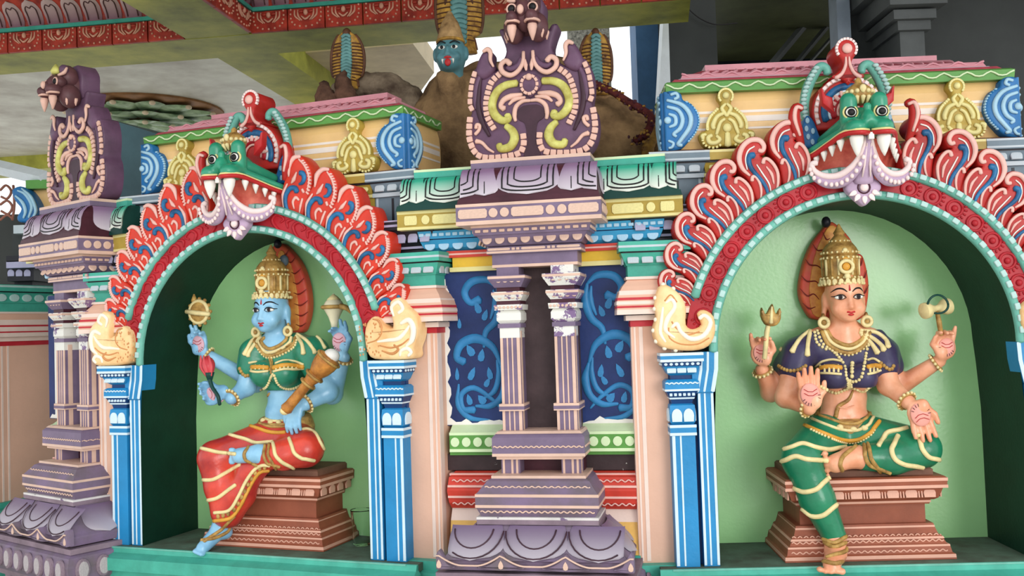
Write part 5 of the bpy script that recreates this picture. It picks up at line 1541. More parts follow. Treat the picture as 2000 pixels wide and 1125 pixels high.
def frieze(par, u0, u1, d, turn, n_panel, n_petal, face=1):
    """carved frieze on a beam side: red panels, teal strip, petal cove. Runs u0..u1 at depth d (turn 0) or d-range at fixed u (turn 1)"""
    def P(a, out, z):
        return (a, d - out, z) if turn == 0 else (d + out, a, z)
    def pm(nm, VF, m, sm=False, label=None):
        V, F = VF
        V = [P(x, -y, z) for x, y, z in V]
        if turn:
            F = [f[::-1] for f in F]
        return part(nm, (V, F), m, par, sm)
    w = (u1 - u0) / n_panel
    tilt = 0 if turn == 0 else radians(90)
    for i in range(n_panel):
        c = u0 + w * (i + .5)
        p = pm('frieze_panel', plate([(c - w * .485, 2.601), (c + w * .485, 2.601), (c + w * .485, 2.722), (c - w * .485, 2.722)], 0.0, .022, .005), M['frz'])
        U = [(c - w * .40, 2.715), (c - w * .40, 2.665), (c - w * .30, 2.628), (c, 2.615), (c + w * .30, 2.628), (c + w * .40, 2.665), (c + w * .40, 2.715)]
        Q = spline(U, 4)
        for j in range(0, len(Q), 2):
            o = pm('frieze_dot', ball((Q[j][0], -.024, Q[j][1]), (.0065, .006, .0065), 6, 4), M['frzl'], True)
            o.parent = p; o.location = (0, 0, 0)
        for sx in (-1, 1):
            for rad_, zc in ((.30, 2.712), (.21, 2.712)):
                o = pm('frieze_scroll', tube(spline([(c + sx * w * rad_, -.023, zc), (c + sx * w * rad_ * .95, -.026, zc - .035), (c + sx * w * rad_ * .5, -.026, zc - .062)], 4), [.004, .006, .004], 5), M['frzl'], True)
                o.parent = p; o.location = (0, 0, 0)
            o = pm('frieze_boss', ball((c + sx * w * .13, -.026, 2.70), (.018, .010, .010), 8, 5), M['frz'], True)
            o.parent = p; o.location = (0, 0, 0)
        o = pm('frieze_boss', ball((c, -.026, 2.695), (.014, .012, .018), 8, 5), M['frzl'], True)
        o.parent = p; o.location = (0, 0, 0)
        o = pm('frieze_mouth', tube(spline([(c - w * .12, -.026, 2.675), (c, -.03, 2.655), (c + w * .12, -.026, 2.675)], 4), [.004, .007, .004], 5), M['frzl'], True)
        o.parent = p; o.location = (0, 0, 0)
    pm('teal_strip', ([(u0, -.03, 2.724), (u1, -.03, 2.724), (u1, -.03, 2.746), (u0, -.03, 2.746), (u0, 0, 2.724), (u1, 0, 2.724), (u1, 0, 2.746), (u0, 0, 2.746)], [(0, 1, 2, 3), (4, 5, 1, 0), (3, 2, 6, 7)]), M['teal'])
    prof = [(2.746, -.012), (2.78, -.022), (2.82, -.05), (2.85, -.085), (2.895, -.14)]
    V, F = [], []
    for z, y in prof:
        V += [(u0, y, z), (u1, y, z)]
    for i in range(len(prof) - 1):
        F.append((2 * i, 2 * i + 1, 2 * i + 3, 2 * i + 2))
    pm('cove', (V, F), M['frz'])
    wp = (u1 - u0) / n_petal
    for i in range(n_petal):
        c = u0 + wp * (i + .5)
        V, F = petal_sheet(c, wp * .46, 2.748, 2.872, prof, th=.012)
        o = pm('cove_petal', (V, [f[::-1] for f in F]), M['mauve'], True)
        pts = [(c + wp * .26 * np.sign(q) * min(1, abs(q) * 1.7), z, q) for q, z in ((-1, 2.755), (-.8, 2.80), (-.6, 2.83), (-.3, 2.843), (0, 2.835), (.3, 2.843), (.6, 2.83), (.8, 2.80), (1, 2.755))]
        l = pm('petal_line', tube(spline([(a, prof_at(prof, z) - .013, z) for a, z, q in pts], 3), .0035, 5), M['mauved'], True)
        l.parent = o; l.location = (0, 0, 0)
frieze(tr1, -4.1, -1.866, 0.0, 0, 10, 18)
frieze(tr1, -1.46, 0.98, 0.0, 0, 11, 20)
frieze(tr2, -1.6, -0.03, -1.47, 1, 7, 13)

# ceiling lotus medallion
lo = BCE.inv @ atz(282, 226, 2.70)
tl = thing('ceiling_lotus', 'round green lotus medallion carved on the grey ceiling panel', 'ceiling medallion', BCE, (lo.x, lo.y, 2.74))
M['lotg'] = mat('lotus_green', (150, 176, 136), 0.5, 0.25, 12, second=(86, 116, 80))
M['lotp'] = mat('lotus_pale_tip', (222, 200, 170), 0.5, 0.1)
disc = part('disc', lathe([(.63, 0), (.63, -.022), (.59, -.03), (.0, -.03)], (lo.x, lo.y, 2.745), 40), mat('lotus_brown_rim', (150, 104, 62), 0.6, 0.25), tl, 40)
for ring_, (n_, r0, r1, wd, z0, z1) in enumerate(((13, .26, .60, .125, -.045, -.055), (9, .12, .42, .12, -.070, -.095), (6, .03, .25, .10, -.105, -.135))):
    for i in range(n_):
        a = 2 * pi * (i + .5 * (ring_ % 2)) / n_
        V, F = [], []
        for j in range(7):
            s_ = j / 6
            w_ = wd * (sin(pi * (.18 + .82 * s_)) ** .7) * (1 if s_ < 1 else .05)
            r = r0 + (r1 - r0) * s_
            zz = 2.745 + z0 + (z1 - z0) * s_ ** 1.5
            for q in range(5):
                k_ = -1 + q / 2
                V.append((lo.x + r * cos(a) - w_ * k_ * sin(a), lo.y + r * sin(a) + w_ * k_ * cos(a), zz - .022 * (1 - k_ * k_)))
        for j in range(6):
            for q in range(4):
                b = j * 5 + q
                F.append((b, b + 1, b + 6, b + 5))
        pt = part('lotus_petal', (V, F), M['lotg'], tl, True)
        part('petal_tip', ball((lo.x + (r1 - .006) * cos(a), lo.y + (r1 - .006) * sin(a), 2.745 + z1 - .015), (.026, .026, .018), 8, 5), M['lotp'], pt, True)
part('heart', ball((lo.x, lo.y, 2.745 - .12), (.06, .06, .05), 12, 8), M['lotg'], tl, True)
# ------------------------------------------------------------------ behind the shrine
M['mud'] = mat('termite_mud', (150, 118, 78), 0.9, 0.35, 7, second=(88, 64, 42), bump=0.6)
M['rock'] = mat('grey_brown_rock', (128, 112, 92), 0.85, 0.35, 9, second=(70, 54, 42), bump=0.5)
M['rockd'] = mat('dark_brown_rock', (96, 66, 50), 0.9, 0.35, 12, second=(52, 34, 26), bump=0.6)
M['hood'] = mat('cobra_hood_ochre', (176, 132, 44), 0.55, 0.35, 26, second=(96, 60, 26))
M['hoodd'] = mat('cobra_brown', (92, 56, 34), 0.6, 0.25, 20)
M['belly'] = mat('cobra_belly_teal', (92, 140, 138), 0.5, 0.2, 18)
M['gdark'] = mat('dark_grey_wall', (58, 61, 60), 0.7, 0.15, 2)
M['gmid'] = mat('mid_grey_stone', (92, 95, 95), 0.7, 0.15, 3)
M['glight'] = mat('pale_blue_grey_post', (140, 152, 166), 0.6, 0.12, 3)
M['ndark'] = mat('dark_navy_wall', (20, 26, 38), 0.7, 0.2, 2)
M['bluepost'] = mat('weathered_blue_pillar', (58, 98, 140), 0.6, 0.2, 4)
M['whitew'] = mat('white_post_and_daylight', (214, 220, 226), 0.5, 0.06)  # white of the post, also used for the daylight bar
M['bark'] = mat('mottled_bark', (120, 118, 108), 0.9, 0.5, 30, second=(34, 34, 30), bump=0.6)
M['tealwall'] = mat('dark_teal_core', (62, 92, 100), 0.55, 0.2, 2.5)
M['palewall'] = mat('pale_grey_wall', (206, 204, 194), 0.6, 0.06)

def wp(px, py, y):
    return aty(px, py, y)

# dark core of the shrine behind the left roof
c = thing('wall_core', 'dark teal inner shrine wall behind the left roof', None, BL, (-0.8, 0.9, 0), kind='structure')
p0, p1 = at(BL, 203, 230, .75), at(BL, 330, 268, .75)
V, F = box(p0.x - .02, p1.x + .25, .75, 2.2, 0, 2.3)
V = [list(v) for v in V]
for v in V:
    if v[2] > 1:
        v[2] = p0.z + (p1.z - p0.z) * (v[0] - p0.x) / (p1.x - p0.x)
part('core_face', (V, F), M['tealwall'], c)
part('shrine_body', box(-.55, .75, .62, 2.0, -1.0, 1.45), M['tealwall'], c)
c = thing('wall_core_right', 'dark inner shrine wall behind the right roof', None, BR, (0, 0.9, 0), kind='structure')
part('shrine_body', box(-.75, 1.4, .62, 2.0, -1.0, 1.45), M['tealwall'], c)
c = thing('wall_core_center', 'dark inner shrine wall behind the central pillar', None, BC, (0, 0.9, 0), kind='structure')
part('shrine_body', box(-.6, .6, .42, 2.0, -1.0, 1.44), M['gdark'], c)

# termite mound
Y0 = 4.62
def ell(px, py, y, rx, ry, rz, k=.08):
    q = wp(px, py, y)
    return ('e', tuple(q), (rx, ry, rz), k)
pm = [ell(890, 300, Y0 + .1, .24, .28, .36), ell(886, 200, Y0 + .05, .095, .12, .16), ell(882, 168, Y0 - .10, .075, .11, .085), ell(960, 265, Y0 + .15, .26, .28, .36), ell(850, 275, Y0 + .02, .13, .16, .20), ell(1060, 240, Y0 + .15, .32, .28, .32), ell(1150, 270, Y0 + .1, .26, .26, .22), ell(1215, 290, Y0 + .05, .20, .22, .20), ell(1262, 330, Y0, .16, .2, .18), ell(1120, 205, Y0 + .1, .12, .12, .10)]
m = thing('termite_mound', 'brown termite mound rising behind the central finial', 'mound', BW, tuple(wp(980, 330, Y0)))
me = mesh_np('mound_body', sculpt(pm, .026))
from mathutils import noise
for v in me.vertices:
    n_ = noise.noise(v.co * 9) * .022 + noise.noise(v.co * 23) * .012 + noise.noise(v.co * 55) * .005
    v.co += v.normal * n_
part('mound_body', me, M['mud'], m)

def rocky(name, prims, mm, parent, amp=.012, res=.014, f=28):
    me = mesh_np(name, sculpt(prims, res))
    for v in me.vertices:
        v.co += v.normal * (noise.noise(v.co * f) * amp + noise.noise(v.co * f * 2.4) * amp * .5)
    return part(name, me, M[mm], parent)

# stone serpent body lying left of the mound
q = [wp(x, y, 4.72) for x, y in ((668, 178), (715, 168), (760, 172), (800, 195), (815, 225))]
sb = thing('stone_serpent', 'grey-brown stone serpent coil lying behind the left roof', 'sculpture', BW, tuple(q[2]))
rocky('coil', [('c', tuple(q[i]), tuple(q[i + 1]), .055 + .012 * (i > 0), .055 + .012 * (i > 0), .03) for i in range(4)] + [ell(748, 152, 4.72, .022, .02, .025, .01), ell(734, 154, 4.72, .025, .02, .018, .01)], 'rock', sb, .008)
for pts, lab in ((((632, 170), (640, 195)), 'brown rock stub left of the small cobra hood'), (((668, 150), (675, 190)), 'brown rock stub in front of the small cobra hood')):
    a, b = wp(*pts[0], 4.5), wp(*pts[1], 4.5)
    s_ = thing('rock_stub', lab, 'rock', BW, tuple(b), 'rock stubs behind the left roof')
    rocky('stub_body', [('c', tuple(a), tuple(b), .030, .055, .02), ('c', tuple(b), tuple(b + Vector((.03, 0, -.08))), .05, .06, .02)], 'rockd', s_, .016)

def cobra(px, py, y, w, h, label, lean=0.0, yaw=0.0):
    """spread cobra hood, centre at pixel (px, py)"""
    c = wp(px, py, y)
    b = Bay(c.x, c.y, yaw)
    t = thing('cobra_hood', label, 'cobra sculpture', b, (0, 0, c.z - h), 'cobra hoods on the termite mound')
    zc = c.z
    def sh(z):                                   # half width of the hood along its height (-1 foot .. 1 top)
        return w * (max(0.0, 1 - abs((z - .05) / 1.0) ** 2.4) ** .55) if z > -.55 else w * (.55 + .35 * (-.55 - z))
    V, F = [], []
    NZ, NU = 22, 14
    for i in range(NZ + 1):
        s_ = -1 + 2 * i / NZ
        hw = max(sh(s_), w * .06)
        for j in range(NU):
            a = 2 * pi * j / NU
            u = hw * cos(a)
            d = .032 * sin(a) * (1 - .4 * s_) + .10 * (u / w) ** 2 * w * 2 - .03 * s_ * s_
            V.append((u + lean * s_ * h * .15, d, zc + s_ * h))
    for i in range(NZ):
        for j in range(NU):
            j2 = (j + 1) % NU
            F.append((i * NU + j, i * NU + j2, (i + 1) * NU + j2, (i + 1) * NU + j))
    F += [tuple(range(NU - 1, -1, -1)), tuple(NZ * NU + j for j in range(NU))]
    hd = part('hood', (V, F), M['hood'], t, True)
    for i in range(15):                          # belly scales
        s_ = -.75 + 1.62 * i / 14
        bw = w * .30 * (1 - .25 * abs(s_))
        pts = [(u + lean * s_ * h * .15, -.036 * (1 - .3 * s_) + .2 * u * u / w - .03 * s_ * s_ - .004, zc + s_ * h - .01 + .012 * (1 - (u / bw) ** 2)) for u in np.linspace(-bw, bw, 7)]
        part('belly_scale', tube(pts, h * .066, 5, .35), M['belly'], hd, True)
    for sx in (-1, 1):
        rim = [(sx * sh(s_) * .97 + lean * s_ * h * .15, .10 * .94 * w * 2 - .03 * s_ * s_ - .008, zc + s_ * h) for s_ in np.linspace(-.9, .93, 18)]
        part('hood_edge', tube(rim, .010, 6), M['hoodd'], hd, True)
        part('eye_mark', tube(spline([(sx * w * .58, -.012, zc + .05 * h), (sx * w * .50, -.016, zc + .25 * h), (sx * w * .62, -.01, zc + .33 * h), (sx * w * .72, .0, zc + .22 * h)], 4), [.006, .012, .010, .006], 6, .5), M['hoodd'], hd, True)
        for i in range(13):                      # scale ridges
            s_ = -.72 + 1.35 * i / 12
            us = np.linspace(w * .34, max(sh(s_) * .95, w * .36), 6)
            part('scale_ridge', tube([(sx * u + lean * s_ * h * .15, .20 * u * u / w - .032 * sqrt(max(0, 1 - (u / max(sh(s_), .01)) ** 2)) * (1 - .4 * s_) - .03 * s_ * s_ - .002, zc + s_ * h) for u in us], .0035, 5), M['hoodd'], hd, True)
    part('crest', ball((lean * h * .15, -.02, zc + h * .97), (w * .28, .04, .028), 10, 7), M['hoodd'], hd, True)
    return t
cobra(679, 122, 4.62, .080, .135, 'cobra hood on the left, above the stone serpent', .2)
cobra(897, 22, 4.66, .118, .215, 'large ochre cobra hood behind the teal-faced goddess mask')
cobra(1164, 128, 4.60, .078, .150, 'dusky cobra hood right of the central finial', 0)

# goddess head on the mound
hc = wp(879, 104, 4.44)
gb = Bay(hc.x, hc.y, .12)
gh = thing('goddess_mask', 'teal-faced goddess mask with red tongue and conical crown on the mound', 'sculpture', gb, (0, 0, hc.z - .12))
z = hc.z
sk = [('e', (0, .02, z), (.072, .075, .092), .02), ('e', (0, -.02, z - .045), (.050, .05, .045), .02), ('e', (0, -.057, z - .005), (.011, .018, .026), .01), ('e', (0, -.066, z - .022), (.016, .013, .010), .008),
      ('e', (-.034, -.045, z - .03), (.022, .018, .02), .012), ('e', (.034, -.045, z - .03), (.022, .018, .02), .012), ('c', (0, .035, z - .05), (0, .05, z - .09), .05, .05, .02),
      ('e', (-.072, .02, z), (.012, .02, .032), .008), ('e', (.072, .02, z), (.012, .02, .032), .008)]
hb = part('face', mesh_np('face', sculpt(sk, .005)), mat('goddess_teal_skin', (84, 134, 142), 0.45, 0.15, 16), gh)
for s in (-1, 1):
    part('eye', ball((s * .029, -.050, z + .014), (.017, .008, .009), 10, 7), M['ivory'], gh, True)
    part('pupil', ball((s * .028, -.057, z + .014), (.008, .004, .0085), 8, 6), M['ink'], gh, True)
    part('eyebrow', tube(spline([(s * .010, -.057, z + .032), (s * .032, -.054, z + .042), (s * .055, -.040, z + .032)], 4), [.003, .004, .002], 5), M['ink'], gh, True)
    part('fang', lathe([(.006, 0), (.006, -.006), (.001, -.022)], (s * .024, -.060, z - .042), 7), M['ivory'], gh, True)
part('upper_lip', tube(spline([(-.030, -.052, z - .042), (0, -.070, z - .036), (.030, -.052, z - .042)], 4), [.003, .007, .003], 6), M['gum'], gh, True)
part('teeth', tube([(-.02, -.062, z - .046), (.02, -.062, z - .046)], .005, 6), M['ivory'], gh, True)
part('tongue', ball((0, -.066, z - .058), (.015, .007, .019), 10, 8), M['gum'], gh, True)
part('crown_band', tube([(.061 * cos(a), .02 + .068 * sin(a), z + .058) for a in np.linspace(0, 2 * pi, 25)], .007, 7), M['hood'], gh, True)
part('conical_crown', lathe([(.064, .050), (.062, .075), (.054, .10), (.052, .112), (.044, .135), (.038, .150), (.022, .175), (.012, .195), (.002, .205)], (0, .02, z), 20), mat('crown_mud_gold', (166, 132, 84), 0.7, 0.3, 18, second=(110, 80, 46)), gh, True)

# dried garland on the mound
rnd = random.Random(11)
gp = [wp(x, y, yy) for x, y, yy in ((1160, 165, 4.44), (1190, 176, 4.40), (1225, 198, 4.36), (1255, 215, 4.33), (1272, 232, 4.30), (1262, 262, 4.30), (1240, 275, 4.32))]
ga = thing('dried_garland', 'dried maroon and gold flower garland draped on the mound', 'garland', BW, tuple(gp[3]))
GP = spline([tuple(p) for p in gp], 8)
part('cord', tube(GP, .018, 7), mat('garland_maroon', (92, 36, 34), 0.9, 0.3, 40), ga, True)
for k_, mm in enumerate(('maroon', 'hood')):
    ms = []
    for i in range(150):
        p = Vector(GP[rnd.randrange(len(GP))]) + Vector((rnd.gauss(0, .010), rnd.gauss(0, .009), rnd.gauss(0, .009)))
        ms.append(ball(tuple(p), (rnd.uniform(.005, .011), rnd.uniform(.004, .009), rnd.uniform(.004, .009)), 5, 4))
    part('dried_petals', join(*ms), M[mm], ga, False, kind='stuff')
tw = thing('ochre_stick', 'ochre stump poking out behind the left corner of the right roof', 'stump', BW, tuple(wp(1262, 300, 4.45)))
rocky('stump', [('c', tuple(wp(1262, 300, 4.45)), tuple(wp(1300, 196, 4.45)), .034, .024, .01)], 'hood', tw, .006)

# far structures seen above the roofs
def slab(name, label, cat, px0, px1, y, z0, z1, mm, thick=.25, kind=None, skew=0.0):
    a, b = wp(px0, 100, y), wp(px1, 100, y)
    t = thing(name, label, cat, BW, ((a.x + b.x) / 2, y, z0), kind=kind)
    V, F = box(a.x, b.x, y, y + thick, z0, z1)
    part('body', (V, F), M[mm], t)
    return t
slab('wall_back', 'pale grey wall seen under the ceiling beam', None, 560, 716, 8.6, 0, 4, 'palewall', .2, 'structure')
slab('tree_trunk', 'dark mottled tree trunk beyond the hall', 'tree', 1112, 1192, 9.5, -1, 5, 'bark')
bp = slab('blue_pillar', 'weathered blue pillar standing behind the mound', 'pillar', 1243, 1312, 6.4, -1, 3.2, 'bluepost', .3)
t = thing('white_post', 'slim leaning whitewashed post in front of the dark grey wall', 'post', BW, tuple(wp(1285, 195, 5.9)))
pa, pb, pc_ = wp(1298, -10, 5.9), wp(1262, 215, 5.9), wp(1309, 215, 5.9)
pt_ = wp(1304, -10, 5.9)
V = [(pb.x, 5.9, pb.z - .8), (pc_.x, 5.9, pc_.z - .8), (pt_.x, 5.9, pt_.z), (pa.x, 5.9, pa.z)]
V += [(x, 6.05, z) for x, _, z in V]
part('body', (V, [(0, 1, 2, 3), (5, 4, 7, 6), (1, 5, 6, 2), (4, 0, 3, 7), (3, 2, 6, 7)]), M['whitew'], t)
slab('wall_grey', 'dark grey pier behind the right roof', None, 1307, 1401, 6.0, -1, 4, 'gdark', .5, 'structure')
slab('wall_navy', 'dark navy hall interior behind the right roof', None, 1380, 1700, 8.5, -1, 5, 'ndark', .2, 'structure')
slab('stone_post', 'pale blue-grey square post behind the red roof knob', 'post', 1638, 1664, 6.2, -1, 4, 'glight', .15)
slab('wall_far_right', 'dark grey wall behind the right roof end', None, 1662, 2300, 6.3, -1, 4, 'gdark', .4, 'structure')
# stair-like slanted rails in the dark
for i, (x0, y0, x1, y1, r) in enumerate(((1508, 125, 1612, 0, .030), (1560, 118, 1640, 22, .022), (1590, 112, 1645, 50, .014))):
    a, b = wp(x0, y0, 7.6), wp(x1, y1, 7.6)
    t = thing('slanted_rail', ('broad', 'middle', 'thin')[i] + ' grey slanted rail in the dark interior', 'rail', BW, tuple(a), 'slanted rails in the dark interior')
    dv = (b - a).normalized()
    part('bar', tube([a - dv * .5, a, b, b + dv * .6], r, 4, 1.5), M['gmid'], t)
# stepped stone bracket capital
a = wp(1775, 40, 5.9)
t = thing('stone_corbel', 'stepped grey stone bracket capital against the dark wall', 'corbel', BW, (a.x, 6.0, a.z - .3))
u = lambda px: wp(px, 40, 5.9).x - a.x
zz = lambda py: wp(1775, py, 5.9).z
def cb(nm, px0, px1, py0, py1, out):
    part(nm, box(a.x + u(px0), a.x + u(px1), 5.9 - out, 6.35, zz(py1), zz(py0)), M['gmid'], t)
cb('shaft', 1756, 1804, 62, 260, 0.0)
cb('step', 1748, 1812, 44, 62, .04)
cb('step', 1736, 1818, 26, 44, .08)
cb('slab', 1722, 1832, -12, 22, .14)
cb('slab', 1700, 1850, -40, -12, .2)
# cable
t = thing('hanging_cable', 'thin black cable sagging across the dark grey pier', 'cable', BW, tuple(wp(1360, 40, 5.95)))
part('cable', tube(spline([tuple(wp(x, y, 5.95)) for x, y in ((1325, -10), (1350, 22), (1375, 40), (1402, 48), (1440, 45))], 5), .004, 5), M['ink'], t)

# ------------------------------------------------------------------ next bay beyond the left corner
A0, B0 = Vector((-2.87, 5.36)), Vector((-2.70, 5.80))
dv = (B0 - A0).normalized()
BWL = Bay(A0.x, A0.y, atan2(-dv.y, dv.x))
w = thing('wall_left_return', 'pink side wall with teal cornice at the far left edge', None, BWL, (0, 0, -1.05), kind='structure')
def RW(nm, z0, z1, out, mm, par=None):
    return part(nm, box(-0.5 - 0 * out, 0.50 + out, -out, .5, z0, z1), M[mm], par or w)
pf = RW('pink_face', 0.0, .86, 0, 'pink')
RW('teal_foot', -.03, 0.0, .03, 'teal')
RW('teal_foot', -1.05, -.03, .09, 'teal')
RW('red_band', .86, .885, .005, 'stripe')
RW('neck', .885, .91, .02, 'lpink')
for z0, z1, o, mm in ((.91, .932, .055, 'lpink'), (.932, .94, .054, 'stripe'), (.94, .965, .05, 'lpink'), (.965, .975, .048, 'stripe'), (.975, 1.005, .042, 'lpink'), (1.005, 1.04, .03, 'pink'), (1.04, 1.05, .035, 'lpink'), (1.05, 1.10, .02, 'teal')):
    RW('capital_course', z0, z1, o, mm)
tc = RW('teal_petal_course', 1.10, 1.158, .03, 'teal')
for i in range(8):
    relief('petal', 'oval', M['rimw'], tc, .46 - .085 * i, -.03, 1.128, .062, .042, .008)
RW('dark_fillet', 1.158, 1.164, .03, 'black')
RW('teal_slab', 1.164, 1.20, .06, 'teal')
RW('white_line', 1.185, 1.196, .062, 'rimw')
for x in (.06, .10):
    part('white_line', box(x - .006, x + .006, -.002, .0, 0, .86), M['lpink'], pf)
part('blue_line', box(.0, .03, -.004, .0, 0, .86), M['blue'], pf)
# its black and grey pilaster heads and roof corner
def at2(px, py, y):
    return aty(px, py, y)
def blk(nm, px0, px1, py0, py1, y, mm, par, dep=.5):
    a, b = aty(px0, py0, y), aty(px1, py1, y)
    return part(nm, box(a.x, b.x, y, y + dep, b.z, a.z), M[mm], par)
a = aty(40, 470, 5.6)
t = thing('corner_pilaster', 'black and grey pilaster head at the far left edge', 'pilaster', BW, (a.x, 5.7, 1.2))
blk('black_shaft', 28, 64, 545, 600, 5.75, 'black', t)
b1 = blk('black_capital', 14, 66, 522, 548, 5.68, 'black', t)
for px in (22, 38, 54):
    q = aty(px, 533, 5.68)
    relief('petal', 'petal', M['lilac'], b1, q.x, 5.68, q.z, .038, .040, .008)
blk('black_slab', 12, 68, 510, 522, 5.62, 'lilac', t)
blk('black_slab', 12, 68, 500, 510, 5.62, 'black', t)
blk('grey_shaft', 24, 64, 455, 500, 5.75, 'gdark', t)
blk('grey_slab', 26, 66, 440, 455, 5.62, 'lgrey', t)
t = thing('shrine_roof', 'apricot roof corner with blue scroll ornament at the far left edge', 'roof', BW, tuple(aty(60, 438, 5.7)), 'stepped shrine roofs over the niches')
blk('yellow_box', 62, 140, 366, 436, 5.75, 'cream', t)
blk('green_slab', 50, 140, 352, 366, 5.68, 'green', t)
o = [(24, 372), (40, 364), (55, 372), (70, 395), (74, 415), (66, 430), (40, 434), (34, 424), (42, 408), (30, 392)]
O = [aty(x, y, 5.66) for x, y in o]
co = part('corner_ornament', plate(spline([(p.x, p.z) for p in O], 3, True), 5.75, .10, .012), M['boss'], t, 50)
for pts in (((34, 372), (50, 380), (62, 402), (56, 425)), ((30, 382), (44, 395), (50, 412), (46, 426)), ((42, 368), (60, 384), (70, 410), (64, 426))):
    P = [aty(x, y, 5.645) for x, y in pts]
    part('pale_scroll', tube(spline([tuple(p) for p in P], 4), [.005, .010, .010, .006], 6), M['bossl'], co, True)
slab('wall_dark_left', 'dark grey wall at the far left edge', None, -200, 40, 6.6, -1, 1.75, 'gdark', .3, 'structure')  # plain wall in one even dark grey
t = thing('scroll_grille', 'rust-coloured scrolled iron grille at the far left edge', 'grille', BW, tuple(aty(10, 400, 6.2)))
M['rust'] = mat('rusty_iron', (150, 96, 80), 0.6, 0.2)
for pts in (((0, 372), (12, 362), (22, 374), (14, 388), (2, 384)), ((0, 400), (14, 392), (24, 404), (16, 418), (2, 412)), ((26, 362), (28, 400), (24, 430)), ((0, 430), (14, 420), (26, 428))):
    part('scroll', tube(spline([tuple(aty(x, y, 6.2)) for x, y in pts], 5), .008, 6), M['rust'], t, True)
a, b = aty(-40, 318, 6.0), aty(88, 348, 5.7)
t = thing('daylight_bar', 'long white bar standing in for the daylight gap at the far left below the ceiling', 'beam', BW, tuple(a))
part('daylight_edge', tube([a, b], .045, 4), M['whitew'], t)  # white bar stands in for daylight coming through the gap
# ------------------------------------------------------------------ pedestals
def pedestal(bay, label, d0):
    t = thing('pedestal', label, 'pedestal', bay, (0, 0.15, 0), 'moulded brown pedestals')
    B = ND - .002
    def R(nm, secs, m, par=None, db=B):
        return part(nm, rloft([(z, hw, d + d0) for z, hw, d in secs], -.01, db), M[m], par or t)
    b = R('stepped_base', [(0, .302, .0), (.018, .300, .002), (.022, .292, .010), (.048, .286, .016), (.052, .278, .024), (.078, .266, .036), (.082, .258, .044), (.098, .252, .05), (.118, .246, .056)], 'brown')
    for z, hw, d in ((.012, .3015, .0005), (.044, .2875, .0145), (.105, .2500, .0515)):
        R('peach_stripe', [(z - .006, hw, d), (z + .006, hw - .001, d + .001)], 'ppeach', b, B - .01)
    for z, d in ((.030, .0115), (.062, .0275), (.080, .0385)):
        wave(-.29 + .4 * d, .27 - .4 * d, d + d0, z, .0035, 24, .0028, M['ppeach'], b)
    R('peach_stripe', [(.068, .2735, .0285), (.075, .2700, .0320)], 'ppeach', b, B - .01)
    R('die', [(.118, .226, .074), (.186, .226, .074)], 'brown')
    f = R('fillet', [(.186, .238, .062), (.204, .242, .058)], 'brown')
    R('peach_stripe', [(.192, .2422, .0578), (.200, .2428, .0572)], 'ppeach', f, B - .01)
    o = R('egg_course', [(.204, .250, .048), (.212, .262, .036), (.250, .276, .024)], 'brown')
    for i in range(8):
        relief('egg', 'petal', M['ppeach'], o, -.01 - .2275 + .065 * i, .030 + d0, .232, .042, .034, .006, tilt=radians(-14))
        if i < 7:
            for q in (-.004, .004):
                relief('dart', 'bar', M['ppeach'], o, -.01 - .195 + .065 * i + q * 1.3, .030 + d0, .231, .005, .032, .004, tilt=radians(-14))
    for s in (-1, 1):
        for i in range(4):
            relief('egg', 'petal', M['ppeach'], o, -.01 + s * .270, .06 + d0 + .065 * i, .231, .042, .034, .006, turn=radians(90 * s))
    s_ = R('slab', [(.250, .285, .014), (.286, .288, .011), (.292, .280, .02)], 'brown')
    for z in (.256, .281):
        R('peach_stripe', [(z - .0055, .2885, .0105), (z + .0055, .2885, .0105)], 'ppeach', s_, B - .01)
    R('top_slab', [(.292, .252, .05), (.312, .252, .05), (.318, .244, .058)], 'dbrown')
    return t
pedestal(BL, 'brown moulded pedestal under the blue-skinned goddess', .055)
pedestal(BR, 'brown moulded pedestal under the orange-skinned goddess', .005)

# ------------------------------------------------------------------ seated goddess statues
def vec(p):
    return np.array(tuple(p), float)
def unit(v):
    v = np.array(v, float)
    return v / np.linalg.norm(v)

def hand(P, c, f, s, n, curl=(.2, .2, .2, .2), sc=1.0, thumb=.5, spread=.12):
    """palm and five fingers: c palm centre, f finger direction, s thumb side, n palm normal. Returns palm frame"""
    c, f, s, n = vec(c), unit(f), unit(s), unit(n)
    R = np.stack([s, n, f], 1)
    P.append(('e', tuple(c), (.040 * sc, .0165 * sc, .046 * sc), .012, R.tolist()))
    P.append(('e', tuple(c + (s * .018 - f * .022 + n * .006) * sc), (.020 * sc, .016 * sc, .026 * sc), .012, R.tolist()))
    for i, (ln, off) in enumerate(zip((.054, .062, .058, .044), (.028, .0095, -.0095, -.028))):
        dirf = unit(f + s * off / .028 * spread)
        p0 = c + (s * off + f * .030) * sc
        p1 = p0 + dirf * ln * .5 * sc
        a = curl[i]
        d2 = unit(dirf * cos(a) + n * sin(a))
        p1 = p0 + unit(dirf * cos(a * .6) + n * sin(a * .6)) * ln * .52 * sc
        a2 = a * 1.7
        d3 = unit(dirf * cos(a2) + n * sin(a2))
        p2 = p1 + d3 * ln * .5 * sc
        P.append(('c', tuple(p0), tuple(p1), .0102 * sc, .0096 * sc, .004))
        P.append(('c', tuple(p1), tuple(p2), .0096 * sc, .0078 * sc, .003))
    t0 = c + (s * .026 - f * .012) * sc
    t1 = c + (s * .048 + f * .012 + n * .006 * thumb) * sc
    t2 = t1 + unit(f * 1.0 + s * (.25 - thumb * .5) + n * thumb * .5) * .030 * sc
    P.append(('c', tuple(t0), tuple(t1), .0135 * sc, .0112 * sc, .008))
    P.append(('c', tuple(t1), tuple(t2), .0112 * sc, .0085 * sc, .003))
    return c, f, s, n

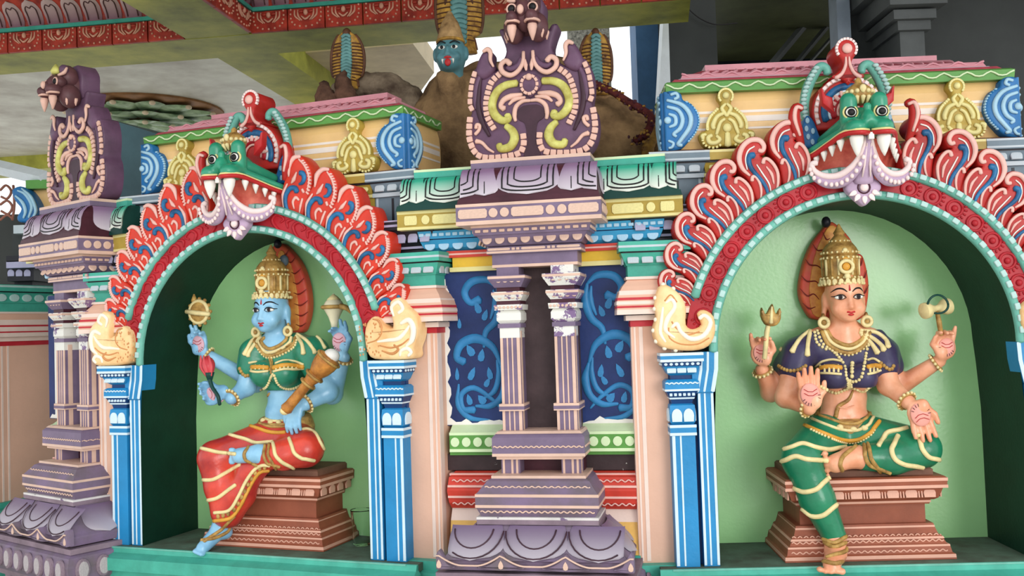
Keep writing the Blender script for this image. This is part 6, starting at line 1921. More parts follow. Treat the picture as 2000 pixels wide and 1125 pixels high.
class Statue:
    def __init__(self, bay, name, label, u0, chin, skin, base):
        self.bay, self.u0, self.chin = bay, u0, chin
        self.t = thing(name, label, 'statue', bay, base, 'seated four-armed goddess statues')
        self.skin = skin
        self.P, self.meshes = [], []
        self.J = lambda px, py, d: tuple(at(bay, px, py, d))
        self.o = bay.inv @ CAM
    def add(self, name, prims, m, res=.0055, grow=0.0, cut=None, k=.012, label=None, cast=True):
        V, F = sculpt(prims, res, grow, cut, k)
        if cast:
            self.meshes.append((V, F))
        return part(name, mesh_np(name, (V, F)), m, self.t, label=label)
    def bvh(self):
        V, F, n = [], [], 0
        for v, f in self.meshes:
            V += [tuple(p) for p in np.asarray(v)]
            F += [tuple(i + n for i in q) for q in f]
            n += len(v)
        self.tree = BVHTree.FromPolygons(V, F)
    def cast(self, px, py, off=.002):
        v = (self.bay.inv.to_3x3() @ ray(px, py)).normalized()
        h = self.tree.ray_cast(self.o, v, 8)
        return None if h[0] is None or h[0].y > ND + .02 else h[0] - v * off
    def drape(self, name, pts, r, m, zf=None, n=6, off=.002, per=10, parent=None, flat=.8, maxjump=.028, ext=None):
        """tube laid over the figure along a line seen at photo pixels"""
        pts = [zf(*p) if zf else p for p in pts]
        if ext is None:
            ext = 16 if name in ('trouser_band', 'dhoti_band', 'anklet', 'belt_cord') else 0
        if ext:
            def out(a, b):
                l = math.hypot(a[0] - b[0], a[1] - b[1])
                return (a[0] + (a[0] - b[0]) / l * ext, a[1] + (a[1] - b[1]) / l * ext)
            pts = [out(pts[0], pts[1])] + list(pts) + [out(pts[-1], pts[-2])]
        Q = [self.cast(x, y, off) for x, y in spline(pts, per)]
        Q = [q for q in Q if q is not None]
        runs, cur = [], []
        for q in Q:
            if cur and (q - cur[-1]).length > maxjump:
                runs.append(cur); cur = []
            cur.append(q)
        runs.append(cur)
        best = max(runs, key=len)
        if len(best) < 3:
            return None
        return part(name, tube(best, r, n, flat), M[m], parent or self.t, True)
    def beads(self, name, pts, r, m, zf=None, step=None, parent=None, off=.001):
        pts = [zf(*p) if zf else p for p in pts]
        Q = [self.cast(x, y, off) for x, y in spline(pts, 10)]
        Q = [q for q in Q if q is not None]
        ms, acc = [], 1e9
        for a, b in zip(Q, Q[1:] + [None]):
            if acc >= (step or 1.7 * r):
                ms.append(ball(tuple(a), r, 7, 5)); acc = 0
            if b is not None:
                acc += (b - a).length
        if ms:
            return part(name, join(*ms), M[m], parent or self.t, True)
    def ring(self, name, a, b, t, r, rad, m, beads=0):
        """bangle round the limb a-b at fraction t"""
        a, b = vec(a), vec(b)
        ax = unit(b - a)
        e1 = unit(np.cross(ax, (0.3, 0.2, 1)))
        e2 = np.cross(ax, e1)
        c = a + (b - a) * t
        pts = [tuple(c + r * (e1 * cos(w) + e2 * sin(w))) for w in np.linspace(0, 2 * pi, 25)]
        o = part(name, tube(pts, rad, 7), M[m], self.t, True)
        if beads:
            ms = [ball(tuple(c + (r + rad * .8) * (e1 * cos(w) + e2 * sin(w))), rad * .9, 7, 5) for w in np.linspace(0, 2 * pi, beads + 1)[:-1]]
            part(name + '_beads', join(*ms), M['goldw'], o, True)
        return o

    def head_prims(self):
        u, z, d = self.u0, self.chin, .175
        P = [('e', (u, d, z + .105), (.069, .078, .098), .02), ('e', (u, d - .040, z + .045), (.050, .040, .042), .025), ('e', (u, d - .055, z + .014), (.024, .022, .016), .014),
             ('c', (u, d + .03, z + .03), (u, d + .035, z - .07), .046, .052, .02),
             ('c', (u, d - .074, z + .092), (u, d - .085, z + .060), .0075, .0105, .010), ('e', (u, d - .086, z + .054), (.0115, .0115, .0095), .006), ('e', (u - .012, d - .078, z + .051), (.008, .009, .0065), .005), ('e', (u + .012, d - .078, z + .051), (.008, .009, .0065), .005),
             ('e', (u, d - .074, z + .035), (.020, .010, .0055), .005), ('e', (u, d - .073, z + .027), (.016, .010, .006), .005)]
        for s in (-1, 1):
            P += [('e', (u + s * .036, d - .052, z + .050), (.026, .026, .026), .02), ('e', (u + s * .070, d + .012, z + .078), (.012, .020, .036), .008), ('e', (u + s * .074, d + .012, z + .036), (.009, .012, .022), .008),
                  ('e', (u + s * .033, d - .078, z + .093), (.020, .014, .012), -.012)]
        return P
    def face(self, lip='gum'):
        u, z, d = self.u0, self.chin, .175
        t = self.t
        for s in (-1, 1):
            e = part('eye', ball((u + s * .033, d - .062, z + .092), (.0195, .011, .0085), 14, 9), M['ivory'], t, True)
            part('iris', ball((u + s * .033, d - .0705, z + .0925), (.0085, .0045, .0080), 12, 8), M['dkrecess'], e, True)
            part('pupil', ball((u + s * .033, d - .0738, z + .0925), (.0045, .0024, .0045), 10, 7), M['ink'], e, True)
            part('eyelid_line', tube(spline([(u + s * .012, d - .073, z + .090), (u + s * .022, d - .0745, z + .099), (u + s * .036, d - .073, z + .1015), (u + s * .050, d - .062, z + .096), (u + s * .062, d - .050, z + .096)], 4), [.0015, .0022, .0026, .0024, .0012], 6), M['ink'], e, True)
            part('lower_lid_line', tube(spline([(u + s * .014, d - .073, z + .089), (u + s * .032, d - .073, z + .0835), (u + s * .051, d - .061, z + .090)], 4), .0012, 5), M['ink'], e, True)
            P = [(u + s * .010, z + .112), (u + s * .024, z + .123), (u + s * .042, z + .124), (u + s * .060, z + .112)]
            Q = []
            for a, b in spline(P, 5):
                h = self.tree.ray_cast(Vector((a, -1, b)), Vector((0, 1, 0)), 3)
                if h[0] is not None:
                    Q.append(h[0] - Vector((0, .001, 0)))
            if len(Q) > 3:
                part('eyebrow', tube(Q, [.0018, .0034, .0034, .0012], 6, .6), M['ink'], t, True)
        part('upper_lip', tube(spline([(u - .026, d - .066, z + .033), (u - .012, d - .0815, z + .037), (u, d - .084, z + .0345), (u + .012, d - .0815, z + .037), (u + .026, d - .066, z + .033)], 4), [.0012, .0038, .0036, .0038, .0012], 6, .7), M[lip], t, True)
        part('lower_lip', tube(spline([(u - .022, d - .069, z + .031), (u, d - .0825, z + .0265), (u + .022, d - .069, z + .031)], 4), [.0012, .0052, .0012], 6, .7), M[lip], t, True)
        h = self.tree.ray_cast(Vector((u, -1, z + .126)), Vector((0, 1, 0)), 3)
        y = h[0].y if h[0] is not None else d - .07
        part('forehead_mark', tube([(u, y - .001, z + .116), (u, y - .001, z + .124), (u, y - .0005, z + .138)], [.0042, .0036, .0008], 6, .5), M['gum'], t, True)
        for s in (-1, 1):
            c = (u + s * .080, d + .000, z + .000)
            er = part('earring', tube([(c[0] + .017 * cos(a), c[1] - .006, c[2] + .017 * sin(a)) for a in np.linspace(0, 2 * pi, 19)], .0075, 7), M['goldw'], t, True)
            part('earring_boss', ball((c[0], c[1] - .008, c[2]), (.009, .007, .009), 9, 6), M['gold'], er, True)
            part('earring_drop', lathe([(.004, .02), (.008, .008), (.006, 0)], (c[0], c[1], c[2] + .015), 8), M['gold'], er, True)
    def crown(self):
        u, z, d = self.u0, self.chin, .185
        c = part('crown', lathe([(.070, .136), (.078, .140), (.080, .150), (.076, .160), (.072, .166), (.066, .172), (.064, .205), (.066, .236), (.070, .242), (.066, .250), (.060, .252), (.066, .256), (.068, .264), (.060, .280), (.048, .296), (.036, .304), (.034, .312), (.024, .322), (.018, .330), (.022, .338), (.014, .350), (.003, .372)], (u - .004, d, z), 28), M['gold'], self.t, 50, label='tall tiered gold crown')
        for zz, r, n, br in ((.144, .080, 26, .0068), (.166, .074, 22, .005), (.242, .0705, 22, .005), (.262, .0685, 22, .0048), (.306, .036, 14, .004)):
            part('crown_beads', join(*[ball((u - .004 + r * cos(a), d + r * sin(a), z + zz), br, 7, 5) for a in np.linspace(0, 2 * pi, n + 1)[:-1]]), M['goldw'], c, True)
        for k in range(16):
            a = 2 * pi * k / 16
            part('crown_rib', tube([(u - .004 + .065 * cos(a), d + .065 * sin(a), z + .176), (u - .004 + .066 * cos(a), d + .066 * sin(a), z + .236)], .0055, 5), M['goldw' if k % 2 else 'gold'], c, True)
        for k in range(11):
            a = pi + pi * (k + .5) / 11
            relief('crown_plate', 'petal', M['goldw'], c, u - .004 + .0795 * cos(a), d + .0795 * sin(a), z + .153, .016, .018, .005, turn=a + pi / 2)
        md = part('crown_medallion', tube([(u - .004 + .024 * cos(a), d - .074, z + .206 + .022 * sin(a)) for a in np.linspace(0, 2 * pi, 23)], .0072, 8), M['goldw'], c, True)
        part('medallion_boss', ball((u - .004, d - .07, z + .206), (.016, .010, .015), 10, 7), M['ochre'], c, True)
        part('crown_jewel', ball((u - .004, d - .079, z + .170), (.012, .008, .012), 10, 7), M['goldw'], c, True)
        part('crown_jewel', ball((u - .004, d - .066, z + .236), (.013, .008, .008), 10, 7), M['ochre'], c, True)
        part('crown_jewel', ball((u - .004, d - .066, z + .268), (.010, .006, .009), 10, 7), M['goldw'], c, True)
    def halo(self, outline, lines, ochre, zf, d=.285):
        """flame-shaped halo plate standing behind the head"""
        ol = [(lambda p: (p[0], p[2]))(self.J(*zf(*q), d)) for q in spline(outline, 3, True)]
        h = part('flame_halo', plate(ol, d + .04, .045, .014), M['halo'], self.t, 50, label='red and orange flame halo behind the head')
        oc = [(lambda p: (p[0], p[2]))(self.J(*zf(*q), d)) for q in spline(ochre, 3, True)]
        part('halo_inner', plate(oc, d - .005, .006, .003), M['haloy'], h, 50)
        for l in lines:
            P = [self.J(*zf(*q), d - .012) for q in l]
            part('halo_line', tube(spline(P, 4), [.0012, .0032, .0012], 5, .6), M['halod'], h, True)
        return h

M['halo'] = mat('halo_red', (204, 62, 52), 0.4, 0.2, 18, second=(214, 104, 56))
M['haloy'] = mat('halo_ochre', (222, 158, 62), 0.42, 0.2, 22, second=(196, 96, 40))
M['halod'] = mat('halo_line', (128, 36, 30), 0.5, 0.1)
M['skinR'] = mat('orange_skin', (238, 172, 134), 0.30, 0.10, 8, second=(222, 136, 92))
M['palmR'] = mat('pink_palm', (236, 158, 142), 0.4, 0.06)
M['skinL'] = mat('blue_skin', (146, 198, 226), 0.3, 0.10, 8, second=(112, 170, 208))
M['palmL'] = mat('pink_lilac_palm', (222, 172, 184), 0.4, 0.08)
M['blouseR'] = mat('navy_blouse', (62, 56, 88), 0.35, 0.16, 12)
M['blouseL'] = mat('green_blouse', (28, 130, 98), 0.33, 0.16, 12)
M['pantR'] = mat('green_trousers', (20, 124, 86), 0.28, 0.16, 12)
M['pantL'] = mat('red_dhoti', (214, 60, 34), 0.28, 0.16, 6, second=(150, 26, 34))
M['belt'] = mat('belt_gold', (190, 150, 78), 0.42, 0.25, 34, second=(124, 84, 40))

z6 = lambda x, y: (1440 + .3555 * x, 400 + .3555 * y)
z7 = lambda x, y: (1460 + .36 * x, 720 + .36 * y)
z4 = lambda x, y: (340 + .3112 * x, 450 + .3112 * y)
z5 = lambda x, y: (340 + .3243 * x, 760 + .3243 * y)

def palm_patch(S, fr, m, sc=1.0):
    c, f, s, n = fr
    R = np.stack([s, n, f], 1)
    V, F = ball((0, 0, 0), (.034 * sc, .006 * sc, .040 * sc), 14, 9)
    V = [tuple(R @ np.array(v) + c + n * .0135 * sc) for v in V]
    p = part('palm', (V, F), M[m], S.t, True, label='pink painted palm')
    for k in range(9):                      # painted ticks round the palm edge
        a = -2.6 + 2.6 * k / 8
        q = [c + n * .019 * sc + s * cos(a) * r_ * sc + f * sin(a) * r_ * 1.15 * sc for r_ in (.024, .033)]
        part('palm_tick', tube([tuple(x) for x in q], .0010, 4), M['maroon'], p)
    for g in (.35, -.1):
        q = [c + n * .0205 * sc + s * (x * .022) * sc + f * (g * .03 + .010 * x * x) * sc for x in (-1, -.4, .3, 1)]
        part('palm_crease', tube([tuple(x) for x in q], .0011, 4), M['gum'], p)

# ---- right-hand goddess: orange skin, navy blouse, green trousers
S = Statue(BR, 'goddess_statue', 'orange-skinned four-armed goddess in navy blouse and green trousers, seated', -.012, .853, 'skinR', (-.01, .15, .318))
J = S.J
legsR = [('e', J(1647, 848, .21), (.118, .088, .070), .03),
         ('c', J(1612, 855, .17), J(1566, 893, .035), .085, .063, .03), ('c', J(1566, 900, .03), J(1596, 975, .025), .063, .056, .025), ('c', J(1596, 975, .025), J(1630, 1048, .02), .056, .037, .02),
         ('c', J(1690, 855, .17), J(1800, 874, .10), .082, .064, .03), ('c', J(1800, 880, .09), J(1742, 893, .06), .058, .056, .02), ('c', J(1742, 893, .06), J(1688, 893, .045), .056, .043, .02)]
torsoR0 = [('c', J(1648, 640, .215), J(1585, 666, .215), .038, .042, .02), ('c', J(1648, 640, .215), J(1708, 664, .215), .038, .042, .02)]
torsoR = [('e', J(1652, 712, .215), (.108, .070, .085), .03), ('e', J(1627, 737, .130), (.051, .052, .050), .014), ('e', J(1684, 737, .130), (.051, .052, .050), .014),
          ('e', J(1648, 775, .215), (.086, .066, .070), .03), ('e', J(1647, 806, .205), (.084, .068, .055), .03),
          ('c', J(1652, 672, .22), J(1568, 688, .215), .050, .050, .03), ('c', J(1652, 672, .22), J(1720, 688, .215), .050, .050, .03)]
armsR = [('c', J(1556, 690, .235), J(1505, 766, .245), .045, .037, .02), ('c', J(1505, 766, .245), J(1488, 722, .20), .036, .026, .015),
         ('c', J(1560, 690, .185), J(1534, 776, .15), .047, .039, .02), ('c', J(1534, 776, .15), J(1580, 797, .06), .037, .027, .015),
         ('c', J(1726, 690, .235), J(1752, 757, .235), .045, .038, .02), ('c', J(1752, 757, .235), J(1834, 705, .17), .037, .025, .015),
         ('c', J(1720, 692, .185), J(1735, 752, .15), .047, .040, .02), ('c', J(1735, 752, .15), J(1774, 786, .06), .038, .027, .015)]
feetR = [('c', J(1630, 1048, .02), J(1632, 1078, .0), .036, .036, .02), ('c', J(1632, 1080, -.01), J(1624, 1104, -.085), .036, .030, .02), ('e', J(1632, 1092, .02), (.032, .035, .028), .015),
         ('c', J(1690, 893, .045), J(1664, 893, .035), .040, .036, .02), ('c', J(1664, 893, .035), J(1632, 905, .0), .036, .034, .02)]
for i in range(5):
    a = i / 4
    feetR.append(('e', J(1601 + 43 * a, 1114 + (2 if i in (1, 2) else 0) + 4 * (a - .5), -.105), (.0115 + .003 * (i == 4), .016, .0105 + .002 * (i == 4)), .004))
    feetR.append(('e', J(1611 + 6 * a, 886 + 44 * a, -.012 + .004 * i), (.0125 - .001 * i, .011, .0105), .004))
P = S.head_prims() + torsoR + torsoR0 + armsR + legsR + feetR
hf = [hand(P, J(1581, 771, .045), (-.06, -.05, 1), (1, 0, 0), (0, -1, 0), (.10, .08, .08, .12), 1.08, .2, .10),
      hand(P, J(1795, 808, .035), (.20, -.02, -1), (1, 0, .2), (0, -1, -.1), (.12, .10, .10, .14), 1.08, .2, .10),
      hand(P, J(1486, 690, .175), (-.05, 0, 1), (1, 0, 0), (0, -1, 0), (.9, 1.0, 1.0, .2), 1.0, .9),
      hand(P, J(1846, 678, .15), (.05, 0, 1), (-1, 0, 0), (0, -1, 0), (.9, 1.0, 1.0, .2), 1.0, .9)]
bodyR = S.add('body', P, M['skinR'], .0058, label='orange painted skin')
S.add('trousers', legsR, M['pantR'], .006, .005, label='shiny green trousers')
zlo, zhi = J(1650, 757, .15)[2], J(1650, 672, .15)[2]
def sleeve(arm, k, g):
    a, b = vec(arm[1]), vec(arm[2])
    return ('c', tuple(a), tuple(a + (b - a) * k), arm[3] + g, arm[3] + (arm[4] - arm[3]) * k + g, .025)
sl_ = [sleeve(armsR[i], .36, .008) for i in (0, 2, 4, 6)]
S.add('blouse', torsoR[:3] + torsoR[5:] + torsoR0 + sl_ + [('e', J(1650, 752, .205), (.088, .070, .06), .03)], M['blouseR'], .006, .005,
      lambda X, Y, Z: np.maximum(zlo - Z, np.maximum(Z - zhi - .05, .066 - np.sqrt((X - S.u0) ** 2 + (Z - S.chin + .040) ** 2 * 1.2))), label='navy short-sleeved blouse')
S.bvh()
S.add('belt', legsR[:1] + torsoR[3:5] + [('e', J(1646, 830, .2), (.112, .086, .06), .02)], M['belt'], .006, .010,
      lambda X, Y, Z: np.maximum(.452 + (Y - .2) * .30 - Z, Z - .512 - (Y - .2) * .30), label='broad gold belt')
S.bvh()
S.face()
S.crown()
S.halo([(510, 92), (468, 140), (415, 210), (375, 300), (352, 390), (343, 470), (358, 540), (398, 612), (430, 630), (500, 640), (600, 645), (690, 620), (716, 540), (724, 440), (712, 350), (690, 280), (655, 258), (622, 185), (560, 118)],
       [[(375, 300), (400, 330), (440, 335), (470, 360)], [(352, 390), (385, 420), (430, 420), (455, 445)], [(345, 460), (385, 500), (420, 490), (450, 520)], [(360, 540), (395, 570), (430, 560)], [(415, 215), (440, 250), (470, 250), (490, 270)], [(470, 150), (490, 190), (510, 185)],
        [(690, 290), (680, 330), (660, 340)], [(712, 360), (700, 400), (675, 410)], [(722, 440), (705, 480), (690, 490)], [(655, 262), (650, 300), (640, 310)]],
       [(505, 115), (455, 195), (420, 290), (400, 390), (392, 490), (412, 600), (480, 610), (520, 480), (520, 330), (530, 230), (550, 140)], z6)
for f_ in hf[:2]:
    palm_patch(S, f_, 'palmR', 1.08)
for f_ in hf[2:]:
    palm_patch(S, f_, 'palmR', .9)
# jewellery
D = S.drape
for pts, r, mm in (([(492, 690), (530, 742), (612, 772), (682, 742), (706, 692)], .0085, 'gold'), ([(478, 690), (520, 757), (612, 792), (692, 755), (716, 692)], .0075, 'goldw'), ([(462, 692), (508, 775), (612, 815), (702, 768), (728, 695)], .0085, 'gold'),
                   ([(430, 890), (465, 862), (520, 850), (572, 858)], .0050, 'goldw'), ([(430, 925), (500, 925), (572, 930)], .0050, 'goldw'), ([(716, 852), (750, 845), (790, 868)], .0050, 'goldw'), ([(716, 930), (755, 922), (790, 908)], .0050, 'goldw'),
                   ([(430, 907), (500, 890), (572, 895)], .0105, 'ochre'), ([(716, 892), (755, 884), (790, 888)], .0105, 'ochre')):
    D('gold_necklace' if pts[0][1] < 800 else 'blouse_band', pts, r, mm, z6)
for pts in ([(440, 692), (468, 760), (535, 812), (588, 880), (602, 955), (640, 972), (680, 950), (698, 880), (712, 800), (738, 730)], [(425, 700), (440, 760), (500, 800)]):
    S.beads('long_chain', pts, .0065, 'goldw', z6, .011)
S.beads('necklace_beads', [(470, 700), (512, 785), (612, 826), (708, 778), (732, 700)], .0055, 'goldw', z6, .010)
S.beads('blouse_hem', [(458, 998), (500, 1020), (545, 1034), (598, 1014), (640, 1008), (690, 1026), (722, 1004)], .0070, 'goldw', z6, .010)
for q in range(6):
    S.beads('chest_pendant', [(605 + 4 * q, 965 + 8 * (q % 2)), (608 + 4 * q, 1012)], .0058, 'goldw', z6, .010)
S.beads('chest_pendant', [(632, 870), (630, 950)], .0085, 'goldw', z6, .012)
for x in (455, 480, 505, 530, 555, 730, 750, 770):
    D('band_plate', [(x, 880), (x, 918)], .0045, 'goldw', z6)
for pts in ([(395, 678), (320, 690), (262, 740), (240, 800)], [(400, 690), (350, 730), (320, 770), (300, 808)], [(402, 690), (388, 760), (384, 828)], [(675, 690), (760, 700), (815, 740), (830, 782)], [(672, 700), (740, 730), (790, 770), (806, 800)], [(680, 710), (735, 760), (772, 815)]):
    D('shoulder_tassel', pts, [.0085, .0085, .0085, .012], 'goldw', z6)
S.beads('sleeve_hem', [(228, 885), (262, 905), (300, 912), (340, 905), (375, 885)], .0075, 'gold', z6, .011)
S.beads('sleeve_hem', [(790, 870), (820, 895), (845, 905), (862, 880)], .0075, 'gold', z6, .011)
D('waist_cord', [(572, 120), (548, 168), (495, 205), (478, 262)], [.004, .007, .008, .009], 'gold', z7)
for pts, r, mm in (([(365, 245), (430, 266), (510, 292), (585, 298), (640, 272), (662, 246)], .0065, 'gold'), ([(352, 272), (420, 300), (510, 330), (590, 335), (655, 305), (676, 275)], .0065, 'goldw'), ([(338, 318), (420, 352), (520, 388), (600, 386), (665, 350), (690, 318)], .0085, 'ochre')):
    D('belt_cord', pts, r, mm, z7)
S.beads('belt_fringe', [(345, 330), (420, 364), (520, 400), (600, 398), (665, 362), (690, 330)], .0055, 'goldw', z7, .009)
for x, y in ((500, 318), (575, 330), (635, 322)):
    q = S.cast(*z7(x, y), 0)
    if q:
        part('belt_boss', ball(tuple(q), (.014, .009, .011), 10, 7), M['goldw'], S.t, True)
for pts in ([(240, 424), (300, 405), (370, 425), (440, 438), (495, 430)], [(206, 496), (260, 475), (320, 490), (392, 496)], [(236, 640), (300, 668), (370, 655), (412, 618)], [(296, 762), (350, 800), (410, 795), (466, 752)], [(735, 382), (760, 345), (825, 330)], [(800, 400), (782, 440), (800, 490), (850, 520), (910, 530)], [(938, 400), (950, 440), (985, 480), (1030, 492)]):
    D('trouser_band', pts, .0095, 'goldw', z7)
for pts in ([(412, 925), (470, 945), (528, 915)], [(420, 945), (470, 968), (530, 945)], [(432, 1048), (480, 1056), (540, 1040)], [(636, 436), (640, 480), (665, 525), (735, 552)], [(660, 436), (672, 490), (702, 535)], [(575, 430), (520, 475), (503, 520), (515, 555)], [(470, 1010), (530, 990), (540, 965)]):
    D('anklet', pts, .008, 'gold', z7)
for a, b, tt, r in ((J(1505, 766, .245), J(1488, 722, .20), .92, .031), (J(1534, 776, .15), J(1580, 797, .06), .95, .031), (J(1752, 757, .235), J(1834, 705, .17), .92, .030), (J(1735, 752, .15), J(1774, 786, .06), .92, .031)):
    S.ring('bracelet', a, b, tt, r, .0068, 'gold', 14)
part('navel', tube(spline([J(1637, 795, .134), J(1655, 797, .130), J(1668, 792, .137)], 4), .002, 5), M['skinR'], S.t, True)
part('halo_tip', ball(J(*z6(488, 95), .27), (.018, .02, .022), 9, 7), M['black'], S.t, True)

# trident and drum held by the right-hand goddess
def held(name, label, cat, bay, base):
    return thing(name, label, cat, bay, base)
t = held('trident', 'small gold trident held in a hand of the orange-skinned goddess', 'trident', BR, J(1492, 706, .13))
part('shaft', tube([J(*z6(150, 845), .128), J(*z6(163, 700), .135), J(*z6(175, 640), .14)], [.009, .010, .009], 9), M['goldw'], t, True)
part('head', plate([(lambda p: (p[0], p[2]))(J(*z6(*q), .14)) for q in spline([(150, 655), (128, 610), (132, 565), (150, 600), (165, 590), (190, 545), (203, 588), (215, 600), (233, 568), (236, 625), (215, 660), (180, 668)], 2, True)], .152, .03, .010), M['gold'], t, 50)
part('prong_ridge', tube([J(*z6(185, 650), .122), J(*z6(190, 560), .125)], [.008, .004], 7), M['goldw'], t, True)
t = held('hourglass_drum', 'small hourglass drum held in a hand of the orange-skinned goddess', 'drum', BR, J(1836, 646, .12))
a, b = vec(J(*z6(1024, 584), .115)), vec(J(*z6(1160, 556), .15))
ax = b - a
V, F = tube([tuple(a + ax * k) for k in np.linspace(0, 1, 11)], [.030, .031, .028, .020, .014, .012, .014, .020, .028, .031, .030], 16)
part('drum_body', (V, F), M['goldw'], t, 40)
part('drum_rope', tube([tuple(vec(J(*z6(1102, 546), .10)) + np.array([.037 * cos(w), .006 * sin(2 * w), .034 * sin(w)])) for w in np.linspace(0, 2 * pi, 25)], .0042, 6), M['dkgreen2'], t, True)
part('handle', tube([J(*z6(1098, 590), .125), J(*z6(1108, 640), .125), J(*z6(1120, 715), .125)], [.008, .010, .009], 8), M['gold'], t, True)

# ---- left-hand goddess: blue skin, green blouse, red dhoti
S = Statue(BL, 'goddess_statue', 'blue-skinned four-armed goddess in green blouse and red dhoti, seated', -.008, .888, 'skinL', (.02, .15, .318))
J = S.J
B_ = lambda u, d, z: (u, d, z)
legsL = [('e', (.03, .21, .455), (.122, .088, .075), .03),
         ('c', (-.01, .17, .43), (-.205, .035, .372), .088, .064, .03), ('c', (-.205, .03, .365), (-.180, .03, .25), .064, .058, .025), ('c', (-.180, .03, .25), (-.160, .03, .155), .058, .050, .02),
         ('c', (.07, .17, .43), (.195, .10, .405), .085, .068, .03), ('c', (.195, .09, .398), (.115, .05, .385), .062, .056, .02), ('c', (.115, .05, .385), (.055, .035, .382), .056, .042, .02)]
drape_ = [('c', J(487, 915, .045), J(470, 965, .04), .045, .050, .04), ('c', J(470, 965, .04), J(447, 1003, .035), .050, .052, .04), ('c', J(520, 905, .05), J(490, 930, .05), .03, .04, .03)]
torsoL0 = [('c', (-.008, .215, .855), (-.085, .215, .832), .038, .042, .02), ('c', (-.008, .215, .855), (.10, .215, .832), .038, .042, .02)]
torsoL = [('e', (.03, .215, .765), (.112, .070, .088), .03), ('e', (-.026, .130, .712), (.053, .054, .052), .014), ('e', (.078, .130, .712), (.053, .054, .052), .014),
          ('e', (.03, .215, .62), (.088, .066, .080), .03), ('e', (.028, .200, .545), (.088, .072, .060), .03),
          ('c', (.01, .22, .822), (-.115, .215, .800), .050, .050, .03), ('c', (.01, .22, .822), (.155, .215, .800), .050, .050, .03)]
armsL = [('c', (-.120, .235, .80), (-.15, .25, .665), .046, .040, .02), ('c', (-.15, .25, .665), J(402, 692, .19), .038, .026, .015),
         ('c', (-.115, .185, .80), (-.135, .16, .655), .048, .041, .02), ('c', (-.135, .16, .655), J(452, 778, .08), .038, .027, .015),
         ('c', (.165, .235, .80), J(648, 770, .24), .046, .044, .02), ('c', J(650, 768, .24), J(671, 698, .19), .042, .028, .015),
         ('c', (.160, .190, .80), J(640, 766, .17), .048, .043, .02), ('c', J(640, 766, .17), J(596, 790, .08), .040, .027, .015)]
feetL = [('c', (-.160, .03, .16), J(430, 1030, .03), .040, .034, .02), ('c', J(431, 1034, .03), J(396, 1070, -.055), .034, .026, .02), ('e', J(440, 1040, .045), (.030, .032, .028), .015),
         ('c', (.06, .035, .382), J(505, 886, .025), .040, .035, .02), ('c', J(505, 886, .025), J(468, 890, .0), .035, .032, .02)]
for i in range(5):
    a = i / 4
    feetL.append(('e', J(383 + 13 * a, 1076 + 6 * a, -.075), (.0125 - .001 * i, .018, .0105), .004))
    feetL.append(('e', J(453 + 2 * (i == 2), 878 + 25 * a, -.006), (.016, .011, .0095), .004))
P = S.head_prims() + torsoL + torsoL0 + armsL + legsL + feetL
hl = [hand(P, J(391, 672, .18), (-.08, 0, 1), (-1, 0, 0), (0, -1, 0), (.2, .15, 1.0, 1.0), 1.0, .9),
      hand(P, J(423, 772, .07), (-.75, -.35, .25), (-.2, 0, 1), (.2, -1, .2), (.9, 1.0, 1.0, 1.0), 1.0, .9),
      hand(P, J(666, 668, .18), (-.06, 0, 1), (1, 0, 0), (0, -1, 0), (.25, .2, .9, 1.0), 1.0, .9),
      hand(P, J(575, 806, .055), (-.05, -.25, -1), (-1, 0, 0), (0, 1, -.1), (.35, .35, .35, .35), .95, .6)]
S.add('body', P, M['skinL'], .0058, label='blue painted skin')
S.add('dhoti', legsL + drape_, M['pantL'], .006, .005, label='red dhoti with gold bands')
zlo, zhi = .640, .822
sl_ = [sleeve(armsL[i], .42, .008) for i in (0, 2, 4, 6)]
S.add('blouse', torsoL[:3] + torsoL[5:] + torsoL0 + sl_ + [('e', (.03, .205, .655), (.090, .070, .06), .03)], M['blouseL'], .006, .005,
      lambda X, Y, Z: np.maximum(zlo - Z, np.maximum(Z - zhi - .06, .066 - np.sqrt((X - S.u0) ** 2 + (Z - S.chin + .040) ** 2 * 1.2))), label='green short-sleeved blouse')
S.bvh()
S.add('belt', legsL[:1] + torsoL[3:5] + [('e', (.03, .2, .50), (.112, .086, .06), .02)], M['belt'], .006, .010,
      lambda X, Y, Z: np.maximum(.468 + (Y - .2) * .22 - Z, Z - .525 - (Y - .2) * .22), label='broad gold belt')
S.bvh()
S.face()
S.crown()
S.halo([(630, 85), (600, 130), (560, 200), (530, 300), (505, 420), (503, 520), (520, 600), (545, 640), (640, 650), (780, 645), (820, 600), (842, 500), (840, 400), (820, 300), (790, 220), (750, 160), (700, 105), (660, 80)],
       [[(760, 170), (735, 200), (715, 195)], [(795, 240), (760, 270), (735, 262)], [(815, 300), (775, 335), (745, 325)], [(830, 370), (785, 400), (750, 392)], [(840, 440), (795, 470), (755, 460)], [(842, 510), (800, 535), (760, 525)], [(830, 580), (795, 600), (765, 590)], [(720, 120), (700, 150), (690, 150)]],
       [(690, 130), (740, 220), (768, 330), (782, 430), (790, 540), (785, 625), (700, 610), (690, 480), (680, 350), (670, 240), (660, 150)], z4)
palm_patch(S, hl[0], 'palmL', .95)
palm_patch(S, hl[1], 'palmL', .95)
palm_patch(S, hl[2], 'palmL', 1.0)
D = S.drape
for pts, r, mm in (([(568, 672), (548, 700), (590, 742), (650, 728), (700, 690), (708, 660)], .0085, 'gold'), ([(545, 668), (525, 700), (580, 765), (660, 748), (722, 705), (735, 668)], .0075, 'goldw'), ([(522, 670), (505, 705), (575, 785), (660, 772), (745, 720), (760, 670)], .0085, 'gold')):
    D('gold_necklace', pts, r, mm, z4)
S.beads('necklace_beads', [(505, 690), (520, 735), (580, 798), (665, 785), (750, 735), (770, 685)], .006, 'goldw', z4, .010)
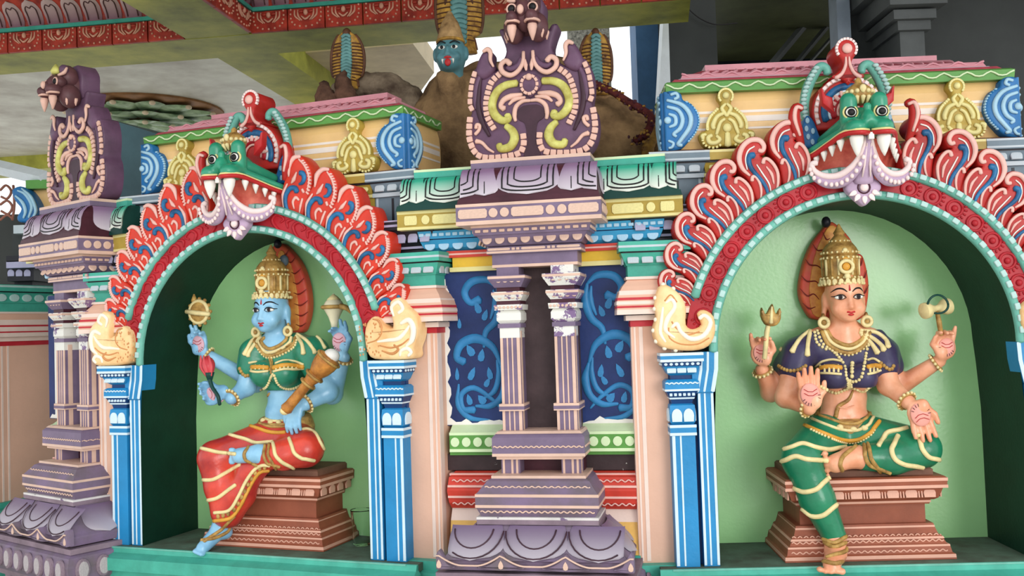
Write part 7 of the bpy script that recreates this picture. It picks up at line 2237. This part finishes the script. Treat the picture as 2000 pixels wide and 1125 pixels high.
for pts, r, mm in (([(468, 832), (520, 825), (590, 838)], .0055, 'goldw'), ([(468, 880), (520, 888), (590, 882)], .0055, 'goldw'), ([(622, 840), (690, 815), (760, 822), (812, 842)], .0055, 'goldw'), ([(622, 885), (690, 870), (760, 872), (812, 868)], .0055, 'goldw'), ([(468, 858), (530, 858), (590, 862)], .011, 'ochre'), ([(622, 862), (700, 845), (812, 856)], .011, 'ochre')):
    D('blouse_band', pts, r, mm, z4)
for x in (485, 510, 535, 560, 640, 665, 690, 715, 740, 765, 790):
    D('band_plate', [(x, 845), (x, 872)], .0045, 'goldw', z4)
for pts in ([(600, 770), (615, 830), (608, 900)], [(590, 780), (606, 840), (600, 880)], [(625, 790), (680, 740), (760, 700)]):
    D('chest_chain', pts, .0055, 'gold', z4)
S.beads('blouse_hem', [(545, 1000), (580, 980), (610, 920), (625, 905), (650, 960), (690, 990), (740, 995), (790, 975), (815, 950)], .0068, 'goldw', z4, .010)
for pts in ([(545, 655), (490, 690), (460, 740), (440, 780)], [(540, 665), (500, 720), (470, 765), (462, 790)], [(770, 640), (850, 645), (910, 680), (945, 740)], [(770, 650), (830, 690), (870, 740), (885, 770)], [(765, 660), (800, 710), (812, 775)]):
    D('shoulder_tassel', pts, [.008, .0085, .0085, .012], 'goldw', z4)
S.beads('sleeve_hem', [(412, 868), (430, 900), (455, 915), (470, 905)], .0085, 'gold', z4, .012)
D('waist_cord', [(600, 1020), (575, 1060), (560, 1110), (545, 1140)], [.004, .006, .006, .006], 'gold', z4)
for pts, r, mm in (([(518, 160), (580, 188), (650, 190), (720, 175), (830, 175)], .0065, 'goldw'), ([(512, 205), (580, 225), (660, 225)], .0065, 'gold'), ([(505, 235), (580, 258), (670, 258), (760, 228), (835, 190)], .0085, 'ochre')):
    D('belt_cord', pts, r, mm, z5)
for x, y in ((535, 190), (580, 198), (630, 200)):
    q = S.cast(*z5(x, y), 0)
    if q:
        part('belt_boss', ball(tuple(q), (.013, .009, .012), 10, 7), M['goldw'], S.t, True)
for pts in ([(375, 285), (430, 300), (490, 322), (560, 318)], [(205, 365), (260, 378), (320, 385)], [(140, 545), (230, 545), (300, 510), (355, 478)], [(190, 672), (260, 655), (330, 605)], [(600, 350), (612, 400), (650, 440), (690, 462)], [(708, 340), (725, 385), (765, 415), (798, 422)], [(745, 250), (800, 240), (850, 265), (880, 320)]):
    D('dhoti_band', pts, .0085, 'goldw', z5)
for pts, r in (([(575, 462), (530, 460), (480, 490), (430, 560), (385, 650), (330, 730), (240, 745)], .0075), ([(572, 490), (520, 500), (480, 545), (440, 620), (400, 700), (340, 775), (238, 795)], .0085)):
    D('dhoti_border', pts, r, 'goldw' if r < .008 else 'ochre', z5)
for x, y in ((545, 470), (515, 478), (488, 505), (465, 540), (445, 575), (425, 615), (405, 650), (385, 690), (360, 725), (325, 750), (295, 760), (265, 766)):
    q = S.cast(*z5(x, y), 0)
    if q:
        part('border_plate', ball(tuple(q), (.0095, .006, .011), 8, 6), M['belt'], S.t, True)
for pts in ([(545, 350), (540, 395), (560, 445), (590, 455)], [(570, 345), (566, 395), (590, 440)], [(440, 358), (422, 390), (430, 425), (460, 442)], [(345, 815), (320, 860), (250, 895), (190, 905)], [(330, 800), (280, 850), (220, 890)]):
    D('anklet', pts, .0075, 'gold', z5)
for a, b, tt, r in (((-.15, .25, .665), J(402, 692, .19), .95, .031), ((-.135, .16, .655), J(452, 778, .08), .95, .032), (J(650, 768, .24), J(671, 698, .19), .95, .034), (J(640, 766, .17), J(596, 790, .08), .92, .032)):
    S.ring('bracelet', a, b, tt, r, .0068, 'gold', 14)
part('halo_tip', ball(J(*z4(650, 85), .25), (.016, .02, .02), 9, 7), M['black'], S.t, True)
part('halo_tip', ball(J(*z4(690, 190), .255), (.022, .018, .026), 9, 7), M['grey'], S.t, True)

# things held by the left-hand goddess
t = held('discus', 'gold discus held up by the blue-skinned goddess', 'discus', BL, J(390, 634, .17))
c = vec(J(*z4(160, 512), .165))
V, F = lathe([(.012, -.012), (.030, -.016), (.046, -.010), (.052, 0), (.046, .010), (.012, .012)], (0, 0, 0), 24, 'y')
part('disc', ([tuple(c + np.array(v)) for v in V], F), M['gold'], t, 50)
part('rim', tube([tuple(c + np.array([.048 * cos(w), -.006, .048 * sin(w)])) for w in np.linspace(0, 2 * pi, 25)], .0085, 7), M['goldw'], t, True)
part('cross_band', tube([tuple(c + np.array([-.055, -.02, .004])), tuple(c + np.array([0, -.026, -.004])), tuple(c + np.array([.062, -.012, -.012]))], [.010, .011, .010], 7), M['goldw'], t, True)
for k in range(12):
    w = 2 * pi * k / 12
    part('edge_bead', ball(tuple(c + np.array([.057 * cos(w), 0, .057 * sin(w)])), .009, 7, 5), M['gold'], t, True)
part('flame_tip', lathe([(.014, 0), (.012, .012), (.003, .034)], tuple(c + np.array([-.028, 0, .046])), 9), M['gold'], t, True)
t = held('conch_shell', 'white conch shell with gold band held up by the blue-skinned goddess', 'conch', BL, J(653, 634, .17))
c = vec(J(*z4(1003, 490), .165))
V, F = lathe([(.002, .062), (.010, .050), (.022, .042), (.036, .026), (.044, .010), (.044, .002), (.036, -.012), (.024, -.034), (.016, -.058), (.012, -.082)], (0, 0, 0), 20)
part('shell', ([tuple(c + np.array(v)) for v in V], F), mat('conch_ivory', (232, 222, 186), .35, .08), t, True)
part('gold_band', tube([tuple(c + np.array([.046 * cos(w), .046 * sin(w), .006])) for w in np.linspace(0, 2 * pi, 25)], .0085, 7), M['gold'], t, True)
part('band_wing', tube(spline([tuple(c + np.array([.040, -.02, .008])), tuple(c + np.array([.066, -.01, .0])), tuple(c + np.array([.082, 0, -.022]))], 4), [.012, .012, .005], 7), M['gold'], t, True)
part('cap', lathe([(.030, 0), (.018, .012), (.006, .022)], tuple(c + np.array([0, 0, .036])), 14), M['goldw'], t, True)
t = held('lotus_bud', 'red lotus bud on a green stem held by the blue-skinned goddess', 'flower', BL, J(424, 795, .03))
part('stem', tube(spline([J(*z4(222, 930), .035), J(*z4(240, 985), .03), J(*z4(275, 1040), .025), J(*z4(287, 1095), .03)], 5), [.009, .008, .008, .007], 8), M['dkgreen2'], t, True)
a, b = vec(J(*z4(205, 790), .05)), vec(J(*z4(224, 912), .037))
part('bud', tube([tuple(a + (b - a) * k) for k in np.linspace(0, 1, 8)], [.006, .020, .027, .029, .028, .024, .018, .012], 12), mat('lotus_red', (196, 48, 58), .35, .16), t, True)
for w in (-.9, 0, .9):
    e = np.array([sin(w), -cos(w) * .8, 0])
    part('bud_petal', tube(spline([tuple(b + e * .014), tuple(a * .5 + b * .5 + e * .030), tuple(a + e * .026 + np.array([0, 0, .004]))], 4), [.006, .012, .003], 7, .5), mat('lotus_red_pale', (206, 72, 78), .4, .16), t, True)
part('sepal', lathe([(.010, -.02), (.016, 0), (.020, .014)], tuple(b), 10), M['dkgreen2'], t, True)
t = held('mace', 'long ochre mace leaning across the lap of the blue-skinned goddess', 'mace', BL, J(552, 803, .0))
a, b = vec(J(*z4(985, 790), .05)), vec(J(*z5(668, 130), .0))
L_ = lambda k: tuple(a + (b - a) * k)
ks = [0, .02, .06, .14, .24, .30, .33, .36, .40, .46, .50, .53, .70, .90, .97, 1.0]
rs = [.030, .046, .050, .049, .042, .034, .030, .036, .030, .024, .030, .021, .021, .022, .026, .020]
M['macem'] = mat('mace_ochre', (196, 128, 44), .38, .25, 18, second=(132, 76, 30), flake=(WHT, .70, 22))
part('mace_body', tube([L_(k) for k in ks], rs, 16), M['macem'], t, 50)
for k, r in ((.05, .051), (.36, .037), (.50, .031)):
    ax = unit(b - a); e1 = unit(np.cross(ax, (0, 1, 0))); e2 = np.cross(ax, e1)
    part('mace_ring', tube([tuple(vec(L_(k)) + r * (e1 * cos(w) + e2 * sin(w))) for w in np.linspace(0, 2 * pi, 21)], .006, 6), M['gold'], t, True)
part('chipped_cap', ball(L_(-.005), (.034, .034, .030), 12, 8), M['white'], t, True)
part('foot_cap', ball(L_(1.0), (.021, .021, .018), 10, 7), M['goldw'], t, True)

# clear plastic cup left on the ledge
t = thing('plastic_cup', 'clear plastic cup standing on the ledge by the left pedestal', 'cup', BL, (.385, .20, 0))
gm = bpy.data.materials.new('clear_plastic')
gm.use_nodes = True
gb_ = gm.node_tree.nodes['Principled BSDF']
gb_.inputs['Base Color'].default_value = (.95, 1, .97, 1)
gb_.inputs['Roughness'].default_value = .06
gb_.inputs['Transmission Weight'].default_value = 1.0
gb_.inputs['IOR'].default_value = 1.15
cup = [(.030, 0), (.036, .006), (.0375, .03), (.039, .05), (.0375, .055), (.040, .085), (.042, .125), (.044, .14), (.044, .145), (.041, .14), (.038, .085), (.0345, .03), (.032, .010), (.002, .008)]
part('cup_wall', lathe(cup, (.385, .20, .0005), 24), gm, t, True)
